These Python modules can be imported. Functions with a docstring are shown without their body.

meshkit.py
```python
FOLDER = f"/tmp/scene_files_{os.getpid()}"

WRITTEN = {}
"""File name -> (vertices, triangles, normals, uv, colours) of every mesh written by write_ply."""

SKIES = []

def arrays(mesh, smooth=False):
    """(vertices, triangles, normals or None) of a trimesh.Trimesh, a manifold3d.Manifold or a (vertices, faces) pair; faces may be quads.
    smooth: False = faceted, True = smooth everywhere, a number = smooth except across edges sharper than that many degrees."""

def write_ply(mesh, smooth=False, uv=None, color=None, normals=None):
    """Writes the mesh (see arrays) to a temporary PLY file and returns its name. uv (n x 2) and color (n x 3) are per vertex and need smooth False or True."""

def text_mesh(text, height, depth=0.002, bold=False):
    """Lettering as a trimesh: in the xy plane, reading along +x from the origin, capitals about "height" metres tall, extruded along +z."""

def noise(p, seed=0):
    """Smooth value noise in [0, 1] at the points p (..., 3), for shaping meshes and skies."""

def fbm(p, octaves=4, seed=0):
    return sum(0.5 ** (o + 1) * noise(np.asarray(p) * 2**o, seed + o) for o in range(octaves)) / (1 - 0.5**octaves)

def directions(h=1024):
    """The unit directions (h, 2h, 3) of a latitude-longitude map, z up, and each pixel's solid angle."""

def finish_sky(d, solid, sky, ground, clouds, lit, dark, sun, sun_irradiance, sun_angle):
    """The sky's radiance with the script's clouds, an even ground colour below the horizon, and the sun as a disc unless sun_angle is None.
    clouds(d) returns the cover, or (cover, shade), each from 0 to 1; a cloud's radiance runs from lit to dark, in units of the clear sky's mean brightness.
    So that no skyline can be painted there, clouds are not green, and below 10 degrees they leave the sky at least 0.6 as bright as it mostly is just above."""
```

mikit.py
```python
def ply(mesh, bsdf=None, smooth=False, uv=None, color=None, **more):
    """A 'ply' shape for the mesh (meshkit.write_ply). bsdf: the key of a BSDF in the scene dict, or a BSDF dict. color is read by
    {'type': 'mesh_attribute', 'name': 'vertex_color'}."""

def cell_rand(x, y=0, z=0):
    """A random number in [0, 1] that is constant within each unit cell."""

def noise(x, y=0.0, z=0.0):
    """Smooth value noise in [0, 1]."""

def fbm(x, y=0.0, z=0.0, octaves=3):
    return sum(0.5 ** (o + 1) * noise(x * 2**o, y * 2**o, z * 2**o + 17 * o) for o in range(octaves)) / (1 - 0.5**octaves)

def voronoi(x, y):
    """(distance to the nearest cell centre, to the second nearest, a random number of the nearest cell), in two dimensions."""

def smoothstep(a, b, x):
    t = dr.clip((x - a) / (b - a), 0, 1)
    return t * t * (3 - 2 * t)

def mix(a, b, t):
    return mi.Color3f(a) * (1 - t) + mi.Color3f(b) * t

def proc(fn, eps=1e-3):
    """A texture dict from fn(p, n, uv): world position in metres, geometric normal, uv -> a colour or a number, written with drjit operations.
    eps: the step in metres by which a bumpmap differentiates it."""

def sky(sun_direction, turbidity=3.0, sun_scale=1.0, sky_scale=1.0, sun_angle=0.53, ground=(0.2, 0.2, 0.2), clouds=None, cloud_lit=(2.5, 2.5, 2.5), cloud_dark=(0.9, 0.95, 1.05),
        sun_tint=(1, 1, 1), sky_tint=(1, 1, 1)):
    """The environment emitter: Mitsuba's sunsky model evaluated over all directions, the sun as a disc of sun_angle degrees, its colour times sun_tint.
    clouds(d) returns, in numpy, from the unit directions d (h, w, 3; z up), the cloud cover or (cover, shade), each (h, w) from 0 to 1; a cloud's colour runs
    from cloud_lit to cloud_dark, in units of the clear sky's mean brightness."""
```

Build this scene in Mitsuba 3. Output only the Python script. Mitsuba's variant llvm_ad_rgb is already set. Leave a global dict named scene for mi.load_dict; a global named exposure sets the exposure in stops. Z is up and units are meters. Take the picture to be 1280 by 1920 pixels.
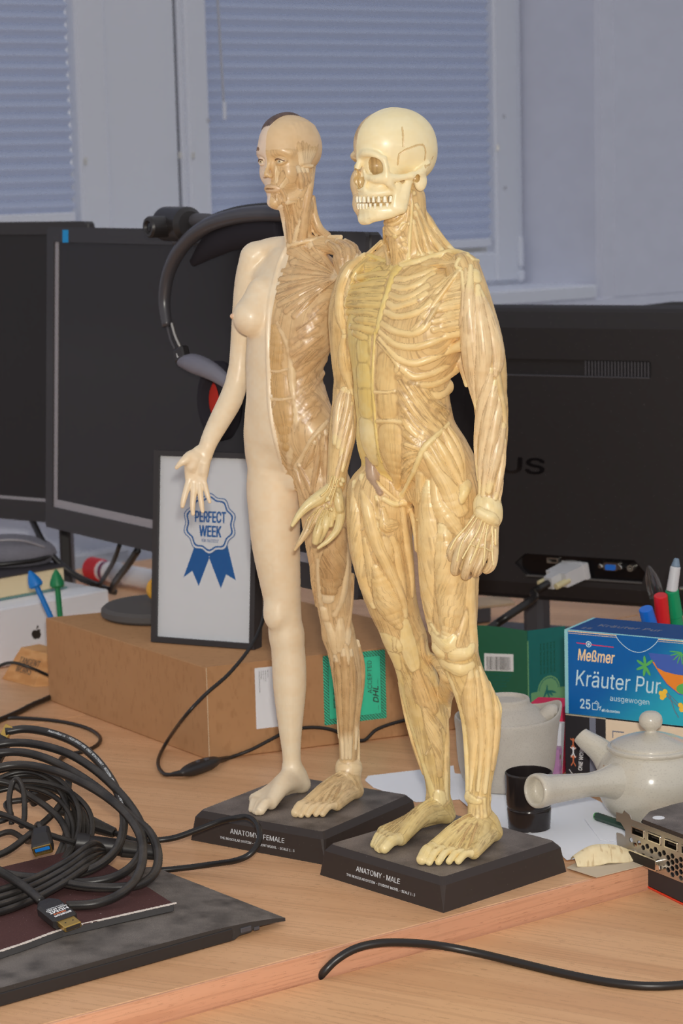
import math, random
import numpy as np
import scipy.interpolate
import trimesh, shapely, shapely.geometry as sg
import drjit as dr
import mitsuba as mi
import meshkit, mikit
from mikit import proc, noise, fbm, voronoi, smoothstep, mix, cell_rand
from concurrent.futures import ThreadPoolExecutor

scene, labels = {}, {}
T = mi.ScalarTransform4f
rng = random.Random(7)

# ---------------------------------------------------------------- camera, flash, daylight
exposure = 0.0
EYE = np.array([0, 0, 0.5907])
PITCH, ROLL, FOCAL = 0.1503, 0.0258, 4297.7            # radians, radians, pixels of a 1280 wide frame
_f = np.array([0, math.cos(PITCH), -math.sin(PITCH)])
_d = np.array([0, -math.sin(PITCH), -math.cos(PITCH)])
_r = np.array([1.0, 0, 0])
RIGHT, DOWN = math.cos(ROLL) * _r + math.sin(ROLL) * _d, math.cos(ROLL) * _d - math.sin(ROLL) * _r
M = np.eye(4)
M[:3, 0], M[:3, 1], M[:3, 2], M[:3, 3] = -RIGHT, -DOWN, _f, EYE
scene['camera'] = {'type': 'thinlens', 'fov_axis': 'x', 'fov': 2 * math.degrees(math.atan(640 / FOCAL)), 'to_world': T(M),
                   'aperture_radius': 0.0026, 'focus_distance': 1.86, 'near_clip': 0.05, 'far_clip': 60.0}
SKY = 1.0
scene['sky'] = mikit.sky([0.3, 0.8, 0.6], turbidity=5, sun_scale=0.0, sky_scale=4.6 * SKY, ground=(0.3, 0.3, 0.3), sky_tint=(0.95, 0.97, 1.05),
                         clouds=lambda d: (np.ones(d.shape[:2]), 0.5 * meshkit.fbm(d * 3, 3, 5)), cloud_lit=(1.03, 1.04, 1.11), cloud_dark=(0.80, 0.81, 0.88))
# the camera's own flash, 4.5 x 3 cm, just above the lens
scene['camera_flash'] = {'type': 'rectangle', 'to_world': T().look_at(origin=(EYE + [0.018, -0.03, 0.075]).tolist(), target=[0.02, 1.9, 0.3], up=[0, 0, 1]) @ T().scale([0.024, 0.016, 1]),
                         'bsdf': {'type': 'diffuse'}, 'emitter': {'type': 'area', 'radiance': {'type': 'rgb', 'value': [4400, 4200, 3800]}}}
labels['camera_flash'] = {'label': 'small flash head of the camera that takes the picture', 'category': 'flash'}

# ---------------------------------------------------------------- materials
def srgb(r, g, b):
    c = np.array([r, g, b], float) / 255
    return [float(x) for x in np.where(c < 0.04045, c / 12.92, ((c + 0.055) / 1.055) ** 2.4)]

def mat(key, color, rough=0.5, spec=0.5, **kw):
    c = color if isinstance(color, dict) else {'type': 'rgb', 'value': color}
    scene[key] = {'type': 'twosided', 'b': {'type': 'principled', 'base_color': c, 'roughness': rough, 'specular': spec, **kw}}
    return key

def C3(c):
    return mi.Color3f(*[float(x) for x in c])

def wood(key, a, b, dark, ang, rough=0.42, pores=True):
    """beech veneer: long soft bands and short pores along the direction ang (radians in the desk plane)"""
    ca, cb, cd = C3(a), C3(b), C3(dark)
    co, si = math.cos(ang), math.sin(ang)
    def fn(p, n, uv):
        u = p.x * co + p.y * si
        v = p.y * co - p.x * si + p.z * 1.6
        w = v + 0.012 * noise(u * 3.0, v * 9.0, 3.0)
        t = fbm(w * 45, u * 2.0, 1.0, 3)
        c = mix(ca, cb, smoothstep(0.3, 0.7, t))
        fine = noise(w * 420, u * 14, 5.0)
        c = mix(c, cd, 0.22 * smoothstep(0.55, 0.85, fine))
        if pores:
            s = noise(w * 1300, u * 110, 9.0)
            c = mix(c, cd, 0.40 * smoothstep(0.78, 0.92, s))
        return c
    return mat(key, proc(fn), rough, 0.4)

wood('beech_top', srgb(218, 171, 129), srgb(208, 160, 118), srgb(172, 125, 88), math.radians(-24))
wood('beech_front', srgb(218, 171, 127), srgb(207, 158, 115), srgb(172, 125, 88), math.radians(-30))
wood('beech_band', srgb(214, 164, 132), srgb(203, 150, 118), srgb(158, 104, 74), math.radians(35.5))

def dusty(key, base, dust, amount, scale, rough=0.6, up=0.75, spec=0.4):
    """plastic with a settled grey dust that lies in grains and swept patches on upward faces"""
    cb, cd = C3(base), C3(dust)
    def fn(p, n, uv):
        patch = fbm(p.x * scale, p.y * scale, p.z * scale, 4)
        grain = noise(p.x * 2600, p.y * 2600, p.z * 2600)
        speck = smoothstep(0.93, 0.97, noise(p.x * 900, p.y * 900, p.z * 900 + 4))
        top = smoothstep(up, up + 0.2, dr.abs(n.z))
        a = amount * top * smoothstep(0.0, 0.8, patch) * (0.6 + 0.8 * grain) + 0.5 * amount * speck
        return mix(cb, cd, dr.clip(a, 0, 1))
    return mat(key, proc(fn), rough, spec)

dusty('base_black', srgb(54, 46, 43), srgb(150, 140, 134), 0.55, 45, 0.5)
dusty('tray_black', srgb(52, 48, 46), srgb(140, 132, 126), 0.6, 60, 0.6, 0.5)
dusty('monitor_back', srgb(42, 38, 39), srgb(150, 145, 150), 0.9, 40, 0.55, 2.0)
dusty('cable_black', srgb(32, 30, 30), srgb(120, 112, 104), 0.22, 70, 0.36, 0.2)
mat('cable_plain', srgb(32, 29, 28), 0.36, 0.5)
mat('black_plastic', srgb(40, 37, 37), 0.4, 0.5)
mat('bezel', srgb(50, 47, 48), 0.45, 0.5)
mat('bezel_edge', srgb(150, 146, 150), 0.35, 0.6)
mat('screen', srgb(43, 40, 41), 0.4, 0.3)
mat('gloss_black', srgb(22, 20, 22), 0.12, 0.5)
mat('grey_plastic', srgb(120, 118, 128), 0.35, 0.5)
mat('dark_grey', srgb(74, 72, 76), 0.5, 0.4)
mat('rubber_grey', srgb(92, 88, 86), 0.7, 0.3)
mat('textile', srgb(48, 46, 52), 0.9, 0.1)
mat('white_print', srgb(235, 236, 238), 0.6, 0.3)
mat('grey_print', srgb(205, 208, 212), 0.6, 0.3)
mat('dark_print', srgb(50, 44, 40), 0.6, 0.3)
mat('soft_black_print', srgb(62, 56, 54), 0.6, 0.3)
mat('sticker_blue', srgb(30, 150, 214), 0.5, 0.3)
mat('red_cloth', srgb(190, 52, 42), 0.85, 0.2)
mat('white_paint', srgb(214, 216, 224), 0.45, 0.4)
mat('frame_white', srgb(206, 210, 220), 0.4, 0.45)
mat('metal', srgb(196, 190, 180), 0.3, 0.5, metallic=0.9)
mat('steel', srgb(190, 182, 168), 0.32, 0.5, metallic=0.85)
mat('bright_metal', srgb(225, 222, 214), 0.18, 0.6, metallic=1.0)
mat('gold', srgb(214, 176, 96), 0.25, 0.5, metallic=0.9)
mat('usb_blue', srgb(30, 120, 205), 0.4, 0.5)
mat('navy_print', srgb(34, 88, 150), 0.55, 0.3)
mat('paper_white', srgb(226, 229, 236), 0.85, 0.2)
mat('page_cream', srgb(236, 216, 176), 0.85, 0.2)
mat('teal_cover', srgb(110, 150, 150), 0.6, 0.3)
mat('book_cover', srgb(60, 56, 60), 0.55, 0.3)
mat('box_white', srgb(232, 233, 238), 0.5, 0.3)
mat('arrow_blue', srgb(16, 120, 205), 0.45, 0.5)
mat('arrow_green', srgb(22, 128, 76), 0.45, 0.5)
mat('red_plastic', srgb(206, 42, 50), 0.4, 0.5)
mat('tube_white', srgb(226, 224, 226), 0.4, 0.5)
mat('tube_print', srgb(120, 60, 90), 0.5, 0.4)
mat('orange_plastic', srgb(238, 176, 60), 0.45, 0.4)
mat('felt_black', srgb(74, 72, 72), 0.95, 0.1)
mat('mint', srgb(62, 200, 158), 0.6, 0.3)
mat('label_white', srgb(222, 224, 228), 0.6, 0.3)
mat('tea_teal', srgb(16, 108, 104), 0.5, 0.4)
mat('tea_green', srgb(28, 98, 70), 0.5, 0.4)
mat('tea_leaf', srgb(112, 168, 120), 0.55, 0.3)
mat('mint_edge', srgb(150, 208, 214), 0.5, 0.3)
mat('print_pink', srgb(222, 60, 96), 0.5, 0.3)
mat('print_cream', srgb(244, 212, 168), 0.5, 0.3)
mat('print_pale', srgb(200, 226, 236), 0.5, 0.3)
mat('print_navy', srgb(30, 74, 132), 0.5, 0.3)
mat('leaf_green', srgb(92, 180, 96), 0.5, 0.3)
mat('cup_violet', srgb(70, 100, 184), 0.4, 0.4)
mat('cup_orange', srgb(240, 140, 50), 0.4, 0.4)
mat('flower_yellow', srgb(250, 200, 70), 0.5, 0.3)
mat('box_black', srgb(44, 42, 46), 0.5, 0.4)
mat('box_grey', srgb(120, 124, 140), 0.5, 0.4)
mat('box_cream', srgb(236, 214, 186), 0.5, 0.4)
mat('logo_orange', srgb(214, 120, 80), 0.5, 0.4)
mat('pack_red', srgb(220, 50, 90), 0.5, 0.4)
mat('pen_blue', srgb(22, 110, 216), 0.3, 0.5)
mat('pen_red', srgb(216, 34, 42), 0.35, 0.5)
mat('pen_green', srgb(16, 150, 100), 0.35, 0.5)
mat('pen_silver', srgb(205, 206, 210), 0.35, 0.5)
mat('pen_tip', srgb(120, 140, 160), 0.5, 0.4)
scene['clear_plastic'] = {'type': 'thindielectric', 'int_ior': 1.45}
mat('dvi_grey', srgb(206, 206, 208), 0.5, 0.4)
mat('screw_cream', srgb(216, 204, 160), 0.5, 0.4)
mat('vga_blue', srgb(36, 110, 210), 0.4, 0.5)
mat('cup_black', srgb(38, 33, 33), 0.16, 0.6)
mat('hex_dark', srgb(40, 34, 30), 0.6, 0.3)
mat('gpu_red', srgb(214, 60, 36), 0.4, 0.5)
mat('fray', srgb(214, 204, 196), 0.9, 0.1)
mat('band_gloss', srgb(66, 64, 68), 0.28, 0.6)
mat('card_beige', srgb(196, 180, 156), 0.8, 0.2)
mat('eye_white', srgb(228, 214, 176), 0.2, 0.6)
mat('eye_dark', srgb(96, 76, 54), 0.2, 0.6)
mat('tooth', srgb(240, 232, 206), 0.25, 0.6)
mat('skirting_grey', srgb(176, 178, 186), 0.5, 0.3)
mat('pencil_green', srgb(46, 70, 58), 0.35, 0.5)
mat('ruler_wood', srgb(196, 170, 140), 0.6, 0.3)

def _plaster(p, n, uv):
    s = fbm(p.x * 30, p.y * 30, p.z * 30, 3)
    return mix(C3(srgb(206, 209, 222)), C3(srgb(198, 201, 214)), s)
mat('plaster', proc(_plaster), 0.9, 0.2)
def _card(p, n, uv):
    s = fbm(p.x * 260, p.y * 260, p.z * 90, 3)
    b = fbm(p.x * 18, p.y * 18, p.z * 18, 3)
    return mix(mix(C3(srgb(184, 140, 100)), C3(srgb(171, 127, 88)), b), C3(srgb(150, 106, 68)), 0.35 * smoothstep(0.5, 0.8, s))
mat('cardboard', proc(_card), 0.85, 0.2)
def _maroon(p, n, uv):
    s = noise(p.x * 1500, p.y * 1500, p.z * 1500)
    w = smoothstep(0.95, 0.98, noise(p.x * 900, p.y * 900, 3.0))
    b = fbm(p.x * 30, p.y * 30, 2.0, 3)
    return mix(mix(C3(srgb(92, 62, 60)), C3(srgb(66, 44, 44)), 0.6 * s + 0.4 * b), C3(srgb(190, 176, 172)), 0.5 * w)
mat('maroon', proc(_maroon), 0.85, 0.2)
def _stone(p, n, uv):
    s = noise(p.x * 1600, p.y * 1600, p.z * 1600)
    b = fbm(p.x * 60, p.y * 60, p.z * 60, 3)
    return mix(mix(C3(srgb(196, 190, 180)), C3(srgb(184, 177, 166)), b), C3(srgb(160, 152, 142)), 0.4 * smoothstep(0.55, 0.9, s))
mat('stoneware', proc(_stone), 0.7, 0.3)
def _glaze(p, n, uv):
    s = noise(p.x * 900, p.y * 900, p.z * 900)
    b = fbm(p.x * 50, p.y * 50, p.z * 50, 3)
    rust = smoothstep(0.955, 0.97, noise(p.x * 170, p.y * 170, p.z * 170 + 2))
    c = mix(mix(C3(srgb(204, 198, 184)), C3(srgb(190, 184, 170)), b), C3(srgb(170, 162, 148)), 0.35 * smoothstep(0.6, 0.9, s))
    return mix(c, C3(srgb(164, 110, 70)), 0.7 * rust)
mat('glazed', proc(_glaze), 0.12, 0.6, clearcoat=0.6, clearcoat_gloss=0.95)
def _block(p, n, uv):
    t = fbm(p.x * 22 + p.z * 30, p.y * 90, p.z * 160, 3)
    return mix(C3(srgb(214, 160, 104)), C3(srgb(196, 138, 82)), smoothstep(0.3, 0.7, t))
mat('wood_block', proc(_block), 0.6, 0.3)
def _leaf(p, n, uv):
    t = fbm(p.x * 300, p.y * 120, p.z * 200, 3)
    v = smoothstep(0.75, 0.9, noise(p.x * 700, p.y * 200, 3.0))
    return mix(mix(C3(srgb(236, 222, 186)), C3(srgb(220, 200, 158)), t), C3(srgb(176, 146, 100)), 0.5 * v)
mat('leaf_skin', proc(_leaf), 0.75, 0.2)
def _floral(p, n, uv):
    a, b, r = voronoi(p.x * 160 + p.y * 90, p.z * 160)
    c = mix(C3(srgb(176, 124, 176)), C3(srgb(206, 160, 200)), r)
    return mix(c, C3(srgb(120, 130, 90)), smoothstep(0.8, 0.9, r) * smoothstep(0.5, 0.3, a))
mat('floral', proc(_floral), 0.6, 0.3)
def _mesa(p, n, uv):
    k = 0.5 + 0.5 * smoothstep(0.3, 0.7, noise(p.x * 1900, p.y * 1900, p.z * 1900))
    return mix(C3(srgb(84, 82, 88)), C3(srgb(132, 130, 138)), k)
mat('mesh_grey', proc(_mesa), 0.85, 0.2)
def _blue_box(p, n, uv):
    # printed ground of the tea box: deep blue that turns to turquoise towards the lower right corner
    s = smoothstep(0.42, 0.95, uv.x * 0.75 + (1 - uv.y) * 0.42)
    return mix(C3(srgb(14, 98, 172)), C3(srgb(48, 178, 200)), s)
mat('tea_blue', proc(_blue_box), 0.35, 0.4)
def _blind(p, n, uv):
    s = noise(p.x * 900 + p.y * 500, p.z * 2400, 1.0)
    return mix(C3(srgb(208, 216, 234)), C3(srgb(198, 207, 228)), s)
scene['blind_cloth'] = {'type': 'principledthin', 'base_color': proc(_blind), 'roughness': 0.8, 'spec_trans': 0.0, 'diff_trans': 0.75}
scene['window_glass'] = {'type': 'thindielectric', 'int_ior': 1.5}
def _fibres(p, n, uv):
    # thin dark strokes that run along the muscle fibres, as the antique wash on the figures does
    k = dr.floor((uv.y + 5) * 0.1)
    a = (uv.y - 10 * k) * 100
    u = uv.x
    w = u + 0.9 * noise(u * 0.3, a * 0.08, 3.0)
    q = noise(w, a * 0.045, 1.0)
    f = noise(w * 2.1 + 40, a * 0.07, 2.0)
    g = 0.35 + 0.65 * smoothstep(0.3, 0.65, noise(u * 0.2, a * 0.12, 8.0))
    line = dr.maximum(smoothstep(0.66, 0.80, q), 0.7 * smoothstep(0.70, 0.84, f)) * g
    return dr.select(u < -20, 0.0, dr.clip(line * k * 0.1, 0, 0.9))
_gloss = {'roughness': 0.36, 'specular': 0.45, 'clearcoat': 0.25, 'clearcoat_gloss': 0.82}
scene['figure_paint'] = {'type': 'blendbsdf', 'weight': proc(_fibres),
                         'a': {'type': 'principled', 'base_color': {'type': 'mesh_attribute', 'name': 'vertex_color'}, **_gloss},
                         'b': {'type': 'principled', 'base_color': {'type': 'rgb', 'value': srgb(124, 88, 50)}, **_gloss}}
scene['hair_paint'] = {'type': 'principled', 'base_color': {'type': 'mesh_attribute', 'name': 'vertex_color'}, 'roughness': 0.5, 'specular': 0.3}

# ---------------------------------------------------------------- helpers
def put(key, mesh, bsdf, label=None, category=None, group=None, kind=None, smooth=False, color=None, **more):
    base, i = key, 0
    while key in scene:
        i += 1
        key = f'{base}_{i:03d}'
    scene[key] = mikit.ply(mesh, bsdf, smooth, color=color, **more)
    tag(key, label, category, group, kind)
    return key

def tag(key, label=None, category=None, group=None, kind=None):
    d = {k: v for k, v in (('label', label), ('category', category), ('group', group), ('kind', kind)) if v}
    if d:
        labels[key] = d

def unit(v):
    v = np.asarray(v, float)
    return v / np.linalg.norm(v)

def frame(o, x, y=None, z=None):
    """4 x 4 with origin o, axes x, y, z (y and z may be given roughly; made square)"""
    x = unit(x)
    if y is None:
        y = np.cross(z, x)
    y = unit(np.asarray(y, float) - x * np.dot(x, y))
    m = np.eye(4)
    m[:3, 0], m[:3, 1], m[:3, 2], m[:3, 3] = x, y, np.cross(x, y), o
    return m

def at(mesh, m):
    mesh = mesh.copy()
    mesh.apply_transform(m)
    return mesh

def cbox(w, d, h, c=0.002, center=(0, 0, 0)):
    """box with chamfered edges, centred"""
    p = []
    for sx in (-1, 1):
        for sy in (-1, 1):
            for sz in (-1, 1):
                a, b, e = w / 2, d / 2, h / 2
                p += [(sx * a, sy * (b - c), sz * (e - c)), (sx * (a - c), sy * b, sz * (e - c)), (sx * (a - c), sy * (b - c), sz * e)]
    m = trimesh.convex.convex_hull(np.array(p))
    m.apply_translation(center)
    return m

def box0(x0, x1, y0, y1, z0, z1, c=0.001):
    return cbox(x1 - x0, y1 - y0, z1 - z0, c, ((x0 + x1) / 2, (y0 + y1) / 2, (z0 + z1) / 2))

def hull(points):
    return trimesh.convex.convex_hull(np.asarray(points, float))

def prism(quad, up):
    """solid over a polygon of floor points, raised by the vector up (convex)"""
    q = np.asarray(quad, float)
    return hull(np.vstack([q, q + np.asarray(up, float)]))

def extr(poly, h):
    g = poly if hasattr(poly, 'geom_type') else sg.Polygon(poly)
    gs = getattr(g, 'geoms', [g])
    return trimesh.util.concatenate([trimesh.creation.extrude_polygon(q, h, engine='earcut') for q in gs])

def crspline(pts, n=8):
    return spline(pts, n)

def tube(pts, r, n=8, sides=12, flat=None, closed_ends=True):
    """swept round cable through the points; r a number or one per point; flat = (width factor, up vector)"""
    p = np.asarray(pts, float)
    rr = np.broadcast_to(r, (len(p),)).astype(float)
    c = crspline(np.column_stack([p, rr]), n)
    q, rr = c[:, :3], c[:, 3]
    t = np.gradient(q, axis=0)
    t /= np.linalg.norm(t, axis=1, keepdims=True) + 1e-12
    up = np.array([0, 0, 1.0]) if flat is None else unit(flat[1])
    u = np.cross(t[0], up if abs(t[0] @ up) < 0.95 else np.array([1.0, 0, 0]))
    us = []
    for k in range(len(q)):
        if flat is not None:
            u = np.cross(t[k], up)
        u = u - t[k] * (u @ t[k])
        u /= np.linalg.norm(u) + 1e-12
        us.append(u)
    us = np.array(us)
    vs = np.cross(t, us)
    ang = np.arange(sides) * 2 * np.pi / sides
    k = 1.0 if flat is None else flat[0]
    ring = q[:, None] + rr[:, None, None] * (np.cos(ang)[None, :, None] * us[:, None] * k + np.sin(ang)[None, :, None] * vs[:, None])
    v = ring.reshape(-1, 3)
    i, j = np.meshgrid(np.arange(len(q) - 1), np.arange(sides), indexing='ij')
    a, b = i * sides + j, i * sides + (j + 1) % sides
    f = np.vstack([np.stack([a, b, b + sides], -1).reshape(-1, 3), np.stack([a, b + sides, a + sides], -1).reshape(-1, 3)])
    n0 = len(v)
    v = np.vstack([v, q[:1], q[-1:]])
    js = np.arange(sides)
    last = (len(q) - 1) * sides
    f = np.vstack([f, np.stack([np.full(sides, n0), (js + 1) % sides, js], 1), np.stack([np.full(sides, n0 + 1), last + js, last + (js + 1) % sides], 1)])
    m = trimesh.Trimesh(v, f, process=False)
    if m.volume < 0:
        m.invert()
    return m

def lathe(profile, n=48, center=(0, 0, 0)):
    m = trimesh.creation.revolve(np.asarray(profile, float), sections=n)
    m.apply_translation(center)
    return m

def smooth_profile(pts, n=6):
    return spline(pts, n)

def cyl(a, b, r, n=24, r2=None):
    a, b = np.asarray(a, float), np.asarray(b, float)
    L = np.linalg.norm(b - a)
    r2 = r if r2 is None else r2
    c = min(0.0006, 0.2 * r, 0.2 * r2, L * 0.2)
    m = lathe([(0, 0), (r - c, 0), (r, c), (r2, L - c), (r2 - c, L), (0, L)], n)
    z = (b - a) / L
    return at(m, frame(a, np.cross(z, [0.3, 0.9, 0.2] if abs(z[2]) > 0.9 else [0, 0, 1]), z=z)) if True else m

def T4(x, y, z=0.0):
    m = np.eye(4)
    m[:3, 3] = x, y, z
    return m

def text(s, height, m, depth=0.0004, bold=False, squeeze=1.0, align='l', shear=0.0, heavy=0.0):
    """lettering with its baseline start at the frame m (x along the line, y up the letters, z out of the surface)"""
    t = meshkit.text_mesh(s, height, depth, bold)
    if heavy:
        t = trimesh.util.concatenate([at(t, T4(dx, 0, 0)) for dx in (-heavy, 0, heavy)])
    v = t.vertices
    v[:, 0] *= squeeze
    v[:, 0] += shear * v[:, 1]
    if align == 'c':
        v[:, 0] -= (v[:, 0].min() + v[:, 0].max()) / 2
    if align == 'r':
        v[:, 0] -= v[:, 0].max()
    v[:, 2] -= depth * 0.3
    t.vertices = v
    return at(t, m)

def flat(poly, m, depth=0.0004, lift=0.0):
    """a printed or cut flat shape on the surface frame m"""
    g = extr(poly, depth)
    g.apply_translation([0, 0, lift - depth * 0.3])
    return at(g, m)

def rect(x0, y0, x1, y1):
    return sg.box(x0, y0, x1, y1)

def rrect(x0, y0, x1, y1, r):
    return sg.box(x0 + r, y0 + r, x1 - r, y1 - r).buffer(r, quad_segs=6)

def stroke(pts, w):
    return sg.LineString(pts).buffer(w / 2, quad_segs=3)

# ---------------------------------------------------------------- sculpting: blended solids -> one mesh
def vnoise(p, s=0):
    return meshkit.noise(p, s)

def spline(pts, n):
    """Catmull-Rom through rows (any width), n steps per span."""
    p = np.asarray(pts, float)
    if len(p) == 2:
        t = np.linspace(0, 1, n + 1)[:, None]
        return p[0] * (1 - t) + p[1] * t
    q = np.vstack([2 * p[0] - p[1], p, 2 * p[-1] - p[-2]])
    out = []
    for i in range(1, len(q) - 2):
        a, b, c, d = q[i - 1:i + 3]
        t = np.arange(n)[:, None] / n
        out.append(0.5 * (2 * b + (c - a) * t + (2 * a - 5 * b + 4 * c - d) * t**2 + (3 * b - a - 3 * c + d) * t**3))
    out.append(p[-1:])
    return np.vstack(out)

class Item:
    pass

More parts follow.
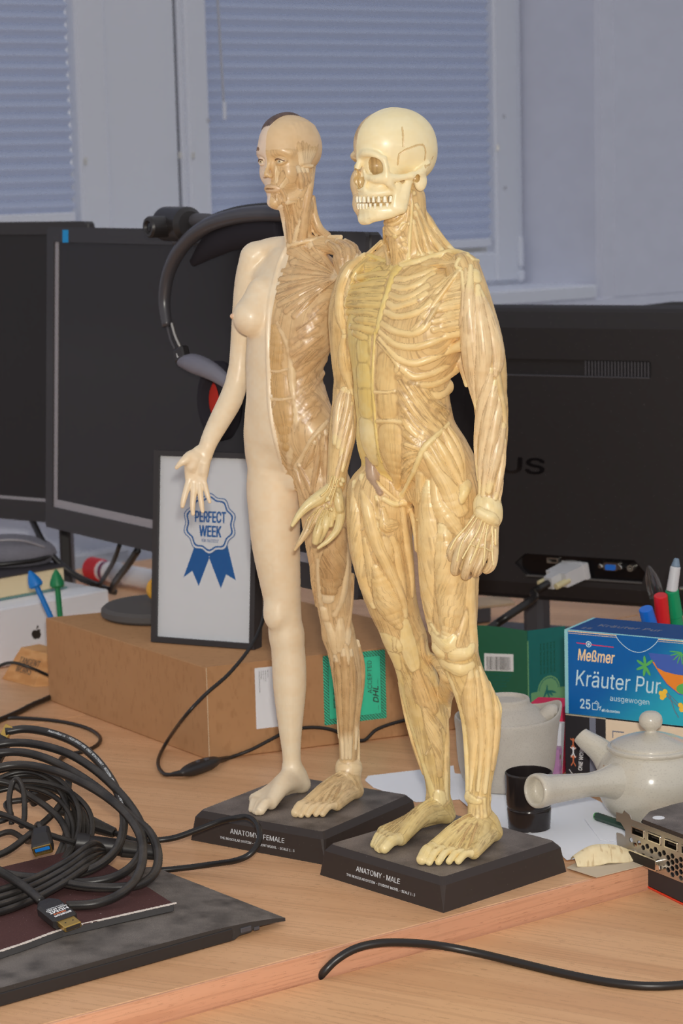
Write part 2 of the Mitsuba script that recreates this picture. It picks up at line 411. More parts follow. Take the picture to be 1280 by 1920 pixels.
class Sculpt:
    """Solids in millimetres, added or cut in order with smooth joins; every solid keeps what its surface is painted with."""
    def __init__(s):
        s.items = []

    def _put(s, kind, op, k, mat, lo, hi, **kw):
        it = Item()
        it.kind, it.op, it.k, it.mat = kind, op, float(k), mat
        it.lo, it.hi = np.asarray(lo, float) - k, np.asarray(hi, float) + k
        it.__dict__.update(kw)
        it.id = len(s.items)
        s.items.append(it)
        return it

    def chain(s, pts, k=0.5, mat='skin', op='add', n=3, up=None, flat=1.0, **kw):
        """pts: rows (x, y, z, r): a tube of changing radius; flat > 1 squeezes it along the direction up."""
        c = spline(pts, n) if n > 1 and len(pts) > 1 else np.asarray(pts, float)
        if len(c) == 1:
            c = np.vstack([c, c + [0, 0, 1e-3, 0]])
        c[:, 3] = np.maximum(c[:, 3], 0.15)
        L = np.r_[0, np.cumsum(np.linalg.norm(np.diff(c[:, :3], axis=0), axis=1))]
        u = None if up is None else np.asarray(up, float) / np.linalg.norm(up)
        return s._put('chain', op, k, mat, (c[:, :3] - c[:, 3:]).min(0), (c[:, :3] + c[:, 3:]).max(0), c=c, L=L, up=u, flat=flat, **kw)

    def ell(s, c, r, k=2.0, mat='skin', op='add', rot=None, **kw):
        """Ellipsoid: centre, radii, rot = 3 x 3 whose columns are its axes."""
        M = np.eye(3) if rot is None else np.asarray(rot, float)
        e = np.sqrt(((M * np.asarray(r, float)) ** 2).sum(1))
        return s._put('ell', op, k, mat, np.asarray(c) - e, np.asarray(c) + e, c=np.asarray(c, float), r=np.asarray(r, float), M=M, **kw)

    def loft(s, rows, k=2.0, mat='skin', op='add', e=2.2, **kw):
        """rows (z, cx, cy, half width, depth to the front, depth to the back)."""
        a = np.asarray(rows, float)
        a = a[np.argsort(a[:, 0])]
        z = np.arange(a[0, 0], a[-1, 0] + 0.5, 1.0)
        t = np.stack([scipy.interpolate.PchipInterpolator(a[:, 0], a[:, i])(np.clip(z, a[0, 0], a[-1, 0])) for i in range(1, 6)], 1)
        lo = [(t[:, 0] - t[:, 2]).min(), (t[:, 1] - t[:, 3]).min(), z[0]]
        hi = [(t[:, 0] + t[:, 2]).max(), (t[:, 1] + t[:, 4]).max(), z[-1]]
        return s._put('loft', op, k, mat, lo, hi, z=z, t=t, e=e, **kw)

    def dist(s, it, P, lo=None, hi=None, attr=False):
        x, y, z = P[:, 0], P[:, 1], P[:, 2]
        if it.kind == 'chain':
            c = it.c
            best = np.full(len(P), 1e3, P.dtype)
            if attr:
                bt = np.zeros(len(P)); bi = np.zeros(len(P), int)
            rng = range(len(c) - 1)
            if lo is not None:
                m = it.k + 4.0
                r = np.maximum(c[:-1, 3], c[1:, 3])[:, None] + m
                near = np.all((np.minimum(c[:-1, :3], c[1:, :3]) - r <= hi) & (np.maximum(c[:-1, :3], c[1:, :3]) + r >= lo), axis=1)
                rng = np.nonzero(near)[0]
            for i in rng:
                a, b = c[i].astype(P.dtype), c[i + 1].astype(P.dtype)
                d = b - a
                dd = max(float(d[0] * d[0] + d[1] * d[1] + d[2] * d[2]), 1e-9)
                ux, uy, uz = x - a[0], y - a[1], z - a[2]
                t = np.clip((ux * d[0] + uy * d[1] + uz * d[2]) / P.dtype.type(dd), 0, 1)
                ux -= t * d[0]; uy -= t * d[1]; uz -= t * d[2]
                q = ux * ux + uy * uy + uz * uz
                if it.up is not None and it.flat != 1.0:
                    w = it.up
                    h = ux * P.dtype.type(w[0]) + uy * P.dtype.type(w[1]) + uz * P.dtype.type(w[2])
                    ln = np.sqrt(q + P.dtype.type(it.flat**2 - 1) * h * h)
                    g = np.sqrt((q + P.dtype.type(it.flat**4 - 1) * h * h)) / np.maximum(ln, 1e-6)
                    v = (ln - (a[3] + t * d[3])) / np.maximum(g, 1)
                else:
                    v = np.sqrt(q) - (a[3] + t * d[3])
                if attr:
                    w = v < best
                    bt[w] = t[w]; bi[w] = i
                best = np.minimum(best, v)
            return (best, bi, bt) if attr else best
        if it.kind == 'ell':
            q = (P - it.c.astype(P.dtype)) @ it.M.astype(P.dtype)
            r = it.r.astype(P.dtype)
            k0 = np.sqrt(((q / r) ** 2).sum(1)); k1 = np.sqrt(((q / (r * r)) ** 2).sum(1))
            return k0 * (k0 - 1) / np.maximum(k1, 1e-9)
        i = np.clip(z - it.z[0], 0, len(it.z) - 1.001)
        j = i.astype(int); f = (i - j)[:, None].astype(P.dtype)
        T = it.t.astype(P.dtype)
        g = T[j] * (1 - f) + T[j + 1] * f
        dx, dy = np.abs(x - g[:, 0]), y - g[:, 1]
        b = np.where(dy < 0, g[:, 3], g[:, 4])
        dy = np.abs(dy)
        q = ((dx / g[:, 2]) ** it.e + (dy / b) ** it.e) ** (1 / it.e)
        rr = np.sqrt(dx * dx + dy * dy)
        d = np.where(q > 0.05, rr * (1 - 1 / np.maximum(q, 0.05)), -np.minimum(g[:, 2], b))
        d = np.clip(d, -60, 60)
        zo = np.maximum(z - it.z[-1], it.z[0] - z)
        return np.where(zo > 0, np.sqrt(np.maximum(d, 0) ** 2 + zo**2), d)

    def near(s, lo, hi, m=5.0):
        return [it for it in s.items if np.all(it.lo - m <= hi) and np.all(it.hi + m >= lo)]

    def field(s, P, items, lo=None, hi=None):
        d = np.full(len(P), 50.0, P.dtype)
        for it in items:
            v = s.dist(it, P, lo, hi)
            k = it.k
            if it.op == 'add':
                if k > 0:
                    h = np.maximum(k - np.abs(d - v), 0)
                    d = np.minimum(d, v) - h * h / (4 * k)
                else:
                    d = np.minimum(d, v)
            else:
                v = -v
                if k > 0:
                    h = np.maximum(k - np.abs(d - v), 0)
                    d = np.maximum(d, v) + h * h / (4 * k)
                else:
                    d = np.maximum(d, v)
        return d

    def mesh(s, h, lo, hi, paint=None, B=14):
        """Surface nets with cells of h within the box; paint(sculpt, points, items) -> (colours, lift, fibre coordinates) at the vertices."""
        lo, hi = np.asarray(lo, float), np.asarray(hi, float)
        nb = np.ceil((hi - lo) / (h * B)).astype(int)
        N = nb * B + 3
        g = np.arange(B + 1)
        loc = np.stack(np.meshgrid(g, g, g, indexing='ij'), -1).reshape(-1, 3)
        cg = np.linspace(0, B, 4)
        cl = np.stack(np.meshgrid(cg, cg, cg, indexing='ij'), -1).reshape(-1, 3) * h
        key = lambda I: (I[:, 0] * N[1] + I[:, 1]) * N[2] + I[:, 2]
        def block(bi):
            o = lo + np.array(bi) * B * h
            its = s.near(o, o + B * h)
            if not its or not any(i.op == 'add' for i in its):
                return None
            c = s.field((o + cl).astype(np.float32), its)
            if np.abs(c).min() > B * h * 0.48:
                return None
            P = (o + loc * h).astype(np.float32)
            d = s.field(P, its, o, o + B * h).reshape(B + 1, B + 1, B + 1)
            ins = d < 0
            if ins.all() or not ins.any():
                return None
            cnt = np.zeros((B, B, B)); acc = np.zeros((B, B, B, 3))
            edges = []
            base = np.array(bi) * B
            for ax in range(3):
                a = np.moveaxis(d, ax, 0)
                cross = (a[:-1] < 0) != (a[1:] < 0)
                I = np.argwhere(cross)
                v0, v1 = a[:-1][cross], a[1:][cross]
                t = v0 / (v0 - v1)
                oth = [q for q in range(3) if q != ax]
                idx = np.zeros((len(I), 3), int)
                idx[:, ax] = I[:, 0]; idx[:, oth[0]] = I[:, 1]; idx[:, oth[1]] = I[:, 2]
                pos = idx.astype(float); pos[:, ax] += t
                for da in (0, -1):
                    for db in (0, -1):
                        c_ = idx.copy(); c_[:, oth[0]] += da; c_[:, oth[1]] += db
                        ok = np.all((c_ >= 0) & (c_ < B), axis=1)
                        cc = c_[ok]
                        np.add.at(cnt, (cc[:, 0], cc[:, 1], cc[:, 2]), 1)
                        np.add.at(acc, (cc[:, 0], cc[:, 1], cc[:, 2]), pos[ok])
                own = np.all(idx < B, axis=1)
                edges.append((ax, idx[own] + base, (v0 < 0)[own]))
            act = np.argwhere(cnt > 0)
            pos = acc[act[:, 0], act[:, 1], act[:, 2]] / cnt[act[:, 0], act[:, 1], act[:, 2]][:, None]
            V = o + pos * h
            # one Newton step onto the surface, and the gradient
            e = 0.25 * h
            v32 = V.astype(np.float32)
            f0 = s.field(v32, its, o, o + B * h)
            G = np.stack([s.field(v32 + np.eye(3, dtype=np.float32)[q] * e, its, o, o + B * h) - f0 for q in range(3)], 1) / e
            gl = np.linalg.norm(G, axis=1, keepdims=True)
            V = V - np.clip(f0, -0.6 * h, 0.6 * h)[:, None] * G / np.maximum(gl, 0.3) / np.maximum(gl, 1)
            col = lift = uv = None
            if paint is not None:
                col, lift, uv = paint(s, V.astype(np.float32), its)
                V = V + lift[:, None] * G / np.maximum(gl, 0.5)
            return key(act + base), V, col, edges, uv
        todo = list(np.ndindex(*nb))
        # coarse cull by boxes of the added items
        A = [it for it in s.items if it.op == 'add']
        L = np.array([it.lo for it in A]); Hh = np.array([it.hi for it in A])
        def maybe(bi):
            o = lo + np.array(bi) * B * h
            return np.any(np.all((L - 1 <= o + B * h) & (Hh + 1 >= o), axis=1))
        todo = [b for b in todo if maybe(b)]
        with ThreadPoolExecutor(4) as ex:
            res = [r for r in ex.map(block, todo) if r is not None]
        keys = np.concatenate([r[0] for r in res]); V = np.vstack([r[1] for r in res])
        col = np.vstack([r[2] for r in res]) if paint is not None else None
        uvs = np.vstack([r[4] for r in res]) if paint is not None else None
        order = np.argsort(keys); sk = keys[order]
        faces = []
        stride = [N[1] * N[2], N[2], 1]
        for r in res:
            for ax, idx, inside in r[3]:
                a, b = [(1, 2), (2, 0), (0, 1)][ax]
                k0 = key(idx)
                quad = np.stack([k0 - stride[a] - stride[b], k0 - stride[b], k0, k0 - stride[a]], 1)
                p = np.clip(np.searchsorted(sk, quad), 0, len(sk) - 1)
                ok = (sk[p] == quad).all(1)
                f = order[p]
                f[~inside] = f[~inside][:, ::-1]
                faces.append(f[ok])
        F = np.vstack(faces)
        d1 = np.linalg.norm(V[F[:, 0]] - V[F[:, 2]], axis=1) <= np.linalg.norm(V[F[:, 1]] - V[F[:, 3]], axis=1)
        T = np.vstack([F[d1][:, [0, 1, 2]], F[d1][:, [0, 2, 3]], F[~d1][:, [0, 1, 3]], F[~d1][:, [1, 2, 3]]])
        return V, T, col, uvs

def lin(r, g, b):
    c = np.array([r, g, b], float) / 255
    return np.where(c < 0.04045, c / 12.92, ((c + 0.055) / 1.055) ** 2.4)

def sst(a, b, x):
    t = np.clip((x - a) / (b - a), 0, 1)
    return t * t * (3 - 2 * t)

# paint: (ground colour, second tone, line colour, line pitch mm, line strength, groove depth mm, line colour between strips 0..1)
def painter(PAINT, seed):
    def paint(s, P, items):
        n = len(P)
        best = np.full(n, 1e3); sec = np.full(n, 1e3)
        who = np.full(n, -1); U = np.zeros(n); A = np.zeros(n); AF = np.zeros(n)
        bc = np.full(n, -1)
        for it in items:
            if it.op != 'add':
                v = s.dist(it, P)
                w = (np.abs(v) < 0.45) & (it.mat is not None)
                who[w] = it.id; best[w] = -5; U[w] = P[w, 0] + P[w, 1]; A[w] = P[w, 2]; sec[w] = 9
                continue
            if it.kind == 'chain':
                v, bi, bt = s.dist(it, P, attr=True)
            else:
                v = s.dist(it, P)
            w = v < best
            sec = np.where(w, best, np.minimum(sec, v))
            if w.any():
                if it.kind == 'chain':
                    c = it.c; i = bi[w]; t = bt[w]
                    ax = c[i, :3] * (1 - t)[:, None] + c[i + 1, :3] * t[:, None]
                    tg = c[i + 1, :3] - c[i, :3]; tg /= np.linalg.norm(tg, axis=1, keepdims=True) + 1e-9
                    r = c[i, 3] * (1 - t) + c[i + 1, 3] * t
                    up = np.array([0.3, -0.9, 0.1]) if it.up is None else it.up
                    side = np.cross(tg, up); side /= np.linalg.norm(side, axis=1, keepdims=True) + 1e-9
                    q = P[w] - ax
                    ang = np.arctan2((q * side).sum(1), (q * np.cross(side, tg)).sum(1))
                    al = it.L[i] * (1 - t) + it.L[i + 1] * t
                    pen = getattr(it, 'pen', 0.0)
                    uu = ang * np.maximum(r, 0.6)
                    if getattr(it, 'chev', 0):
                        uu = np.abs(uu)
                    U[w] = uu * math.cos(pen) + al * math.sin(pen)
                    A[w] = al * math.cos(pen) - uu * math.sin(pen)
                    AF[w] = al / max(it.L[-1], 1e-6)
                else:
                    U[w] = P[w, 0] - 0.6 * P[w, 1]; A[w] = P[w, 2]; AF[w] = 0.5
                who[w] = it.id
            best = np.where(w, v, best)
        col = np.zeros((n, 3)); lift = np.zeros(n); uv = np.tile([-9999.0, 0.0], (n, 1))
        jobs = []
        for k in np.unique(who):
            w = np.nonzero(who == k)[0]
            it = s.items[k]
            if getattr(it, 'split', None):
                side = P[w] @ np.asarray(it.split[0], float) < it.split[1]
                jobs += [(k, it, w[~side], it.mat), (k, it, w[side], it.split[2])]
            else:
                jobs.append((k, it, w, it.mat))
        for k, it, w, mat in jobs:
            if len(w) == 0:
                continue
            g0, g1, dk, pitch, stren, depth, edge = PAINT[mat]
            p = P[w]
            blot = vnoise(p / 9 + (k * 3.1 if stren > 0.2 else 0), seed) * 0.6 + vnoise(p / 3.3, seed + 1) * 0.4
            c = g0 + (g1 - g0) * sst(0.3, 0.75, blot)[:, None]
            ten = getattr(it, 'ten', None)
            fade = np.ones(len(w))
            if ten is not None:
                te = np.maximum(1 - sst(ten[0] * 0.6, ten[0], AF[w]) if ten[0] > 0 else 0, sst(ten[1], ten[1] + (1 - ten[1]) * 0.5, AF[w]) if ten[1] < 1 else 0)
                c = c * (1 - te)[:, None] + PAINT['tendon'][0] * te[:, None]
                fade = 1 - 0.8 * te
            if stren > 0:
                u, a = U[w], A[w]
                wob = 1.2 * vnoise(np.stack([u / 4, a / 11, u * 0 + k], 1), seed + 2)
                q = vnoise(np.stack([u / (pitch * 2.2) + wob, a / (pitch * 16), u * 0 + 7.7 * k], 1), seed + 3)
                line = sst(0.60, 0.82, q) * fade
                c = c + (dk - c) * (0.45 * stren * line)[:, None]
                lift[w] = -depth * line
                # across the fibres in line pitches; along them in metres plus ten times the strength of the lines in tenths
                st = np.round(10 * stren * np.where(fade > 0.6, 1.0, 0.4))
                uv[w] = np.stack([u / pitch + 17.3 * k % 211, np.clip(a * 0.01, -4, 4) + 10 * st], 1)
            if edge > 0:
                gap = sec[w] - best[w]
                e = (1 - sst(0.10, 0.55, gap)) * edge * (0.45 + 0.55 * sst(0.3, 0.6, vnoise(p / 4.0, seed + 5)))
                c = c + (dk - c) * e[:, None]
            col[w] = c
        return col, lift, uv
    return paint

MALE_PAINT = {
 'fascia': (lin(221,191,135), lin(213,180,123), lin(138,100,56), 0.9, 0.43, 0.14, 0.24),
 'muscle': (lin(231,204,148), lin(225,194,134), lin(146,106,58), 1, 0.32, 0.14, 0.56),
 'muscle2': (lin(233,206,150), lin(227,197,137), lin(150,110,60), 1.2, 0.2, 0.08, 0.56),
 'armmus': (lin(229,204,159), lin(222,193,146), lin(144,104,66), 1.1, 0.27, 0.12, 0.56),
 'oblique': (lin(229,199,140), lin(219,186,125), lin(128,88,46), 0.8, 0.54, 0.18, 0.48),
 'rectus': (lin(227,196,135), lin(219,185,123), lin(150,108,60), 1.4, 0.22, 0.06, 0.56),
 'rib': (lin(235,208,150), lin(229,200,139), lin(132,94,54), 2.5, 0.09, 0.03, 0.64),
 'bone': (lin(234,214,159), lin(230,207,146), lin(150,112,62), 2.5, 0.09, 0.03, 0.56),
 'yellow': (lin(227,199,120), lin(230,207,137), lin(150,112,50), 2.2, 0.11, 0.04, 0.48),
 'yellow2': (lin(226,197,126), lin(218,189,120), lin(132,98,46), 1.5, 0.32, 0.1, 0.6),
 'cream': (lin(233,214,160), lin(229,207,146), lin(150,114,62), 2.2, 0.07, 0.02, 0.48),
 'tendonm': (lin(219,194,145), lin(208,182,129), lin(140,104,62), 1.5, 0.14, 0.04, 0.56),
 'tendon': (lin(234,213,159), lin(231,208,153), lin(160,120,70), 1.5, 0.14, 0.04, 0.48),
 'cuff': (lin(233,216,167), lin(229,208,153), lin(150,112,62), 2.5, 0.07, 0.02, 0.4),
 'shin': (lin(233,213,153), lin(229,205,140), lin(140,104,58), 1.3, 0.25, 0.06, 0.4),
 'shinm': (lin(226,200,142), lin(218,189,126), lin(134,98,54), 1.1, 0.36, 0.1, 0.32),
 'greyskin':(lin(176,150,124), lin(168,140,114), lin(130,100,70), 2.5, .1, .02, .5),
 'skull': (lin(238,224,182), lin(236,220,174), lin(170,136,88), 2.5, 0, 0, 0),
 'suture':  (lin(214,190,140), lin(206,178,126), lin(150,114,70), 2.5, 0, 0, 0),
 'footb': (lin(222,199,139), lin(211,185,123), lin(132,102,60), 0.9, 0.4, 0.12, 0.24),
 'footten': (lin(226,204,143), lin(218,193,131), lin(126,94,54), 1.5, 0.18, 0.04, 0.64),
 'footmus': (lin(201,169,114), lin(187,154,101), lin(110,80,46), 0.8, 0.43, 0.1, 0.48),
 'handm': (lin(219,196,151), lin(208,180,135), lin(128,96,66), 0.8, 0.4, 0.1, 0.32),
 'handc': (lin(224,207,154), lin(218,197,142), lin(140,110,70), 1.4, 0.22, 0.06, 0.32),
 'skullw':  (lin(206,178,124), lin(190,160,104), lin(140,104,58), 1.6, .5, .05, .0),
 'skin':    (lin(232,212,176), lin(228,206,168), lin(170,130,90), 2.5, .0, .0, .25),
}

FEM_PAINT = {
 'skin': (lin(232,214,184), lin(230,209,176), lin(180,140,100), 2.5, 0, 0, 0),
 'skinf': (lin(228,206,184), lin(226,203,178), lin(180,140,100), 2.5, 0, 0, 0),
 'skinf2': (lin(228,206,184), lin(226,203,178), lin(180,140,100), 2.5, 0, 0, 0),
 'nipple': (lin(216,180,150), lin(214,176,146), lin(180,140,100), 2.5, 0, 0, 0),
 'fbase': (lin(215,184,137), lin(208,174,126), lin(140,102,64), 1, 0.36, 0.08, 0.16),
 'fmus': (lin(213,181,134), lin(204,168,121), lin(132,94,58), 0.9, 0.36, 0.12, 0.56),
 'fmusd': (lin(202,168,120), lin(192,155,107), lin(122,86,50), 0.8, 0.36, 0.12, 0.48),
 'fobl': (lin(212,178,131), lin(202,166,118), lin(138,100,62), 0.8, 0.36, 0.1, 0.36),
 'frect': (lin(207,171,118), lin(199,162,107), lin(150,108,58), 0.8, 0.29, 0.05, 0.16),
 'fcream': (lin(228,203,160), lin(223,195,150), lin(160,120,78), 1.6, 0.11, 0.03, 0.36),
 'tendon': (lin(229,206,166), lin(226,200,158), lin(160,120,78), 1.5, 0.14, 0.04, 0.4),
 'fface': (lin(216,184,137), lin(212,178,129), lin(150,110,70), 1, 0.22, 0.04, 0.16),
 'fscalp': (lin(220,190,148), lin(215,184,140), lin(160,120,80), 1.2, 0, 0, 0),
 'ftemp': (lin(216,186,140), lin(210,178,131), lin(150,110,66), 0.8, 0.29, 0.06, 0.24),
 'flid': (lin(212,179,134), lin(208,174,128), lin(150,110,70), 2, 0, 0, 0),
 'flash': (lin(120,90,62), lin(110,80,56), lin(80,56,40), 2, 0, 0, 0),
 'brow': (lin(150,118,84), lin(140,106,74), lin(90,66,46), .5, .5, 0, 0),
 'lip': (lin(216,184,144), lin(210,176,134), lin(150,110,70), 1.5, .2, .02, 0),
 'fdark': (lin(150,112,74), lin(140,104,68), lin(90,66,46), 2, 0, 0, 0),
 'ffoot': (lin(215,187,140), lin(204,173,126), lin(126,92,56), 0.8, 0.43, 0.1, 0.24),
 'footten': (lin(221,197,150), lin(215,187,139), lin(126,94,60), 1.5, 0.18, 0.04, 0.56),
 'footmus': (lin(197,165,116), lin(183,149,104), lin(110,80,50), 0.8, 0.43, 0.1, 0.4),
}

# ---------------------------------------------------------------- the room
WD, WN, UP = np.array([0.809, 0.588, 0]), np.array([0.588, -0.809, 0]), np.array([0, 0, 1.0])   # along the window wall, out of it
W0 = np.array([-0.481, 3.75, 0])
def on_wall(s, z, off=0.0):
    return W0 + WD * s + UP * z + WN * off
WF = frame([0, 0, 0], WD, UP)
def wall_s(p):
    return float((np.asarray(p) - W0) @ WD)
def slab(s0, s1, z0, z1, o0, o1, c=0.002):
    """chamfered board in wall coordinates: along, height, out of the wall"""
    m = box0(s0, s1, z0, z1, o0, o1, c)
    return at(m, frame(W0, WD, UP))
FL = -0.74
put('floor', box0(-4, 4, -1.5, 6.5, FL - 0.02, FL, 0.001), 'skirting_grey', kind='structure')
S_L = wall_s((-0.4225, 3.7925, 0.6955))          # right edge of the left blind's glass
S_A, S_B = wall_s((-0.2573, 3.9126, 0.7004)), wall_s((-0.2171, 3.9418, 0.6939))
S_C, S_D = wall_s((0.2885, 4.3093, 0.6610)), wall_s((0.3479, 4.3525, 0.6306)) - 0.012
Z_B1 = (0.2898, 4.3103, 0.4268)[2]
Z_F = (0.3461, 4.3512, 0.3647)[2]
Z_L = (-0.4888, 3.7444, 0.5155)[2]
# wall under the windows, the sill, the wall on the right and its jamb
REV = 0.17
put('wall_window', slab(-2.0, 3.0, FL, Z_F - 0.03, REV - 0.06, REV, 0.001), 'plaster', 'white plastered wall under the window sill', kind='structure')
put('trim_1', slab(-2.0, S_D + 0.05, Z_F - 0.03, Z_F - 0.004, -0.02, REV + 0.006, 0.003), 'frame_white', 'white window sill', kind='structure')
JE = S_D + 0.055
put('wall_jamb', at(extr([(S_D + 0.012, -0.02), (S_D + 0.062, REV - 0.012), (S_D + 0.070, REV - 0.003), (S_D + 0.098, REV), (S_D + 0.5, REV), (S_D + 0.5, -0.02)], 2.2), np.array([[WD[0], WN[0], 0, W0[0]], [WD[1], WN[1], 0, W0[1]], [0, 0, 1, Z_F - 0.03], [0, 0, 0, 1]])), 'plaster', 'white plastered window reveal', kind='structure')
put('wall_right', slab(S_D + 0.097, 3.2, Z_F - 0.03, 2.4, REV - 0.05, REV + 0.001, 0.001), 'plaster', 'white plastered wall right of the window', kind='structure')
# windows: fixed frame, two sashes with glass
Z_TOP = 1.75
put('window_1', slab(S_A - 0.003, S_A + 0.022, Z_F - 0.004, Z_TOP, -0.01, 0.012, 0.002), 'frame_white', 'white window frame', kind='structure')
put('window_1__mullion', slab(S_L + 0.055, S_A - 0.008, Z_F - 0.004, Z_TOP, -0.012, 0.010, 0.003), 'frame_white')
put('window_1__seal', slab(S_A - 0.009, S_A - 0.002, Z_F - 0.004, Z_TOP, -0.012, 0.002, 0.0005), 'dark_grey')
put('window_1__stile', slab(S_L, S_L + 0.056, Z_L - 0.08, Z_TOP, -0.012, 0.022, 0.004), 'frame_white')
put('window_1__stile', slab(S_A + 0.006, S_B, Z_F + 0.002, Z_TOP, -0.012, 0.022, 0.004), 'frame_white')
put('window_1__stile', slab(S_C, S_D - 0.004, Z_F + 0.002, Z_TOP, -0.012, 0.022, 0.004), 'frame_white')
put('window_1__rail', slab(S_B, S_C, Z_F + 0.002, Z_B1 - 0.004, -0.012, 0.022, 0.004), 'frame_white')
put('window_1__rail', slab(-2.0, S_L, Z_L - 0.08, Z_L - 0.006, -0.012, 0.022, 0.004), 'frame_white')
put('window_1__frame', slab(S_D - 0.004, S_D + 0.014, Z_F - 0.004, Z_TOP, -0.02, 0.010, 0.002), 'frame_white')
put('window_1__frame', slab(-2.0, S_D, Z_F - 0.004, Z_F + 0.002, -0.02, 0.010, 0.001), 'frame_white')
put('window_1__pane', slab(S_B - 0.006, S_C + 0.006, Z_B1 - 0.01, Z_TOP, -0.004, -0.0035, 0.0001), 'window_glass')
put('window_1__pane', slab(-2.0, S_L + 0.006, Z_L - 0.02, Z_TOP, -0.004, -0.0035, 0.0001), 'window_glass')
HZ = (0.3406, 4.3471, 0.4222)[2]
put('window_1__hinge', at(lathe([(0, -0.028), (0.006, -0.028), (0.007, -0.024), (0.007, 0.024), (0.006, 0.028), (0, 0.028)], 20), frame(on_wall(S_D - 0.006, HZ, 0.024), WD, z=UP)), 'frame_white', 'white hinge barrel', smooth=30)
put('window_1__hinge', at(lathe([(0, -0.008), (0.007, -0.008), (0.008, 0.006), (0.005, 0.01), (0, 0.01)], 20), frame(on_wall(S_D - 0.005, HZ - 0.046, 0.024), WD, z=UP)), 'frame_white', smooth=30)
for (s, z) in ((S_A + 0.012, (-0.2544, 3.9147, 0.6126)[2]), (S_A - 0.014, (-0.2621, 3.9091, 0.6128)[2]), (S_L + 0.008, (-0.4195, 3.7947, 0.6069)[2]), (S_C + 0.004, (0.2909, 4.3110, 0.6140)[2])):
    put('window_1__catch', at(hull(cbox(0.006, 0.013, 0.006, 0.002).vertices), frame(on_wall(s, z, 0.024), WD, UP)), 'bright_metal', 'small chrome catch')
for u, z in ((S_C + 0.022, (0.3075, 4.3231, 0.6715)[2]), (S_C + 0.022, (0.3053, 4.3215, 0.5399)[2]), (S_B - 0.004, (-0.2257, 3.9356, 0.6700)[2])):
    put('window_1__cap', at(lathe([(0, 0), (0.0042, 0), (0.0038, 0.0012), (0, 0.0016)], 18), frame(on_wall(u, z, 0.0215), WD, UP)), 'skirting_grey', 'round grey screw cap', smooth=30)
# pleated blinds, a thing each; every pleat a part
PITCH_B = 0.0200
def pleated_blind(s0, s1, z_low, label, key='pleated_blind'):
    k = key
    n = int((Z_TOP - z_low) / PITCH_B)
    k = put(key, slab(s0, s1, z_low - 0.016, z_low, 0.004, 0.016, 0.002), 'frame_white', label, 'blind')
    for i in range(n):
        z = z_low + i * PITCH_B
        prof = [(0.0035, z), (0.0145, z + 0.45 * PITCH_B), (0.0155, z + 0.55 * PITCH_B), (0.0035, z + PITCH_B)]
        v, f = [], []
        for sx in (s0, s1):
            v += [on_wall(sx, zz, o) for o, zz in prof]
        for a in range(3):
            f += [(a, a + 4, a + 5), (a, a + 5, a + 1)]
        put(k + '__pleat', (np.array(v), np.array(f)), 'blind_cloth')
    return k
pleated_blind(S_B + 0.001, S_C - 0.006, (-0.0256, 4.0810, 0.4489)[2], 'pale blue pleated blind of the middle window, behind the two figures')
pleated_blind(-1.2, S_L - 0.009, (-0.4883, 3.7447, 0.5257)[2], 'pale blue pleated blind of the left window, above the monitors')
w0, w1 = (-0.1861, 3.9273, 0.8951), (-0.1802, 3.9315, 0.6732)
put('blind_wand', tube([w0, np.array(w0) * 0.5 + np.array(w1) * 0.5, w1], 0.0022, 6, 8), 'skirting_grey', 'thin grey pull wand hanging before the middle blind', 'wand', smooth=40)
put('blind_wand__grip', cyl(np.array(w1) - [0, 0, 0.002], np.array(w1) + [0, 0, 0.028], 0.0036, 12), 'frame_white', smooth=30)
# radiator under the left window
put('radiator', slab(-1.4, 0.02, -0.62, 0.0, REV + 0.02, REV + 0.05, 0.004), 'skirting_grey', 'white ribbed radiator under the left window', 'radiator')
for i in range(16):
    s = -0.70 + i * 0.045
    put('radiator__rib', slab(s, s + 0.026, -0.60, -0.02, REV + 0.048, REV + 0.062, 0.004), 'skirting_grey')
# desks
E0, ED, EN = np.array([-0.088, 1.629, 0]), np.array([0.8146, 0.580, 0]), np.array([-0.580, 0.8146, 0])
def desk_slab(a0, a1, b0, b1, z0, z1, c=0.001):
    return at(box0(a0, a1, b0, b1, z0, z1, c), frame(E0, ED, EN))
put('desk', desk_slab(-1.0, 1.3, 0.0012, 0.79, -0.025, 0.0, 0.0008), 'beech_top', 'beech desk that carries the two figures, boxes and teapots', 'desk')
put('desk__edge_band', desk_slab(-1.0, 1.3, -0.0010, 0.0014, -0.025, -0.0003, 0.0005), 'beech_band', 'pinkish beech edge strip')
put('desk', desk_slab(-1.0, 1.3, 0.794, 1.62, -0.025, 0.0, 0.001), 'beech_top', 'beech desk at the back, in front of the windows, under the monitor', 'desk')
put('desk', desk_slab(-1.2, 1.4, -0.95, -0.0035, -0.046, -0.021, 0.001), 'beech_front', 'lower beech desk in the foreground, below the edge strip', 'desk')
for k, b, z in (('desk', 0.1, -0.025), ('desk', 0.7, -0.025)):
    for a in (-0.9, 1.2):
        put('desk__leg', desk_slab(a - 0.025, a + 0.025, b - 0.025, b + 0.025, FL, z, 0.003), 'skirting_grey')
for k, b, z in (('desk_001', 0.9, -0.025), ('desk_001', 1.5, -0.025), ('desk_002', -0.8, -0.046), ('desk_002', -0.15, -0.046)):
    for a in (-0.9, 1.2):
        put(k + '__leg', desk_slab(a - 0.025, a + 0.025, b - 0.025, b + 0.025, FL, z, 0.003), 'skirting_grey')

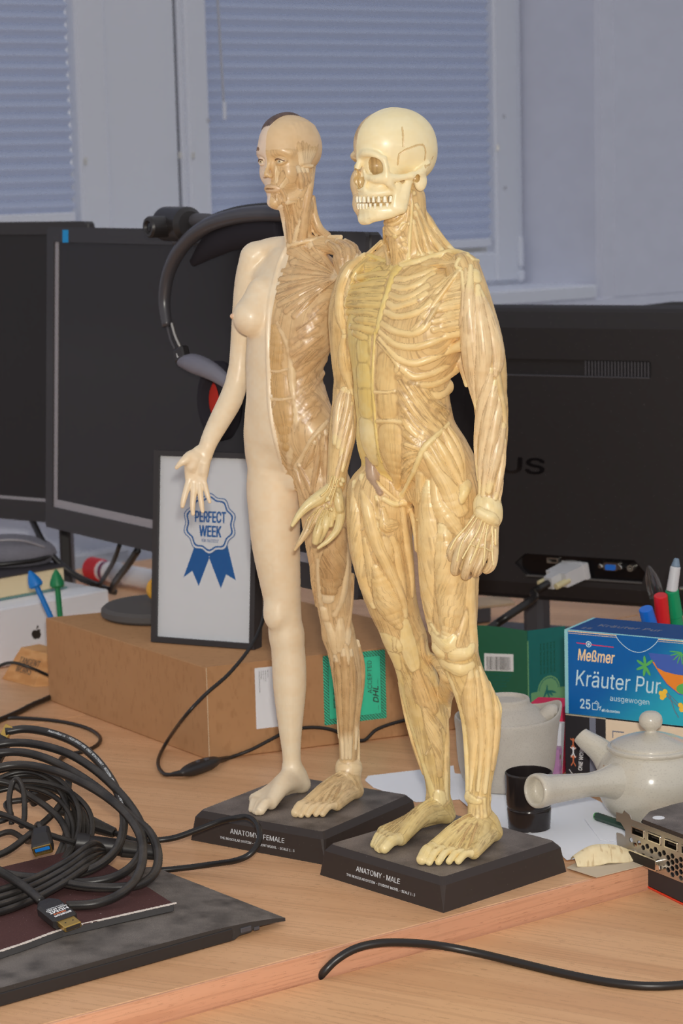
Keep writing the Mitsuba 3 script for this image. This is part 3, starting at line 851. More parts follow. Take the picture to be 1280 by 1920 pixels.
# ---------------------------------------------------------------- the two anatomical figures
class FigFrame:
    def __init__(s, cx, cy, yaw, z0):
        s.o, c, k = np.array([cx, cy, z0]), math.cos(yaw), math.sin(yaw)
        s.A = np.array([[c, -k, 0], [k, c, 0], [0, 0, 1.0]])
        s.m = np.eye(4)
        s.m[:3, :3], s.m[:3, 3] = s.A, s.o
    def world(s, L):
        return np.asarray(L, float) / 1000 @ s.A.T + s.o
MALE, FEM = FigFrame(0.0773, 1.8588, -0.8281, 0.0268), FigFrame(-0.0395, 1.9917, -0.6125, 0.0268)

def male_data(c, e, l):
    l([[292,-8,-4,22,26,30],[305,-8,-8,50,26,40],[320,-8,-12,53,34,42],[340,-9,-16,50,39,35],[361,-10,-20,43,38,27],[385,-11,-22,42,38,26],[405,-10,-21,48,38,31],[431,-9,-20,56,37,38],[455,-8,-16,57,34,38],[472,-8,-12,50,28,32],[484,-8,-9,34,20,22],[492,-8,-8,20,14,16]],k=3,mat='fascia',split=[[1,0,0],-11,'yellow'])
    c([[-8,-10,478,17],[-8,-15,505,15],[-8,-19,535,16]],k=5,mat='fascia',n=3)
    c([[-8,-20,480,8],[-9,-26,500,9],[-9.5,-28,518,10]],k=5,mat='fascia',n=3)
    c([[-8,-2,512,11],[10,2,492,10],[36,0,480,8]],k=6,mat='fascia',n=3)
    c([[-8,-7,515,11],[-24,-8,499,10.5],[-48,-12,484,9]],k=6,mat='fascia',n=3)
    c([[46,-10.2,479,14],[55,-10.3,457,15],[62,-7.5,423.4,17],[65,-3.4,395.8,15],[66,-1.9,370.2,12]],k=6,mat='fascia',n=3)
    c([[66,-1.9,372.4,12],[67,-1.5,353.3,12.5],[67,-4,325.8,11],[67,-6.6,293.9,8.5]],k=6,mat='fascia',n=3)
    c([[-62,-24.7,472.3,15],[-72,-25.8,445.9,16],[-78,-21.5,410.1,14.5],[-82,-17.1,376.2,11.5]],k=6,mat='fascia',n=3)
    c([[-82,-18.9,375,12],[-82,-24.7,347.8,12],[-82,-31.9,317.1,9],[-82,-36.2,297.4,7.5]],k=6,mat='fascia',n=3)
    c([[22,-6.1,298.5,29],[22,-6.2,272.2,28],[22,-7.7,239.5,25],[24,-6.8,208.7,21],[26,-7.2,175.7,17.5]],k=6,mat='fascia',n=3)
    c([[26,-7.2,175.7,17],[28,3.7,145.2,15.5],[29,19.7,115.5,15.8],[29,21.5,83.4,13],[29,16.9,52.4,9.5],[29,15.1,29.9,9.5]],k=6,mat='shinm',n=3)
    c([[-36,-26.7,293.6,29],[-38,-27.6,262.4,27],[-39,-22.7,234.7,25],[-39,-14.5,202,21],[-39,0.1,170.2,17]],k=6,mat='fascia',n=3)
    c([[-39,-1.7,170.5,17],[-39,14.8,133.3,16],[-38,23.8,101.7,16.5],[-38,29.3,70.3,14],[-38,33.7,41.3,11],[-38,34.5,22.2,10]],k=6,mat='shinm',n=3)
    e([[-8,-28.7,578.7],[27,34,29]],k=0.1,mat='skull',rot=[[0.9613,-0.2756,0],[-0.2756,-0.9613,0],[0,0,1]],split=[[0.9613,-0.2756,0],0.21,'armmus'])
    e([[-5.2,-19.1,570.7],[24,23.5,23]],k=4,mat='skull',rot=[[0.9613,-0.2756,0],[-0.2756,-0.9613,0],[0,0,1]],split=[[0.9613,-0.2756,0],0.21,'armmus'])
    e([[-11.6,-41.2,579.7],[22,20.5,22]],k=5,mat='skull',rot=[[0.9613,-0.2756,0],[-0.2756,-0.9613,0],[0,0,1]],split=[[0.9613,-0.2756,0],0.21,'armmus'])
    e([[-12.4,-44.1,556.7],[19,15,18]],k=5,mat='skull',rot=[[0.9613,-0.2756,0],[-0.2756,-0.9613,0],[0,0,1]],split=[[0.9613,-0.2756,0],0.21,'armmus'])
    c([[-15,-60.5,569.7,2.6],[-7.5,-63.2,572.2,3],[1.3,-61.5,571.2,2.8],[7.6,-57.6,566.7,2.4]],k=3,mat='skull')
    c([[-18.7,-58.9,569.7,2.4],[-28.2,-55.6,570.7,3],[-35.1,-46.9,568.7,3]],k=3,mat='armmus')
    e([[-26.4,-49.4,548.7],[11,9,14]],k=4,mat='armmus',rot=[[0.9613,-0.2756,0],[-0.2756,-0.9613,0],[0,0,1]])
    e([[-19.8,-60.3,553.2],[2.8,3.8,6]],k=2.5,mat='armmus',rot=[[0.9613,-0.2756,0],[-0.2756,-0.9613,0],[0,0,1]])
    e([[-24.1,-52.1,532.7],[10,7,10]],k=4,mat='armmus',rot=[[0.9613,-0.2756,0],[-0.2756,-0.9613,0],[0,0,1]])
    e([[-27.7,-50.1,561.7],[5,4.4,4.2]],k=1.2,mat='cream',rot=[[0.9613,-0.2756,0],[-0.2756,-0.9613,0],[0,0,1]])
    c([[-16.1,-57,521.2,4],[-26.4,-49.4,521.7,4.2],[-29.6,-35,523.7,5],[-28.7,-24.8,528.7,6]],k=3,mat='armmus')
    e([[-0.1,-59,562.7],[7.6,8.5,6.9]],k=1.2,mat='skullw',rot=[[0.9613,-0.2756,0],[-0.2756,-0.9613,0],[0,0,1]],op='cut')
    c([[-15.7,-60.8,566.7,2.6],[-16.5,-63.7,559.7,2.2]],k=2,mat='skull')
    e([[-13.2,-46.9,545.7],[17,12.5,12]],k=3,mat='skull',rot=[[0.9613,-0.2756,0],[-0.2756,-0.9613,0],[0,0,1]],split=[[0.9613,-0.2756,0],0.21,'armmus'])
    c([[-16.5,-58.5,540.7,3.4],[-7.5,-59.5,540.7,3.4],[0.4,-54,541.2,3.4],[7,-45.4,542.7,3]],k=2.5,mat='skull')
    c([[-16.4,-61.6,544.7,2],[-10.1,-61.4,543.7,2.2]],k=2,mat='skull')
    e([[-15.6,-64.5,550.7],[4.3,6.5,6]],k=0.7,mat='skullw',rot=[[0.9613,-0.2756,0],[-0.2756,-0.9613,0],[0,0,1]],op='cut')
    e([[-16.5,-64.2,556.2],[2.5,5,4.5]],k=0.7,mat='skullw',rot=[[0.9613,-0.2756,0],[-0.2756,-0.9613,0],[0,0,1]],op='cut')
    c([[-10.2,-61.8,558.7,1.3],[-8.6,-61.3,551.7,1.3],[-10.7,-61.7,545.7,1.2]],k=1.2,mat='skull')
    c([[-18.8,-61.4,558.7,0.9],[-19.7,-61.3,551.7,1],[-18.3,-61.1,544.7,1]],k=0.8,mat='skull')
    c([[-7.8,-60.5,553.7,2.2],[-0.2,-59.5,552.2,3.6],[7.5,-54.4,552.7,4.6],[12.5,-46,552.7,2.7],[16.5,-35.7,554.2,2.3]],k=2.5,mat='skull',n=4)
    c([[7.8,-57.1,567.7,2.6],[9,-56.4,560.7,2.5],[8.2,-55.7,554.7,3]],k=2,mat='skull')
    c([[8.3,-47.9,543.7,2.2],[8.9,-53.3,548.7,3]],k=2,mat='skull')
    e([[18.2,-49.7,566.7],[6,9,10]],k=4,mat=None,rot=[[0.9613,-0.2756,0],[-0.2756,-0.9613,0],[0,0,1]],op='cut')
    c([[16.5,-35.7,554.2,2.4],[18.2,-27.9,556.7,2.6],[18.5,-19.6,562.7,2]],k=3,mat='skull')
    e([[15.6,-25.6,549.7],[4.2,5.6,8]],k=5,mat='skull',rot=[[0.9613,-0.2756,0],[-0.2756,-0.9613,0],[0,0,1]])
    e([[17.6,-31.9,551.7],[3.6,2.6,3.4]],k=1,mat='skullw',rot=[[0.9613,-0.2756,0],[-0.2756,-0.9613,0],[0,0,1]],op='cut')
    e([[-10.8,-38.3,534.7],[13.5,14,14]],k=3,mat='skullw',rot=[[0.9613,-0.2756,0],[-0.2756,-0.9613,0],[0,0,1]])
    c([[-16.5,-58.5,527.2,3],[-7.3,-59,527.7,3.2],[0.5,-53.5,528.2,3.2],[7,-45.4,529.7,3]],k=2,mat='skull')
    c([[-16.1,-57,522.2,4.6],[-6.9,-57.6,522.7,4.5],[3.5,-48.6,525.2,4.2],[9.5,-42,528.7,4.2]],k=3,mat='skull')
    c([[-15.7,-59.3,520.2,3.2],[-10.5,-59.2,519.7,2.8]],k=3,mat='skull')
    c([[10.2,-41.4,530.2,4.8],[11.5,-40.3,536.7,4.8],[12.5,-38.7,543.7,4.2],[13.8,-36,550.7,2.8]],k=2.5,mat='skull',flat=1.7,up=[0.961,-0.276,0])
    c([[8.4,-45.9,531.7,4.2],[9.6,-45.2,538.7,4],[10.3,-44.8,546.7,3]],k=2.5,mat='skull',flat=1.7,up=[0.961,-0.276,0])
    c([[-17.4,-61.4,567.7,1],[-17.2,-60.7,578.7,1],[-15.8,-56,591.7,1],[-13.1,-46.6,602.2,1],[-9.1,-32.5,606.8,1],[-4.1,-15.2,604.3,1]],k=1.2,mat='skull',n=4)
    c([[12.4,-45.3,570.9,0.36],[14.3,-43,572.9,0.36],[16,-40.8,574.5,0.36],[17.6,-37.1,575.8,0.36],[18.8,-32.7,577.3,0.36],[19.5,-27.8,577.9,0.36],[19.8,-24.5,576.6,0.36],[19.7,-23.1,571.7,0.36],[18.8,-23.2,567.2,0.36],[20.7,-24.4,559.9,0.36]],k=0.4,mat='suture',op='cut',n=2)
    c([[12.4,-45.3,570.9,0.36],[11.1,-45.1,566.5,0.36],[9.6,-44.3,562.8,0.36]],k=0.4,mat='suture',op='cut',n=2)
    c([[15.2,-43.1,576.9,0.36],[15,-42.9,583.8,0.36],[12.8,-41.7,591.6,0.36]],k=0.4,mat='suture',op='cut',n=2)
    c([[20.5,-22.9,561.3,0.36],[19.9,-18,562.8,0.36],[18.1,-13.4,568.1,0.36]],k=0.4,mat='suture',op='cut',n=2)
    c([[3.8,-23.3,539.5,3.4],[5.4,-1.4,512.1,2.2],[22.6,1.4,492.7,3.4]],ten=[0.1,0.9],k=0.9,n=3,mat='muscle',up=[0.79,-0.1,0.61])
    c([[5.4,-22.1,531,2.7],[7.2,-7.3,506.5,1.9],[18.4,-4.2,492.5,2.7]],ten=[0.1,0.9],k=0.9,n=3,mat='muscle',up=[0.83,-0.49,0.27])
    c([[5,-22.7,525.2,2.4],[6.9,-14.5,505.7,1.7],[10.8,-11.6,490.7,2.4]],ten=[0.1,0.9],k=0.9,n=3,mat='muscle',up=[0.95,-0.23,0.24])
    c([[4.5,-23.6,518,1.9],[5.9,-20.4,500,1.5],[8.9,-17.7,490.2,1.9]],ten=[0.1,0.9],k=0.9,n=3,mat='muscle',up=[0.84,-0.49,0.22])
    c([[5,-25,541.5,1],[5.9,-25.9,529.8,1],[3.6,-26.1,512.1,1],[1.1,-26.3,489.4,1]],k=0.9,n=3,mat='bone',up=[0.84,-0.54,0.08])
    c([[3.6,-27.5,530,1.5],[2.3,-28.9,518.1,1],[-1.4,-31.5,511.2,1.5]],k=0.9,n=3,mat='muscle',up=[0.8,-0.58,-0.11])
    c([[5.9,-19.7,498.8,0.9],[6.5,-20.4,491.5,0.9]],k=0.9,n=3,mat='bone',up=[0.83,-0.51,0.25])
    c([[3.6,-26.1,514.5,0.6],[2.1,-29.5,517.5,0.6],[-0.1,-32.4,515.8,0.6],[-2.2,-33.8,511.8,0.6]],k=0.9,n=3,mat='bone',up=[0.8,-0.6,-0.1])
    c([[-14.6,-33.3,516.9,3.5],[-6.6,-36.4,516.1,2],[-1.4,-32.8,518.8,2],[0.2,-27.5,524.8,3.5]],k=0.9,n=3,mat='muscle',up=[0.35,-0.93,-0.1])
    c([[-9.5,-30.1,512.2,8.2],[-8.4,-29.7,511,8.2]],k=0.9,n=3,mat='muscle',up=[0.16,-0.98,-0.13])
    c([[-15,-34.7,508.8,1.5],[-4.5,-35,506.5,1.5]],k=0.9,n=3,mat='bone',up=[-0.06,-0.99,-0.16])
    c([[-6.4,-31.9,503.4,3.8],[-6.1,-31.5,502.7,3.8]],k=0.9,n=3,mat='muscle',up=[0.48,-0.86,-0.17])
    c([[-3.4,-29.3,504.3,3.8],[-3,-28.7,503.6,3.8]],k=0.9,n=3,mat='muscle',up=[0.8,-0.59,-0.11])
    c([[-5.3,-30.5,499.7,3.8],[-5,-30.1,499,3.8]],k=0.9,n=3,mat='muscle',up=[0.61,-0.77,-0.15])
    c([[-2.6,-27.8,501.2,3.8],[-2.3,-27.2,500.5,3.8]],k=0.9,n=3,mat='muscle',up=[0.82,-0.57,-0.09])
    c([[-4.2,-28.8,496.8,3.8],[-3.9,-28.3,496,3.8]],k=0.9,n=3,mat='muscle',up=[0.69,-0.7,-0.16])
    c([[-6.8,-30.6,497.1,3.8],[-6.4,-30.2,496.4,3.8]],k=0.9,n=3,mat='muscle',up=[0.4,-0.88,-0.25])
    c([[-2.3,-26.5,496.4,3.8],[-1.9,-25.9,495.7,3.8]],k=0.9,n=3,mat='muscle',up=[0.8,-0.6,-0.1])
    c([[-15.3,-33.6,504.1,1.3],[-29.3,-19.1,493.6,1],[-18.2,-27.5,484.1,1.3]],k=0.9,n=3,mat='fascia',up=[-0.33,-0.94,0.1])
    c([[-10.1,-35.2,504.3,1.3],[-11.5,-33.3,494.4,1],[-14.2,-29,484.5,1.3]],k=0.9,n=3,mat='fascia',up=[-0.27,-0.96,-0.12])
    c([[-6.8,-34.9,504.3,1.3],[-7.9,-33.6,494.5,1],[-10.7,-30.1,484.8,1.3]],k=0.9,n=3,mat='fascia',up=[0.07,-0.98,-0.18])
    c([[-4.7,-33.9,504.2,1.3],[-5.7,-33.1,494.5,1],[-8.5,-30.3,484.8,1.3]],k=0.9,n=3,mat='fascia',up=[0.29,-0.94,-0.17])
    c([[-16.5,-34.7,512.6,2],[-36,-16.3,499.4,1.5],[-19.4,-27.8,482.4,2]],k=0.9,n=3,mat='muscle',up=[-0.43,-0.79,0.44])
    c([[-41.1,-15.1,500.4,2.5],[-49.9,-16.8,495,1.7],[-56.2,-18.6,489.2,2.5]],k=0.9,n=3,mat='muscle',up=[-0.42,-0.38,0.82])
    c([[-3.4,-28.2,482.4,3.6],[10.4,-23.6,486.6,2.4],[16.3,-9.5,490.3,2.4],[26.4,-1.2,493.3,2.4],[50.5,-9.4,491.6,1.8]],k=0.6,n=3,mat='bone',up=[0.37,-0.46,0.81])
    c([[1.1,-30.1,480.4,2],[19.2,-22.5,483.7,1.6],[48.1,-20.9,485.5,2]],k=0.9,n=3,mat='muscle',up=[0.21,-0.7,0.68])
    c([[11.6,-30.8,477.8,1.8],[24.3,-21,481.8,1.2],[47.7,-22,483.1,1.8]],k=0.9,n=3,mat='fascia',up=[0.25,-0.71,0.66])
    c([[-28.6,-22,484.7,2.4],[-44,-20.1,488.6,1.7],[-55.5,-18,490,2.4]],k=0.9,n=3,mat='yellow',up=[-0.28,-0.69,0.67])
    c([[-6.6,-22.9,477.2,10.7],[-5.5,-36.6,471.9,4.5],[-3.1,-45.1,461.7,3.2],[-3.6,-50.9,449.5,2.8],[-5.1,-53.6,432.1,4]],k=1,n=3,mat='yellow',up=[0.03,-0.9,0.42])
    c([[-1.2,-35.4,470.3,5.4],[10.6,-36.4,472.4,3.1],[22.1,-28.4,476.6,3.1],[24.6,-15.7,478.5,5.4]],k=0.5,n=4,mat='rib',up=[0.25,-0.62,0.75])
    c([[0.2,-39.3,464.6,5.4],[12.1,-41.3,465.2,3.1],[21.9,-36.4,468.4,3.1],[26.4,-24.3,473.5,5.4]],k=0.5,n=4,mat='rib',up=[0.22,-0.75,0.63])
    c([[-0.3,-42.8,459,5.4],[11.6,-45.8,457.7,3.1],[22.2,-41.7,460.4,3.1],[28.1,-31.9,465.1,5.4]],k=0.5,n=4,mat='rib',up=[0.22,-0.84,0.5])
    c([[0.2,-45.7,452.9,5.4],[9.5,-48.8,451,3.1],[23.9,-43.5,455.5,3.1],[29.7,-35.2,459.4,5.4]],k=0.5,n=4,mat='rib',up=[0.24,-0.89,0.39])
    c([[0.1,-48.2,446.1,5.4],[11.4,-50.9,443.8,3.1],[24.9,-46.5,445.6,3.1],[33.5,-40.4,451.1,3.1],[35.9,-32.7,456.4,5.4]],k=0.5,n=4,mat='rib',up=[0.35,-0.88,0.31])
    c([[-0.7,-50.9,437.4,5.4],[12,-53.4,432.6,3.1],[25.4,-49.1,430.6,3.1],[33.3,-44.1,434.2,3.1],[35.9,-36.8,441.7,5.4]],k=0.5,n=4,mat='rib',up=[0.41,-0.9,0.13])
    c([[-1.9,-52.2,430.9,5.4],[12.3,-54.1,422.6,3.1],[27.1,-48,420.3,3.1],[37.6,-39.4,423.7,3.1],[44.2,-28.6,428.6,3.1],[57,-20.2,433.1,5.4]],k=0.5,n=4,mat='rib',up=[0.44,-0.89,-0.07])
    c([[-2.3,-52.8,425.8,5.4],[13.4,-53.9,412.4,3.1],[25.5,-47,407.5,3.1],[34.8,-37.3,410.9,3.1],[40.8,-24.1,416,3.1],[57.7,-19.1,422.5,5.4]],k=0.5,n=4,mat='rib',up=[0.49,-0.85,-0.17])
    c([[15.4,-49.3,403.7,5.4],[23.8,-45.9,396.8,3.1],[30.5,-36.8,398.1,3.1],[35.3,-25.5,402.4,3.1],[30.6,-5.3,410.8,5.4]],k=0.5,n=4,mat='rib',up=[0.87,-0.35,-0.34])
    c([[18.8,-44.4,392.4,5.8],[27.2,-37.2,389.6,3.3],[30.4,-24.5,391.2,3.3],[29,-6.1,400.6,5.8]],k=0.5,n=4,mat='rib',up=[0.94,-0.15,-0.32])
    c([[21.9,-34.9,383.9,7.5],[28.6,-23.9,379.9,4],[22.8,-10.1,385.6,7.5]],k=0.9,n=3,mat='rib',up=[0.99,0.11,0.01])
    c([[-3.7,-54.8,424.2,3.4],[8.5,-55.9,414.4,2.1],[15,-53.8,405.2,2.1],[12.3,-52.5,401.7,3.4]],k=0.9,n=3,mat='rib',up=[0.26,-0.97,0.01])
    c([[53.6,-22.3,479.8,1.1],[37.7,-28.3,468.9,1.9],[26.8,-41.3,456.6,3]],ten=[0.15,1],k=0.9,n=3,mat='muscle',up=[0.48,-0.77,0.42])
    c([[53.6,-22.3,479.8,1.1],[39.8,-29.5,465.4,2.2],[29.7,-41.9,449.7,3.6]],ten=[0.15,1],k=0.9,n=3,mat='muscle',up=[0.52,-0.77,0.36])
    c([[53.6,-22.3,479.8,1.1],[42,-29.6,462.6,2.2],[32.9,-41.5,444.2,3.6]],ten=[0.15,1],k=0.9,n=3,mat='muscle',up=[0.57,-0.76,0.32])
    c([[53.6,-22.3,479.8,1.1],[40.9,-34.4,457.1,1.9],[27.2,-47.4,433,3]],ten=[0.15,1],k=0.9,n=3,mat='muscle',up=[0.53,-0.82,0.23])
    c([[53.5,-22.6,479,0.7],[44.3,-25.1,465.7,1.1],[40.2,-37.9,447.9,1.7],[35.7,-43.5,437.7,1.2]],k=0.9,n=3,mat='tendonm',up=[0.54,-0.81,0.22])
    c([[36.7,-33.6,456.6,4.3],[42,-27,458.4,5.2],[55.2,-16.3,460.3,9.7]],k=0.9,n=3,mat='muscle',up=[0.55,-0.78,0.29])
    c([[37.7,-35.2,448.7,4.3],[42.9,-28.6,450.8,5.2],[56.3,-16.5,454.3,9.7]],k=0.9,n=3,mat='muscle',up=[0.59,-0.8,0.11])
    c([[38.2,-36.4,439.9,4.3],[43,-29.3,441.9,5.2],[57.3,-16.6,445.9,9.7]],k=0.9,n=3,mat='muscle',up=[0.62,-0.79,0])
    c([[38.2,-36.7,433.8,4.3],[42.7,-29.5,435.7,5.2],[57.9,-16.4,439.3,9.7]],k=0.9,n=3,mat='muscle',up=[0.62,-0.78,-0.04])
    c([[34.2,-20.1,460.9,11.9],[52.1,-13.7,466.8,11.9]],k=0.9,n=3,mat='muscle',up=[0.4,-0.84,0.36])
    c([[-52.5,-34.1,472.6,2.7],[-35.3,-32.7,474.2,3.6],[-14.9,-31.8,473,6.5]],ten=[0.1,1],k=0.9,n=3,mat='yellow2',up=[0.17,-0.82,0.55])
    c([[-57,-36.4,464.5,2.7],[-34,-38.9,467.1,3.6],[-12.8,-36.8,467,6.5]],ten=[0.1,1],k=0.9,n=3,mat='yellow2',up=[0.11,-0.92,0.38])
    c([[-58.9,-37,459.6,2.7],[-32.4,-42.8,461.9,3.6],[-10.7,-40.6,461.4,6.5]],ten=[0.1,1],k=0.9,n=3,mat='yellow2',up=[0.09,-0.93,0.35])
    c([[-60.4,-37.4,454.8,2.7],[-31.1,-45.7,456.9,3.6],[-9.3,-43.5,456.2,6.5]],ten=[0.1,1],k=0.9,n=3,mat='yellow2',up=[0.09,-0.96,0.27])
    c([[-61.4,-37.3,450.6,2.7],[-30.1,-47.9,451.9,3.6],[-8.6,-45.8,450.6,6.5]],ten=[0.1,1],k=0.9,n=3,mat='yellow2',up=[0.08,-0.98,0.2])
    c([[-61.2,-36.5,444.5,2.7],[-28.7,-50.4,445.7,3.6],[-9.1,-48.3,443.9,6.5]],ten=[0.1,1],k=0.9,n=3,mat='yellow2',up=[0.02,-0.98,0.19])
    c([[-58.5,-36.7,438.4,2.7],[-26.5,-52.7,439.8,3.6],[-9,-50.1,438,6.5]],ten=[0.1,1],k=0.9,n=3,mat='yellow2',up=[-0.22,-0.96,0.19])
    c([[-43.6,-48.3,434,2.7],[-25.6,-54.2,433.8,3.6],[-11,-51.4,431.5,6.5]],ten=[0.1,1],k=0.9,n=3,mat='yellow2',up=[-0.2,-0.97,0.16])
    c([[-36.8,-51.6,429.8,2.7],[-27,-54.7,428.9,3.6],[-17.3,-51.8,426.3,6.5]],ten=[0.1,1],k=0.9,n=3,mat='yellow2',up=[-0.19,-0.98,0.1])
    c([[-55.6,-23.1,478.2,7.6],[-35.2,-21.9,481.3,4.2],[-19.4,-26.3,476.2,7.6]],k=0.9,n=3,mat='yellow2',up=[0.09,-0.56,0.82])
    c([[-52.3,-16.1,485.4,5.9],[-52.9,-33.7,476.8,3.4],[-59.6,-34.1,464.8,5.9]],k=0.9,n=3,mat='yellow2',up=[0.3,-0.85,0.42])
    c([[-56.8,-20.2,491.2,1.5],[-58.5,-35.4,478.7,4.6],[-65.1,-38.4,461.7,5],[-67.1,-38.5,442.9,4.6],[-66.1,-36.4,427.9,1.5]],ten=[0.1,0.95],k=0.9,n=3,mat='muscle',up=[0.25,-0.93,0.26])
    c([[-55.5,-18.6,487.5,1.6],[-53.5,-36.4,476.2,1.2],[-59.9,-39.3,458.3,1.2],[-62.7,-37,440.3,1.6]],k=0.9,n=3,mat='tendonm',up=[0.31,-0.91,0.28])
    c([[-66.7,-35.4,425.6,1.9],[-71.7,-32.4,409.9,4.5],[-73.2,-27.8,393.8,4.9],[-70.9,-24.6,376.9,1.5]],ten=[0.05,0.92],k=0.9,n=3,mat='muscle',up=[0.64,-0.75,-0.2])
    c([[-49.5,-46.9,426.8,1.3],[-67,-30.3,409.4,2.5],[-71.1,-25.8,393.6,3.3]],k=0.9,n=3,mat='muscle',up=[0.44,-0.87,-0.22])
    c([[-75.4,-28.9,380,1.6],[-80,-30.3,368,4.2],[-79.9,-33.7,353.6,3.8],[-79.6,-36.6,335.6,2.5]],ten=[0.05,0.8],k=0.9,n=3,mat='armmus',up=[0.3,-0.95,0.14])
    c([[-72,-26.6,378.2,1.2],[-73.1,-28.7,363.5,2.7],[-74.6,-32.6,349.1,3.1],[-76.6,-36.1,332.1,2]],ten=[0.05,0.8],k=0.9,n=3,mat='armmus',up=[0.7,-0.7,0.09])
    c([[-71.2,-25.3,368.3,1.2],[-71.2,-27.5,356.2,2.4],[-72.7,-31.6,341.8,2.7],[-74.9,-35.1,324.8,2]],ten=[0.05,0.8],k=0.9,n=3,mat='armmus',up=[0.88,-0.47,0.04])
    c([[-70.5,-25.7,356.1,1.2],[-71,-26.7,341.4,2.4],[-72.5,-30.8,326.9,2.4],[-74.3,-34.7,312.5,1.6]],ten=[0.05,0.8],k=0.9,n=3,mat='armmus',up=[0.99,-0.17,-0.03])
    c([[-73.1,-33.3,329.6,1.2],[-74.7,-37.1,317.5,1.7],[-77.1,-40.3,302.9,1.6]],ten=[0.05,0.8],k=0.9,n=3,mat='armmus',up=[0.81,-0.58,0.04])
    c([[-19,-34.6,418.5,24],[-17.5,-35.3,410.9,24]],k=3,n=3,mat='yellow',up=[-0.12,-0.99,0.06])
    c([[-17.1,-36.3,398.9,24],[-15.9,-37,389.9,24]],k=2,n=3,mat='yellow',up=[-0.12,-0.99,0.05])
    c([[-15.5,-37.1,382.4,24],[-16,-36,371,24]],k=2,n=3,mat='yellow',up=[-0.12,-0.99,-0.08])
    c([[-16.6,-34.8,361.2,24],[-18.5,-39.9,346.5,18.4],[-19.7,-38.4,333.6,14]],k=2,n=3,mat='cream',up=[-0.14,-0.96,-0.25])
    c([[-7.1,-56.8,431.3,1.2],[-7.7,-58.6,412.7,1.2],[-8.4,-59.5,396.2,1.2],[-7.6,-59.3,372.6,1.2],[-8.4,-57.7,358.2,1.2],[-8.9,-55.5,342.5,1.2],[-11,-49.4,326.3,1.2]],k=0.8,n=3,mat='yellow',up=[0.01,-1,-0.09])
    c([[0.4,-35.1,408.5,24],[-1.8,-36,389.6,24]],k=0.8,n=3,mat='rectus',up=[0.22,-0.98,0.02])
    c([[-6,-59.6,384,1.2],[4.1,-58.1,384.1,1.4],[11.3,-55.1,385.2,1.2]],k=0.9,n=3,mat='rib',up=[0.27,-0.96,-0.01])
    c([[-1.6,-35.8,380.1,24],[-1.5,-35,369.9,24]],k=0.8,n=3,mat='rectus',up=[0.27,-0.96,-0.07])
    c([[-7.2,-56.9,360.2,1.9],[6.2,-55.9,361.1,1.7],[15,-51.1,360.5,1.9]],k=0.9,n=3,mat='rib',up=[0.28,-0.96,-0.09])
    c([[-0.4,-33.9,357.9,24],[1.3,-39.1,342.7,18.4],[-0.5,-41.2,325.3,9.6],[-8.9,-34.6,304.4,2]],k=0.8,n=3,mat='rectus',up=[0.25,-0.95,-0.19])
    c([[12.7,-46.4,399.4,8.6],[23.4,-40.4,383.6,4.4],[24.9,-21.1,361.2,8.6]],k=0.9,n=3,mat='oblique',up=[0.86,-0.52,0.01])
    c([[12.2,-46,393,8.6],[22.8,-41.4,375.5,4.4],[25.9,-25.1,354.4,8.6]],k=0.9,n=3,mat='oblique',up=[0.83,-0.55,0.08])
    c([[11.1,-46.2,384,8.6],[21.6,-43.2,368.5,4.4],[26.4,-29,350.5,8.6]],k=0.9,n=3,mat='oblique',up=[0.78,-0.62,0.12])
    c([[11,-46.1,374.9,8.6],[20.8,-44,360.4,4.4],[26,-32.6,347.2,8.6]],k=0.9,n=3,mat='oblique',up=[0.71,-0.69,0.09])
    c([[11.6,-45.2,364.4,8.6],[20.4,-45,353.1,4.4],[25.3,-35.1,343.7,8.6]],k=0.9,n=3,mat='oblique',up=[0.64,-0.76,0.07])
    c([[12.6,-44.3,353.3,8.6],[20.9,-45.3,346.3,4.4],[24.5,-36.4,340.8,8.6]],k=0.9,n=3,mat='oblique',up=[0.57,-0.82,0.03])
    c([[13.4,-43.6,343.4,8.6],[21.9,-44.6,340.7,4.4],[24,-36.9,339,8.6]],k=0.9,n=3,mat='oblique',up=[0.52,-0.85,-0.06])
    c([[11.5,-41.8,333.4,8.6],[19.2,-45,334.6,4.4],[22.9,-37.6,337.2,8.6]],k=0.9,n=3,mat='oblique',up=[0.42,-0.87,-0.25])
    c([[6.2,-37.7,323.4,8.6],[16.3,-43.7,328.2,4.4],[21.6,-38,334.5,8.6]],k=0.9,n=3,mat='oblique',up=[0.31,-0.86,-0.41])
    c([[-3.6,-29.5,313.4,8.6],[11,-40.3,319.7,4.4],[19.5,-37.5,330,8.6]],k=0.9,n=3,mat='oblique',up=[0.19,-0.82,-0.53])
    c([[18.3,-41.2,394.9,8.6],[26.2,-34.3,380.8,4.4],[24.2,-18.2,365.4,8.6]],k=0.9,n=3,mat='oblique',up=[0.96,-0.3,-0.02])
    c([[21.2,-33.7,378.4,8.6],[28.2,-27.2,373,4.4],[23.6,-16.7,367.4,8.6]],k=0.9,n=3,mat='oblique',up=[0.99,-0.07,0.09])
    c([[33.1,-17.4,356.9,1.8],[34.4,-34.8,347.1,1.9],[29.6,-42.7,338.1,2.2],[19,-42.6,320.7,1.7],[-6.3,-32.5,297.2,1.5]],k=1,n=3,mat='bone',up=[0.77,-0.64,-0.01])
    c([[-32.4,-44.8,315.2,1.4],[-22.5,-46.4,309.9,1.7],[-13.8,-43.5,301.9,1.4],[-8.5,-34.2,292.4,1.4]],k=0.9,n=3,mat='muscle',up=[0.63,-0.66,0.42])
    c([[-29,-43.3,326.8,5.5],[-26.8,-44.2,312.7,5.5],[-16.8,-46.4,300.1,2.5]],k=0.9,n=3,mat='greyskin',up=[0.33,-0.92,0.19])
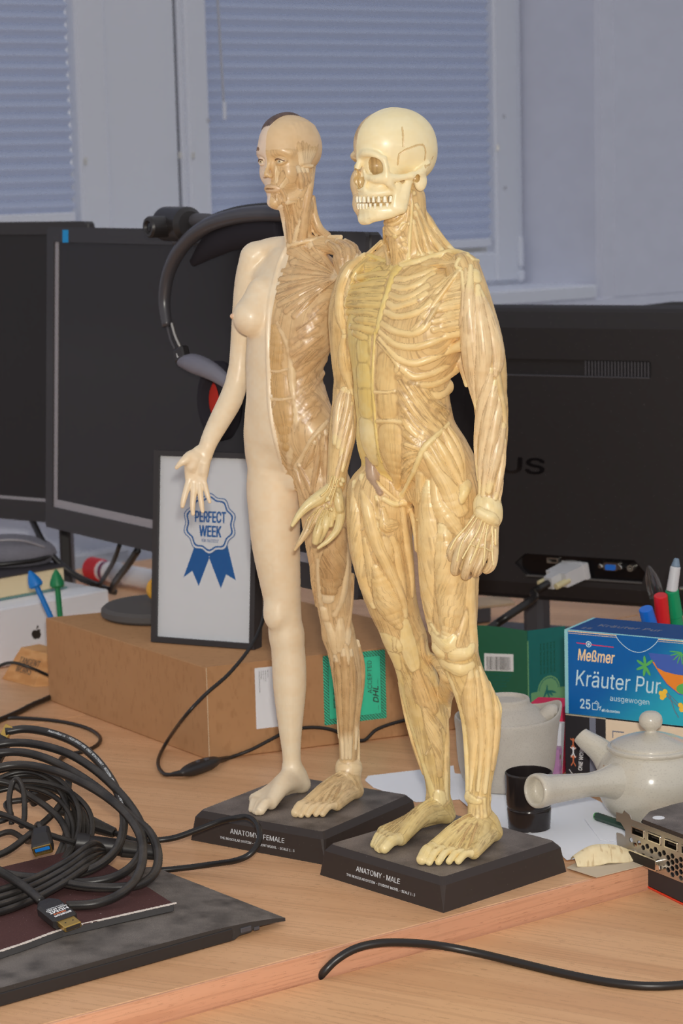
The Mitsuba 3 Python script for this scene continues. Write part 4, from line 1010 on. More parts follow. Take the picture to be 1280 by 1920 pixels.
    c([[34.4,-18.5,354.2,2],[39,-15.6,342.8,4.2],[43.1,-13.5,327.7,4.2],[45.7,-13.6,313.6,2.3]],k=0.9,n=3,mat='muscle2',up=[0.95,-0.04,0.3])
    c([[35,-24.9,351.9,2],[39.6,-21.5,338.8,4.5],[43.1,-17.1,324.6,4.5],[45.3,-15.7,312.7,2.3]],k=0.9,n=3,mat='muscle2',up=[0.96,-0.17,0.24])
    c([[35.3,-32.7,345.7,2],[39.5,-27.6,333.7,4.2],[42.9,-21.3,320.4,3.9],[45.8,-17.5,310.6,1.7]],k=0.9,n=3,mat='muscle2',up=[0.91,-0.38,0.16])
    c([[34,-37.9,340.3,1.4],[38.2,-32.6,328.3,3.1],[40.8,-25.5,315.9,3.1],[44.6,-21.2,308.6,1.4]],k=0.9,n=3,mat='muscle2',up=[0.81,-0.59,0.03])
    c([[45.6,-11.8,307.5,5.1],[48.7,-16.2,303.6,4.3],[46.4,-18.9,295.7,3.4]],k=1.5,n=3,mat='bone',up=[0.92,-0.35,0.16])
    c([[30.3,-40.9,335.8,2.5],[34.5,-32.2,321.6,5.8],[38.3,-23.1,305.3,8.5],[36.8,-14.7,289.9,13.4]],ten=[0.08,1],k=0.9,n=3,mat='muscle2',up=[0.73,-0.68,-0.03])
    c([[59.1,-12.1,475.3,5.5],[60.1,-12.7,471.7,6.1]],k=1,n=3,mat='bone',up=[0.88,-0.19,0.44])
    c([[52.8,-11.6,491.1,1.4],[57,-10.2,487.7,1.4],[54.3,-1.8,486.4,1.4]],k=0.9,n=3,mat='bone',up=[0.67,0.18,0.72])
    c([[50.4,-19.1,488.4,1.5],[50.6,-22.8,483,1.4],[54.1,-21.4,480.6,1.5]],k=0.9,n=3,mat='bone',up=[0.4,-0.81,0.43])
    c([[58.8,-14.8,482.7,1.7],[63.1,-21.2,463.6,3.6],[62.6,-20.5,442.9,7.4],[62.4,-16.8,415.3,9.8],[59.9,-13.5,390.8,6.2],[62.9,-15.1,369.9,1.2]],ten=[0.2,0.93],k=0.9,n=3,mat='armmus',up=[0.22,-0.97,0.05])
    c([[55.6,-21.4,478.4,1.2],[60.1,-24,460.3,2.2],[58.3,-24.1,437.3,3.3],[32.8,-2.9,411.8,3.3],[52.7,-15.3,388.9,1.9]],ten=[0.15,0.95],k=0.9,n=3,mat='armmus',up=[0.28,-0.96,-0.06])
    c([[57.3,-19,480.6,1],[61,-22.4,466,1.7],[60.4,-24,452.2,1.6]],k=0.9,n=3,mat='tendonm',up=[0.52,-0.83,0.23])
    c([[64.6,-14.2,466.1,3.2],[68.2,-15.8,446.9,6],[71.2,-15,424.3,7.5],[69.9,-14.2,402.4,7],[65.4,-15.1,375.5,1.8]],ten=[0.1,0.95],k=0.9,n=3,mat='armmus',up=[0.67,-0.74,0.08])
    c([[67.2,-13.8,463,2.2],[71.2,-10.6,444.1,5.7],[73.7,-7.7,425.5,7.7],[75.5,-5.9,410.2,7.2],[76.4,-7.9,399,4.1]],ten=[0.1,1],k=0.9,n=3,mat='armmus',up=[0.98,-0.15,0.15])
    c([[78.8,-9.5,408.2,1.6],[78.9,-5,386.9,2.4],[79.5,-1.6,368,2.2],[78.1,0.7,356,2]],k=0.9,n=3,mat='tendonm',up=[1,-0.06,-0])
    c([[77.5,-12.9,402.6,1.2],[71.4,-11.9,386.4,5.3],[65.2,-11.1,364.2,5.8],[58.9,-10.4,339.3,3.3],[62.6,-12.5,314,2.4]],ten=[0.04,0.8],k=0.9,n=3,mat='armmus',up=[0.01,-1,-0.1])
    c([[77.8,-9.5,393.1,1.5],[72.8,-9.4,373.5,5.8],[68.4,-11.4,347.3,4.9],[65.8,-14.7,323.8,2.4],[64.3,-14.1,300.1,1.5]],ten=[0.04,0.8],k=0.9,n=3,mat='armmus',up=[0.3,-0.95,-0.04])
    c([[78.1,-4.7,379.8,1.9],[75.3,-6.6,361.6,4.9],[72.4,-10.1,338.2,4.9],[70,-14.4,314.7,2.4],[67.7,-14.5,298.1,1.5]],ten=[0.04,0.8],k=0.9,n=3,mat='armmus',up=[0.63,-0.78,-0])
    c([[77.5,-1.5,357.4,2.9],[75.9,-5.2,341.5,4.9],[74.4,-9.3,324.2,4],[71.8,-12.1,305.4,2.4]],ten=[0.04,0.8],k=0.9,n=3,mat='armmus',up=[0.89,-0.45,-0])
    c([[78.2,-0.5,344.5,1.9],[76.3,-2,325.8,3.7],[76.3,-6.4,307.3,2.4],[74.3,-9.1,297,1.9]],ten=[0.04,0.8],k=0.9,n=3,mat='armmus',up=[1,-0.03,-0.06])
    c([[76.8,-2,321,1.5],[76.1,-2.5,306.8,1.9],[74.9,-4.7,295.2,1.5]],ten=[0.04,0.8],k=0.9,n=3,mat='armmus',up=[0.96,0.25,-0.1])
    c([[30.8,-30.7,316.2,3.8],[32.7,-30.2,296.5,5.2],[35.4,-21.8,283,10.4],[40.6,-16.5,270.8,7.9]],k=0.9,n=3,mat='muscle2',up=[0.63,-0.76,-0.15])
    c([[25.7,-33.5,311.3,2.1],[23.5,-29.6,290.8,9.2],[21.6,-23.5,252.7,14],[17.5,-20,217.1,12],[15.1,-17.5,187,6.5]],pen=0.25,ten=[0.12,0.9],k=0.9,n=3,mat='muscle',up=[-0.17,-0.98,-0.12])
    c([[35.4,-26.5,276,5.6],[32.4,-19.5,250.2,14],[32,-16.2,223,14],[33.1,-18.8,197.4,9.2],[32.1,-23.9,184.7,2.5]],pen=-0.45,ten=[0.05,0.93],k=0.9,n=3,mat='muscle',up=[0.58,-0.82,-0.04])
    c([[43.5,-11.4,278.7,7],[41.6,-8.7,243.8,7.7],[39.3,-6.4,208.1,7.7],[34.8,-2.6,174.6,9.9]],k=0.9,n=3,mat='muscle2',up=[1,0.04,-0.03])
    c([[43.1,-9.5,210.2,2.4],[40.3,-12.3,193.2,4.5],[37.8,-16.4,179.5,4.4]],k=0.9,n=3,mat='muscle',up=[0.93,-0.37,0])
    c([[20.8,-35.6,319.2,5.7],[16.6,-33.2,305.3,4.3],[14.9,-30.6,295.7,4.8]],k=0.9,n=3,mat='muscle',up=[-0.02,-0.98,-0.22])
    c([[-10.7,-29.6,285.7,3.8],[-13.5,-22.2,256.1,4.1],[-16.5,-14.2,228.1,3.1],[-18.4,-11.9,209.9,1.9]],k=0.9,n=3,mat='muscle2',up=[0.98,0.17,-0.1])
    c([[-9.8,-20,286.2,2.2],[2.4,-26.3,270.3,2.5],[3.5,-25.7,253,2.2]],k=0.9,n=3,mat='muscle',up=[-0.34,-0.9,-0.28])
    c([[-18.6,-35.5,262.2,7],[-16.2,-31.4,249.1,5.3],[-17.2,-25.8,230.4,4.6],[-18.8,-20.7,211.4,2.8]],k=0.9,n=3,mat='muscle',up=[0.97,-0.22,-0.14])
    c([[-36.2,-47.3,311.8,3.2],[-26.2,-51.7,288.4,5.5],[-22.7,-47,262.3,6],[-18.4,-36,234.8,4.6],[-17.8,-22.7,207.9,3.1],[-19.6,-17.7,194.5,1.7]],ten=[0.03,0.92],k=0.9,n=3,mat='muscle2',up=[0.74,-0.67,-0.03])
    c([[-41.8,-50.5,306.9,2.7],[-37.9,-53.3,283.8,5.6],[-39,-47.9,252.9,8.7],[-40.5,-41,223.7,7.4],[-37.9,-36,203.1,3.2]],pen=-0.3,ten=[0.05,0.95],k=0.9,n=3,mat='muscle',up=[-0.06,-0.99,-0.1])
    c([[-30,-51.1,262,3],[-30.6,-45.6,243,5.6],[-35.4,-36.6,225.9,9.3]],k=0.9,n=3,mat='muscle',up=[0.3,-0.93,-0.22])
    c([[-26.7,-43.7,237.4,4.2],[-28.2,-35.3,221.2,9.2],[-29.8,-26.4,203.6,11.3],[-26.1,-20.4,186.3,4.2]],pen=0.6,k=0.9,n=3,mat='muscle',up=[0.63,-0.72,-0.29])
    c([[-19.9,-40.5,262.5,5.8],[-18,-38,253.3,5.3],[-17.8,-35,244,3.7]],k=0.9,n=3,mat='muscle',up=[0.86,-0.49,-0.15])
    c([[-18.6,-49,297.1,1.5],[-16.8,-47.6,284.9,1.5],[-18.7,-47.5,267.4,1.4],[-17.1,-40.2,245.6,1.2],[-17,-21,211.3,1]],k=0.9,n=3,mat='bone',up=[0.79,-0.61,-0.07])
    c([[-46.4,-53.5,266.2,0.5],[-30.2,-54.3,269.7,0.5],[-19.6,-49.8,283.2,0.5]],k=0.9,n=4,mat='tendonm',up=[0.19,-0.98,-0.08])
    c([[-16.4,-45,267.3,0.5],[-13.4,-35.2,252.4,0.5],[-13.7,-25.7,237,0.5]],k=0.9,n=4,mat='tendonm',up=[0.93,-0.35,-0.14])
    c([[-10.9,-27.8,262.1,0.5],[-15.5,-35.9,241.7,0.5]],k=0.9,n=4,mat='tendonm',up=[0.96,-0.21,-0.15])
    c([[-19.6,-47,258.5,0.5],[-30.6,-50.1,243.7,0.5],[-44.3,-47.1,231.2,0.5]],k=0.9,n=4,mat='tendonm',up=[0.28,-0.93,-0.25])
    c([[-21,-46,249.5,0.5],[-31.7,-42.7,219.7,0.5],[-36.4,-36.5,200.5,0.5]],k=0.9,n=4,mat='tendonm',up=[0.38,-0.88,-0.29])
    c([[-17.6,-47.6,293.7,2.1],[-17.5,-47.1,279.7,2.5],[-16.5,-43.8,270.9,2.1]],k=0.9,n=3,mat='muscle',up=[0.72,-0.69,-0.06])
    c([[-15.4,-45.4,286.7,2.5],[-16.2,-42.9,274.4,5.8],[-17.7,-36,273.7,8.3]],k=0.9,n=3,mat='muscle',up=[0.83,-0.55,-0.09])
    c([[-9.4,-34.9,289.5,1.9],[-5.5,-29.7,290.8,2.4],[-11.3,-14.7,281.5,1.7],[11.6,-32.1,278.9,1.4]],k=0.9,n=3,mat='rib',up=[0.82,-0.35,-0.45])
    c([[-15.3,-44.1,295.2,2.8],[-9.5,-37.8,290.5,2.1],[-8.6,-31,290.8,2.8]],k=0.9,n=3,mat='bone',up=[0.86,-0.5,-0.15])
    c([[22.6,-18.7,183.6,8.1],[32.9,-21.4,177.9,5.9],[35.8,-18.1,182.9,5.1]],k=3,n=3,mat='bone',up=[0.32,-0.95,0.02])
    c([[21.6,-20.7,173.3,6.2],[25.4,-21.6,171,5.5]],k=2.2,n=3,mat='bone',up=[-0.18,-0.95,-0.24])
    c([[35.5,-16.1,170.5,6.3],[43.2,-9.7,170.1,4.2],[43,-5.7,174.7,3.2]],k=3,n=3,mat='bone',up=[0.94,-0.28,-0.18])
    c([[26.4,-12.2,162.6,9.2],[35,-10.6,156.6,6.4],[38.2,-5,159,5.7]],k=3,n=3,mat='bone',up=[0.61,-0.72,-0.33])
    c([[28,-22,182.4,4.4],[18.9,-24,191.8,2.6],[12,-20.5,197.8,4.4]],k=1,n=3,mat='bone',up=[-0.3,-0.95,-0.07])
    c([[-38.8,-15.9,178.6,9.5],[-37.2,-10,171.3,12]],k=4,n=3,mat='bone',up=[0.12,-0.91,-0.41])
    c([[-25.4,-16.1,190.2,5.8],[-27.5,-8.1,165.2,6],[-32.3,2.1,148.4,8.4]],k=3,n=3,mat='bone',up=[0.83,-0.48,-0.29])
    c([[-38.8,-9.1,160.9,8.1],[-39.6,-4.1,149.7,7]],k=3,n=3,mat='bone',up=[-0.01,-0.88,-0.48])
    c([[-31.2,-20.4,173.7,1.7],[-33.3,-17.5,164,1.7]],k=0.5,n=3,mat='bone',up=[0.37,-0.84,-0.39])
    c([[-23.4,2.2,171.3,3.3],[-24,5,156.5,3.2],[-27.2,14.8,143.1,4.4]],k=0.9,n=3,mat='fascia',up=[0.98,0.17,0.03])
    c([[26.1,-12.3,154.2,4.9],[26.6,-5.7,134.5,3.4],[18.9,10.1,104.5,2.8],[20.5,10.5,68.4,2.2],[22.7,10.8,45.1,3.7]],k=0.8,n=3,mat='bone',up=[-0.5,-0.84,-0.22])
    c([[40.7,-5.4,153.5,2.8],[35,0.2,132.4,7.2],[30.1,10.3,98,5.9],[28.6,8.5,70.2,2.8],[26.8,7.6,48.5,1.6]],ten=[0.05,0.8],k=0.9,n=3,mat='muscle2',up=[0.31,-0.94,-0.12])
    c([[42.6,0.3,152.4,1.9],[41.1,5.2,126.9,3.6],[37.4,11.3,92.9,3.1],[35.3,10.3,67.4,1.7],[33.9,8.9,49.5,1.4]],ten=[0.05,0.75],k=0.9,n=3,mat='muscle2',up=[0.77,-0.64,-0.05])
    c([[42,4.6,155,1.9],[42.3,11.3,129.5,4.6],[40.7,15.9,98.2,4.1],[39.1,15.1,67.2,2.4],[37.4,13.6,47.5,1.6]],ten=[0.05,0.75],k=0.9,n=3,mat='muscle2',up=[0.98,-0.21,-0.01])
    c([[39.9,17.4,139.8,1.9],[43.6,21.9,118.5,3.2],[42.6,22.6,97,3.2],[39.1,20.5,66.3,1.9]],k=0.9,n=3,mat='muscle2',up=[0.97,0.23,0.06])
    c([[40.7,25,126.2,1.9],[42.9,26.9,117.5,2.1],[42.8,26.9,108.6,1.4]],k=0.9,n=3,mat='bone',up=[0.87,0.47,0.13])
    c([[25.4,12.8,42,7.9],[32.2,10.1,40.4,4.1],[30.7,16.8,40.6,7.9]],k=1,n=3,mat='bone',up=[0.5,-0.86,0.1])
    c([[22.7,12.3,39.1,3],[26.4,9,27.5,3]],k=0.8,n=3,mat='bone',up=[-0.67,-0.72,-0.16])
    c([[32.3,10,42.2,3],[33.1,9.5,28.7,3]],k=0.8,n=3,mat='bone',up=[0.54,-0.84,-0.05])
    c([[35.3,13.3,42.1,3],[35.7,13.4,28.3,3]],k=0.8,n=3,mat='bone',up=[0.95,-0.31,-0.09])
    c([[-40.9,0.4,146.1,8.6],[-47,10.6,112.5,5.3],[-43.2,15.9,82.8,4.5],[-38.9,21.3,52.6,3.2],[-36.2,27.9,29.9,4.4]],k=2,n=3,mat='shin',up=[-0.23,-0.94,-0.25])
    c([[-49.6,1.9,129.5,1.5],[-50.9,9,102.2,1.7],[-48.2,16.7,69.7,1.5],[-45.4,24.3,46.6,1.5]],k=0.9,n=3,mat='muscle',up=[-0.64,-0.73,-0.23])
    c([[-30.9,3.9,143.8,7],[-33.6,15.4,119.8,12],[-28.5,18.7,107.5,7]],k=1,n=3,mat='fascia',up=[0.86,-0.49,-0.14])
    c([[-29.7,19.6,152.3,3.1],[19.7,-8.1,148.8,7.9],[-27.5,34,113.3,6.4],[-28.5,34.9,98.7,4.7]],pen=0.3,k=0.9,n=3,mat='muscle',up=[0.65,0.75,0.12])
    c([[-29,10.4,115.6,3.7],[-29.6,19.2,93.2,7.7],[-27.8,24.4,69,4.6],[-29.7,27.6,47.6,2.8]],pen=0.3,k=0.9,n=3,mat='muscle',up=[0.81,-0.56,-0.16])
    c([[-27.7,31.3,101.7,4.7],[-25.9,31.7,74.7,4],[-26.6,32.6,46.3,2.1],[-29.1,34.7,25.2,2.1]],ten=[0,0.6],k=0.9,n=3,mat='muscle',up=[0.98,0.22,-0.04])
    c([[-33.9,16.4,66.7,0.9],[-25.7,18.7,80.6,0.9],[-22.2,23.1,91.3,0.9]],k=0.9,n=3,mat='tendonm',up=[0.77,-0.61,-0.19])
    c([[-28.9,7.6,111.4,0.7],[-22.5,18.6,99.5,0.7],[-23.5,31.9,82.1,0.7]],k=0.9,n=3,mat='tendonm',up=[0.94,-0.31,-0.13])
    c([[-34.6,31.1,30.3,7],[-34.6,31.6,24.5,7]],k=1,n=3,mat='bone',up=[0.75,-0.66,-0.06])
    c([[-38,32,22,9],[-36.8,38,16.6,9],[-36,42,8,7.5]],k=4,mat='footb')
    c([[-38,32,16,8],[-28.55,3.2,18.25,7.2],[-17,-32,7,5.6]],k=3,mat='footb')
    c([[-17,-32,7,4.816],[-14.84,-44.4,8.2,4.968],[-13.08,-54.54,4.7,4.6]],k=0.8,mat='cream')
    c([[-38,32,26,1.2],[-28.55,3.2,25.15,1.3],[-17,-32,11.48,1.2],[-14.84,-44.4,12.34,0.9]],k=0.5,mat='footten')
    c([[-38,32,25,1],[-29.19,0.375,24.65,1.1],[-20.38,-31.25,10.07,0.8]],k=0.4,mat='footmus')
    c([[-38,32,16,8],[-31.59,3.875,16.05,7.2],[-23.75,-30.5,6.75,4.6]],k=3,mat='footb')
    c([[-23.75,-30.5,6.75,3.956],[-19.9,-44.82,7.95,3.24],[-16.75,-56.54,3.1,3]],k=0.8,mat='cream')
    c([[-38,32,26,1.2],[-31.59,3.875,22.95,1.3],[-23.75,-30.5,10.43,1.2],[-19.9,-44.82,10.65,0.9]],k=0.5,mat='footten')
    c([[-38,32,25,1],[-32.56,1.125,22.45,1.1],[-27.12,-29.75,9.825,0.8]],k=0.4,mat='footmus')
    c([[-38,32,16,8],[-34.62,4.55,13.85,7.2],[-30.5,-29,6.5,4.4]],k=3,mat='footb')
    c([[-30.5,-29,6.5,3.784],[-25.38,-43.17,7.7,3.132],[-21.18,-54.76,3,2.9]],k=0.8,mat='cream')
    c([[-38,32,26,1.2],[-34.62,4.55,20.75,1.3],[-30.5,-29,10.02,1.2],[-25.38,-43.17,10.31,0.9]],k=0.5,mat='footten')
    c([[-38,32,25,1],[-35.94,1.875,20.25,1.1],[-33.88,-28.25,9.575,0.8]],k=0.4,mat='footmus')
    c([[-38,32,16,8],[-37.66,5.225,11.65,7.2],[-37.25,-27.5,6.25,4.2]],k=3,mat='footb')
    c([[-37.25,-27.5,6.25,3.612],[-31.34,-40.56,7.45,3.024],[-26.5,-51.25,2.9,2.8]],k=0.8,mat='cream')
    c([[-38,32,26,1.2],[-37.66,5.225,18.55,1.3],[-37.25,-27.5,9.61,1.2],[-31.34,-40.56,9.97,0.9]],k=0.5,mat='footten')
    c([[-38,32,25,1],[-39.31,2.625,18.05,1.1],[-40.62,-26.75,9.325,0.8]],k=0.4,mat='footmus')
    c([[-38,32,16,8],[-40.7,5.9,9.45,7.2],[-44,-26,6,4.4]],k=3,mat='footb')
    c([[-44,-26,6,3.784],[-36.85,-39.2,7.2,3.132],[-31,-50,3,2.9]],k=0.8,mat='cream')
    c([[-38,32,26,1.2],[-40.7,5.9,16.35,1.3],[-44,-26,9.52,1.2],[-36.85,-39.2,9.81,0.9]],k=0.5,mat='footten')
    c([[-36,42,8,6],[-40,8,8,6.5],[-44,-26,6,5]],k=3,mat='footb')
    c([[-36,42,8,6],[-26.5,5,14.5,6],[-17,-32,7,5]],k=3,mat='footb')
    c([[29,16,26,9],[29.6,25,18.2,9],[30,31,8,7.5]],k=4,mat='footb')
    c([[29,16,20,8],[26.75,-6.5,19.25,7.2],[24,-34,8,5.6]],k=3,mat='footb')
    c([[24,-34,8,4.816],[28.31,-45.86,9.2,4.968],[31.84,-55.56,4.7,4.6]],k=0.8,mat='cream')
    c([[29,16,30,1.2],[26.75,-6.5,26.15,1.3],[24,-34,12.48,1.2],[28.31,-45.86,13.34,0.9]],k=0.5,mat='footten')
    c([[29,16,29,1],[28.31,-7.938,25.65,1.1],[27.62,-31.88,10.95,0.8]],k=0.4,mat='footmus')
    c([[29,16,20,8],[30.01,-4.588,16.8,7.2],[31.25,-29.75,7.5,4.6]],k=3,mat='footb')
    c([[31.25,-29.75,7.5,3.956],[34.95,-42.69,8.7,3.24],[37.97,-53.27,3.1,3]],k=0.8,mat='cream')
    c([[29,16,30,1.2],[30.01,-4.588,23.7,1.3],[31.25,-29.75,11.18,1.2],[34.95,-42.69,11.4,0.9]],k=0.5,mat='footten')
    c([[29,16,29,1],[31.94,-5.812,23.2,1.1],[34.88,-27.62,10.45,0.8]],k=0.4,mat='footmus')
    c([[29,16,20,8],[33.27,-2.675,14.35,7.2],[38.5,-25.5,7,4.4]],k=3,mat='footb')
    c([[38.5,-25.5,7,3.784],[40.91,-37.56,8.2,3.132],[42.88,-47.42,3,2.9]],k=0.8,mat='cream')
    c([[29,16,30,1.2],[33.27,-2.675,21.25,1.3],[38.5,-25.5,10.52,1.2],[40.91,-37.56,10.81,0.9]],k=0.5,mat='footten')
    c([[29,16,29,1],[35.56,-3.688,20.75,1.1],[42.12,-23.38,9.95,0.8]],k=0.4,mat='footmus')
    c([[29,16,20,8],[36.54,-0.7625,11.9,7.2],[45.75,-21.25,6.5,4.2]],k=3,mat='footb')
    c([[45.75,-21.25,6.5,3.612],[46.85,-31.7,7.7,3.024],[47.75,-40.25,2.9,2.8]],k=0.8,mat='cream')
    c([[29,16,30,1.2],[36.54,-0.7625,18.8,1.3],[45.75,-21.25,9.86,1.2],[46.85,-31.7,10.22,0.9]],k=0.5,mat='footten')
    c([[29,16,29,1],[39.19,-1.562,18.3,1.1],[49.38,-19.12,9.45,0.8]],k=0.4,mat='footmus')
    c([[29,16,20,8],[39.8,1.15,9.45,7.2],[53,-17,6,4.4]],k=3,mat='footb')
    c([[53,-17,6,3.784],[53,-26.9,7.2,3.132],[53,-35,3,2.9]],k=0.8,mat='cream')
    c([[29,16,30,1.2],[39.8,1.15,16.35,1.3],[53,-17,9.52,1.2],[53,-26.9,9.81,0.9]],k=0.5,mat='footten')
    c([[30,31,8,6],[41.5,7,8,6.5],[53,-17,6,5]],k=3,mat='footb')
    c([[30,31,8,6],[27,-1.5,15,6],[24,-34,8,5]],k=3,mat='footb')
    c([[-82.4,-32.5,305.4,7.13],[-82.5,-34.1,298.2,7.13],[-83.6,-36.5,292.5,7.13],[-85.6,-40.3,284.9,7.13],[-88.3,-44.6,278.2,5.71]],k=3,mat='handm')
    c([[-80.2,-31.6,298.1,5.71],[-79.6,-32.3,291.4,5.47],[-79.5,-34,282.7,4.99],[-81.6,-37.6,276.5,3.8]],k=3,mat='handm')
    c([[-83.6,-41.7,296,5.23],[-86.7,-50.9,289.9,5.71],[-89.9,-60,284.8,4.28],[-93.2,-66.4,278,2.95],[-96.7,-72.1,269,1.71]],k=2,mat='handc')
    c([[-87.6,-47.8,280.6,4.52],[-90,-55.1,272.5,4.52],[-90.7,-60.7,264.2,3.71],[-93.6,-65.6,255.7,2.47],[-97.3,-69.8,247.5,1.05]],k=1.2,mat='handm')
    c([[-84.8,-45.2,278.6,3.8],[-82.2,-53.1,270,3.8],[-82,-57.6,261.8,3.8],[-83.8,-58.1,254.8,3.14]],k=1.2,mat='handc')
    c([[-82.8,-41.8,276.9,3.8],[-79.7,-48.8,270.7,3.57],[-80.7,-51.4,263.1,3.23],[-85.3,-52.2,254.8,2.38]],k=1.2,mat='handc')
    c([[-80.8,-40.9,278.5,3.33],[-78,-45,272.4,2.66],[-77,-46.4,267.7,2.09]],k=1.2,mat='handc')
    c([[-76.6,-37.2,288.3,4.76],[-74,-37.9,278.7,4.37],[-71.6,-41.4,270.6,3.71],[-70.6,-46.3,263.4,3.14],[-73,-53.4,256.2,2.28],[-78.1,-60.2,250.2,1.33]],k=1.5,mat='handc')
    c([[-74.6,-39.4,295.6,2.85],[-72.5,-41.6,289.1,4.28],[-70.9,-41.4,281.4,3.61]],k=2,mat='handc')
    c([[-74.7,-42.8,308.7,0.76],[-74.9,-47.1,296.4,0.86],[-77.4,-51.6,287.9,0.76]],k=0.5,mat='footten')
    c([[-72.5,-41,306.2,0.67],[-72.6,-46.5,294.6,0.76],[-74.5,-49.1,284.9,0.67]],k=0.5,mat='footten')
    c([[-76.7,-43.6,308.6,0.67],[-77.7,-48.3,298.3,0.86],[-81.9,-52.6,292.5,0.76]],k=0.5,mat='footten')
    c([[-80.3,-51.8,280.8,0.67],[-79.2,-58.4,271.9,0.57],[-79.4,-61.8,264,0.48]],k=0.5,mat='footten')
    c([[-78.4,-50.8,282.8,0.67],[-78.4,-53.8,275.4,0.57],[-77.6,-57.4,268.5,0.57]],k=0.5,mat='footten')
    c([[-76.4,-48.8,281.8,0.57],[-76.1,-49.9,275.1,0.57]],k=0.5,mat='footten')
    c([[-82.5,-52.3,282.6,0.67],[-84.3,-58.9,274.5,0.57],[-86.5,-63.1,265.9,0.57]],k=0.5,mat='footten')
    c([[-83.8,-52.5,281.6,0.57],[-86.8,-59.8,276.3,0.57],[-89.5,-62.1,272.4,0.57]],k=0.5,mat='footten')
    c([[-72.4,-36.5,305.2,1.9],[-72,-36.3,304.2,1.9]],k=0.8,mat='handc')
    c([[-71.6,-39.3,302.2,1.71],[-71.2,-39.1,301.2,1.71]],k=0.8,mat='handc')
    c([[-72.1,-43.1,294.2,1.71],[-71.7,-42.8,293.3,1.71]],k=0.8,mat='handc')
    c([[-76.3,-49.9,290.7,1.62],[-75.9,-49.6,289.8,1.62]],k=0.8,mat='handc')
    c([[-78,-49.9,284.7,1.43],[-77.5,-49.6,283.8,1.43]],k=0.8,mat='handc')
    c([[-75.1,-47.4,281.8,1.43],[-74.7,-47.1,280.8,1.43]],k=0.8,mat='handc')
    c([[66.1,-6.6,298,9.49],[67,-7.8,288.2,9.49],[66.1,-10.8,278,9.27],[64.5,-14.3,268.3,8.83],[63.2,-16.8,261.9,7.95]],k=2,mat='handm')
    c([[69.3,-6.6,283.1,6.62],[71.1,-7.5,270.3,4.86],[72.8,-9,255.3,3.97]],k=3,mat='handm')
    c([[61.5,-14.6,280.7,6.18],[58.9,-22.1,270,5.74],[55.8,-28.4,260.5,4.42]],k=3,mat='handm')
    c([[57.9,-24.9,267.7,3.97],[57.3,-31.9,256.7,4.2],[56.2,-34.7,248.3,3.89],[53.9,-34.1,241.8,3.09],[49.1,-26.5,239.7,3.09]],k=1.5,mat='handm')
    c([[57.1,-26.4,271.2,3.09],[52.7,-31.9,264.5,3.09],[48.7,-33,257.3,3.18],[46.8,-30.6,251,2.91]],k=1.5,mat='handm')
    c([[64.9,-19.8,266.8,3.97],[66,-26.7,255.6,4.06],[64.4,-30.3,245.5,3.71],[61,-29.4,238.4,3.27],[55.9,-20.5,237,3.27]],k=1.5,mat='handm')
    c([[69.1,-14.9,264.4,3.97],[71.2,-19.2,254.3,4.06],[69.6,-23.9,245.2,4.06],[66.3,-22.5,240.3,3.53],[60.9,-13.7,240.2,3.36]],k=1.5,mat='handm')
    c([[72.2,-8.2,261.7,3.89],[75.1,-11.8,251.6,4.06],[74.3,-13.9,245.2,3.89],[70,-14.5,241.7,3.09],[64.3,-8.4,243.3,2.91]],k=1.5,mat='handm')
    c([[67.6,-20.3,285.9,0.66],[64.5,-28.5,274,0.66],[60.4,-33.1,263.8,0.79],[62.2,-39.5,251.7,0.88]],k=0.5,mat='bone')
    c([[71,-18.9,283.9,0.71],[70.5,-24.1,274.1,0.79],[67.1,-29.5,264,0.79],[65.1,-36.3,253.8,0.79]],k=0.5,mat='bone')
    c([[72.9,-17.2,283,0.79],[72,-22.1,270,0.88],[71.6,-27.5,259.8,0.88],[70.5,-33.4,249.7,0.79]],k=0.5,mat='bone')
    c([[74,-15.3,280.2,0.71],[74.1,-18.8,269.8,0.79],[75.2,-21.4,258.5,0.84],[77.5,-25.6,248.1,0.71]],k=0.5,mat='bone')
    c([[75.2,-12,277.3,0.79],[76,-13.3,267.1,0.84],[77.6,-15.3,256.7,0.88],[79.8,-16.6,247.1,0.79]],k=0.5,mat='bone')
    c([[64.6,-20.2,286.9,0.79],[59.9,-26.7,276.8,0.79],[55.8,-33.7,268.6,0.79],[53.4,-37.7,260.1,0.88]],k=0.5,mat='bone')
    c([[75.9,-9.1,274.4,0.71],[77,-10.5,262.5,0.71]],k=0.5,mat='bone')
    c([[68.3,-28.3,263.9,0.62],[71.6,-25.6,262.2,0.62],[74.6,-21.4,261.5,0.62],[77.3,-16.7,258.1,0.62]],k=0.5,mat='bone')
    c([[65.9,-7.9,292.9,11.57],[66.8,-7.9,288.2,11.83],[67.7,-7.9,284.4,11.04]],k=0.4,mat='cuff')
    c([[68.2,-17.7,288.7,4.86],[74.2,-12.9,284.3,5.3],[74.9,-6.2,279.6,2.65]],k=1.2,mat='cuff')

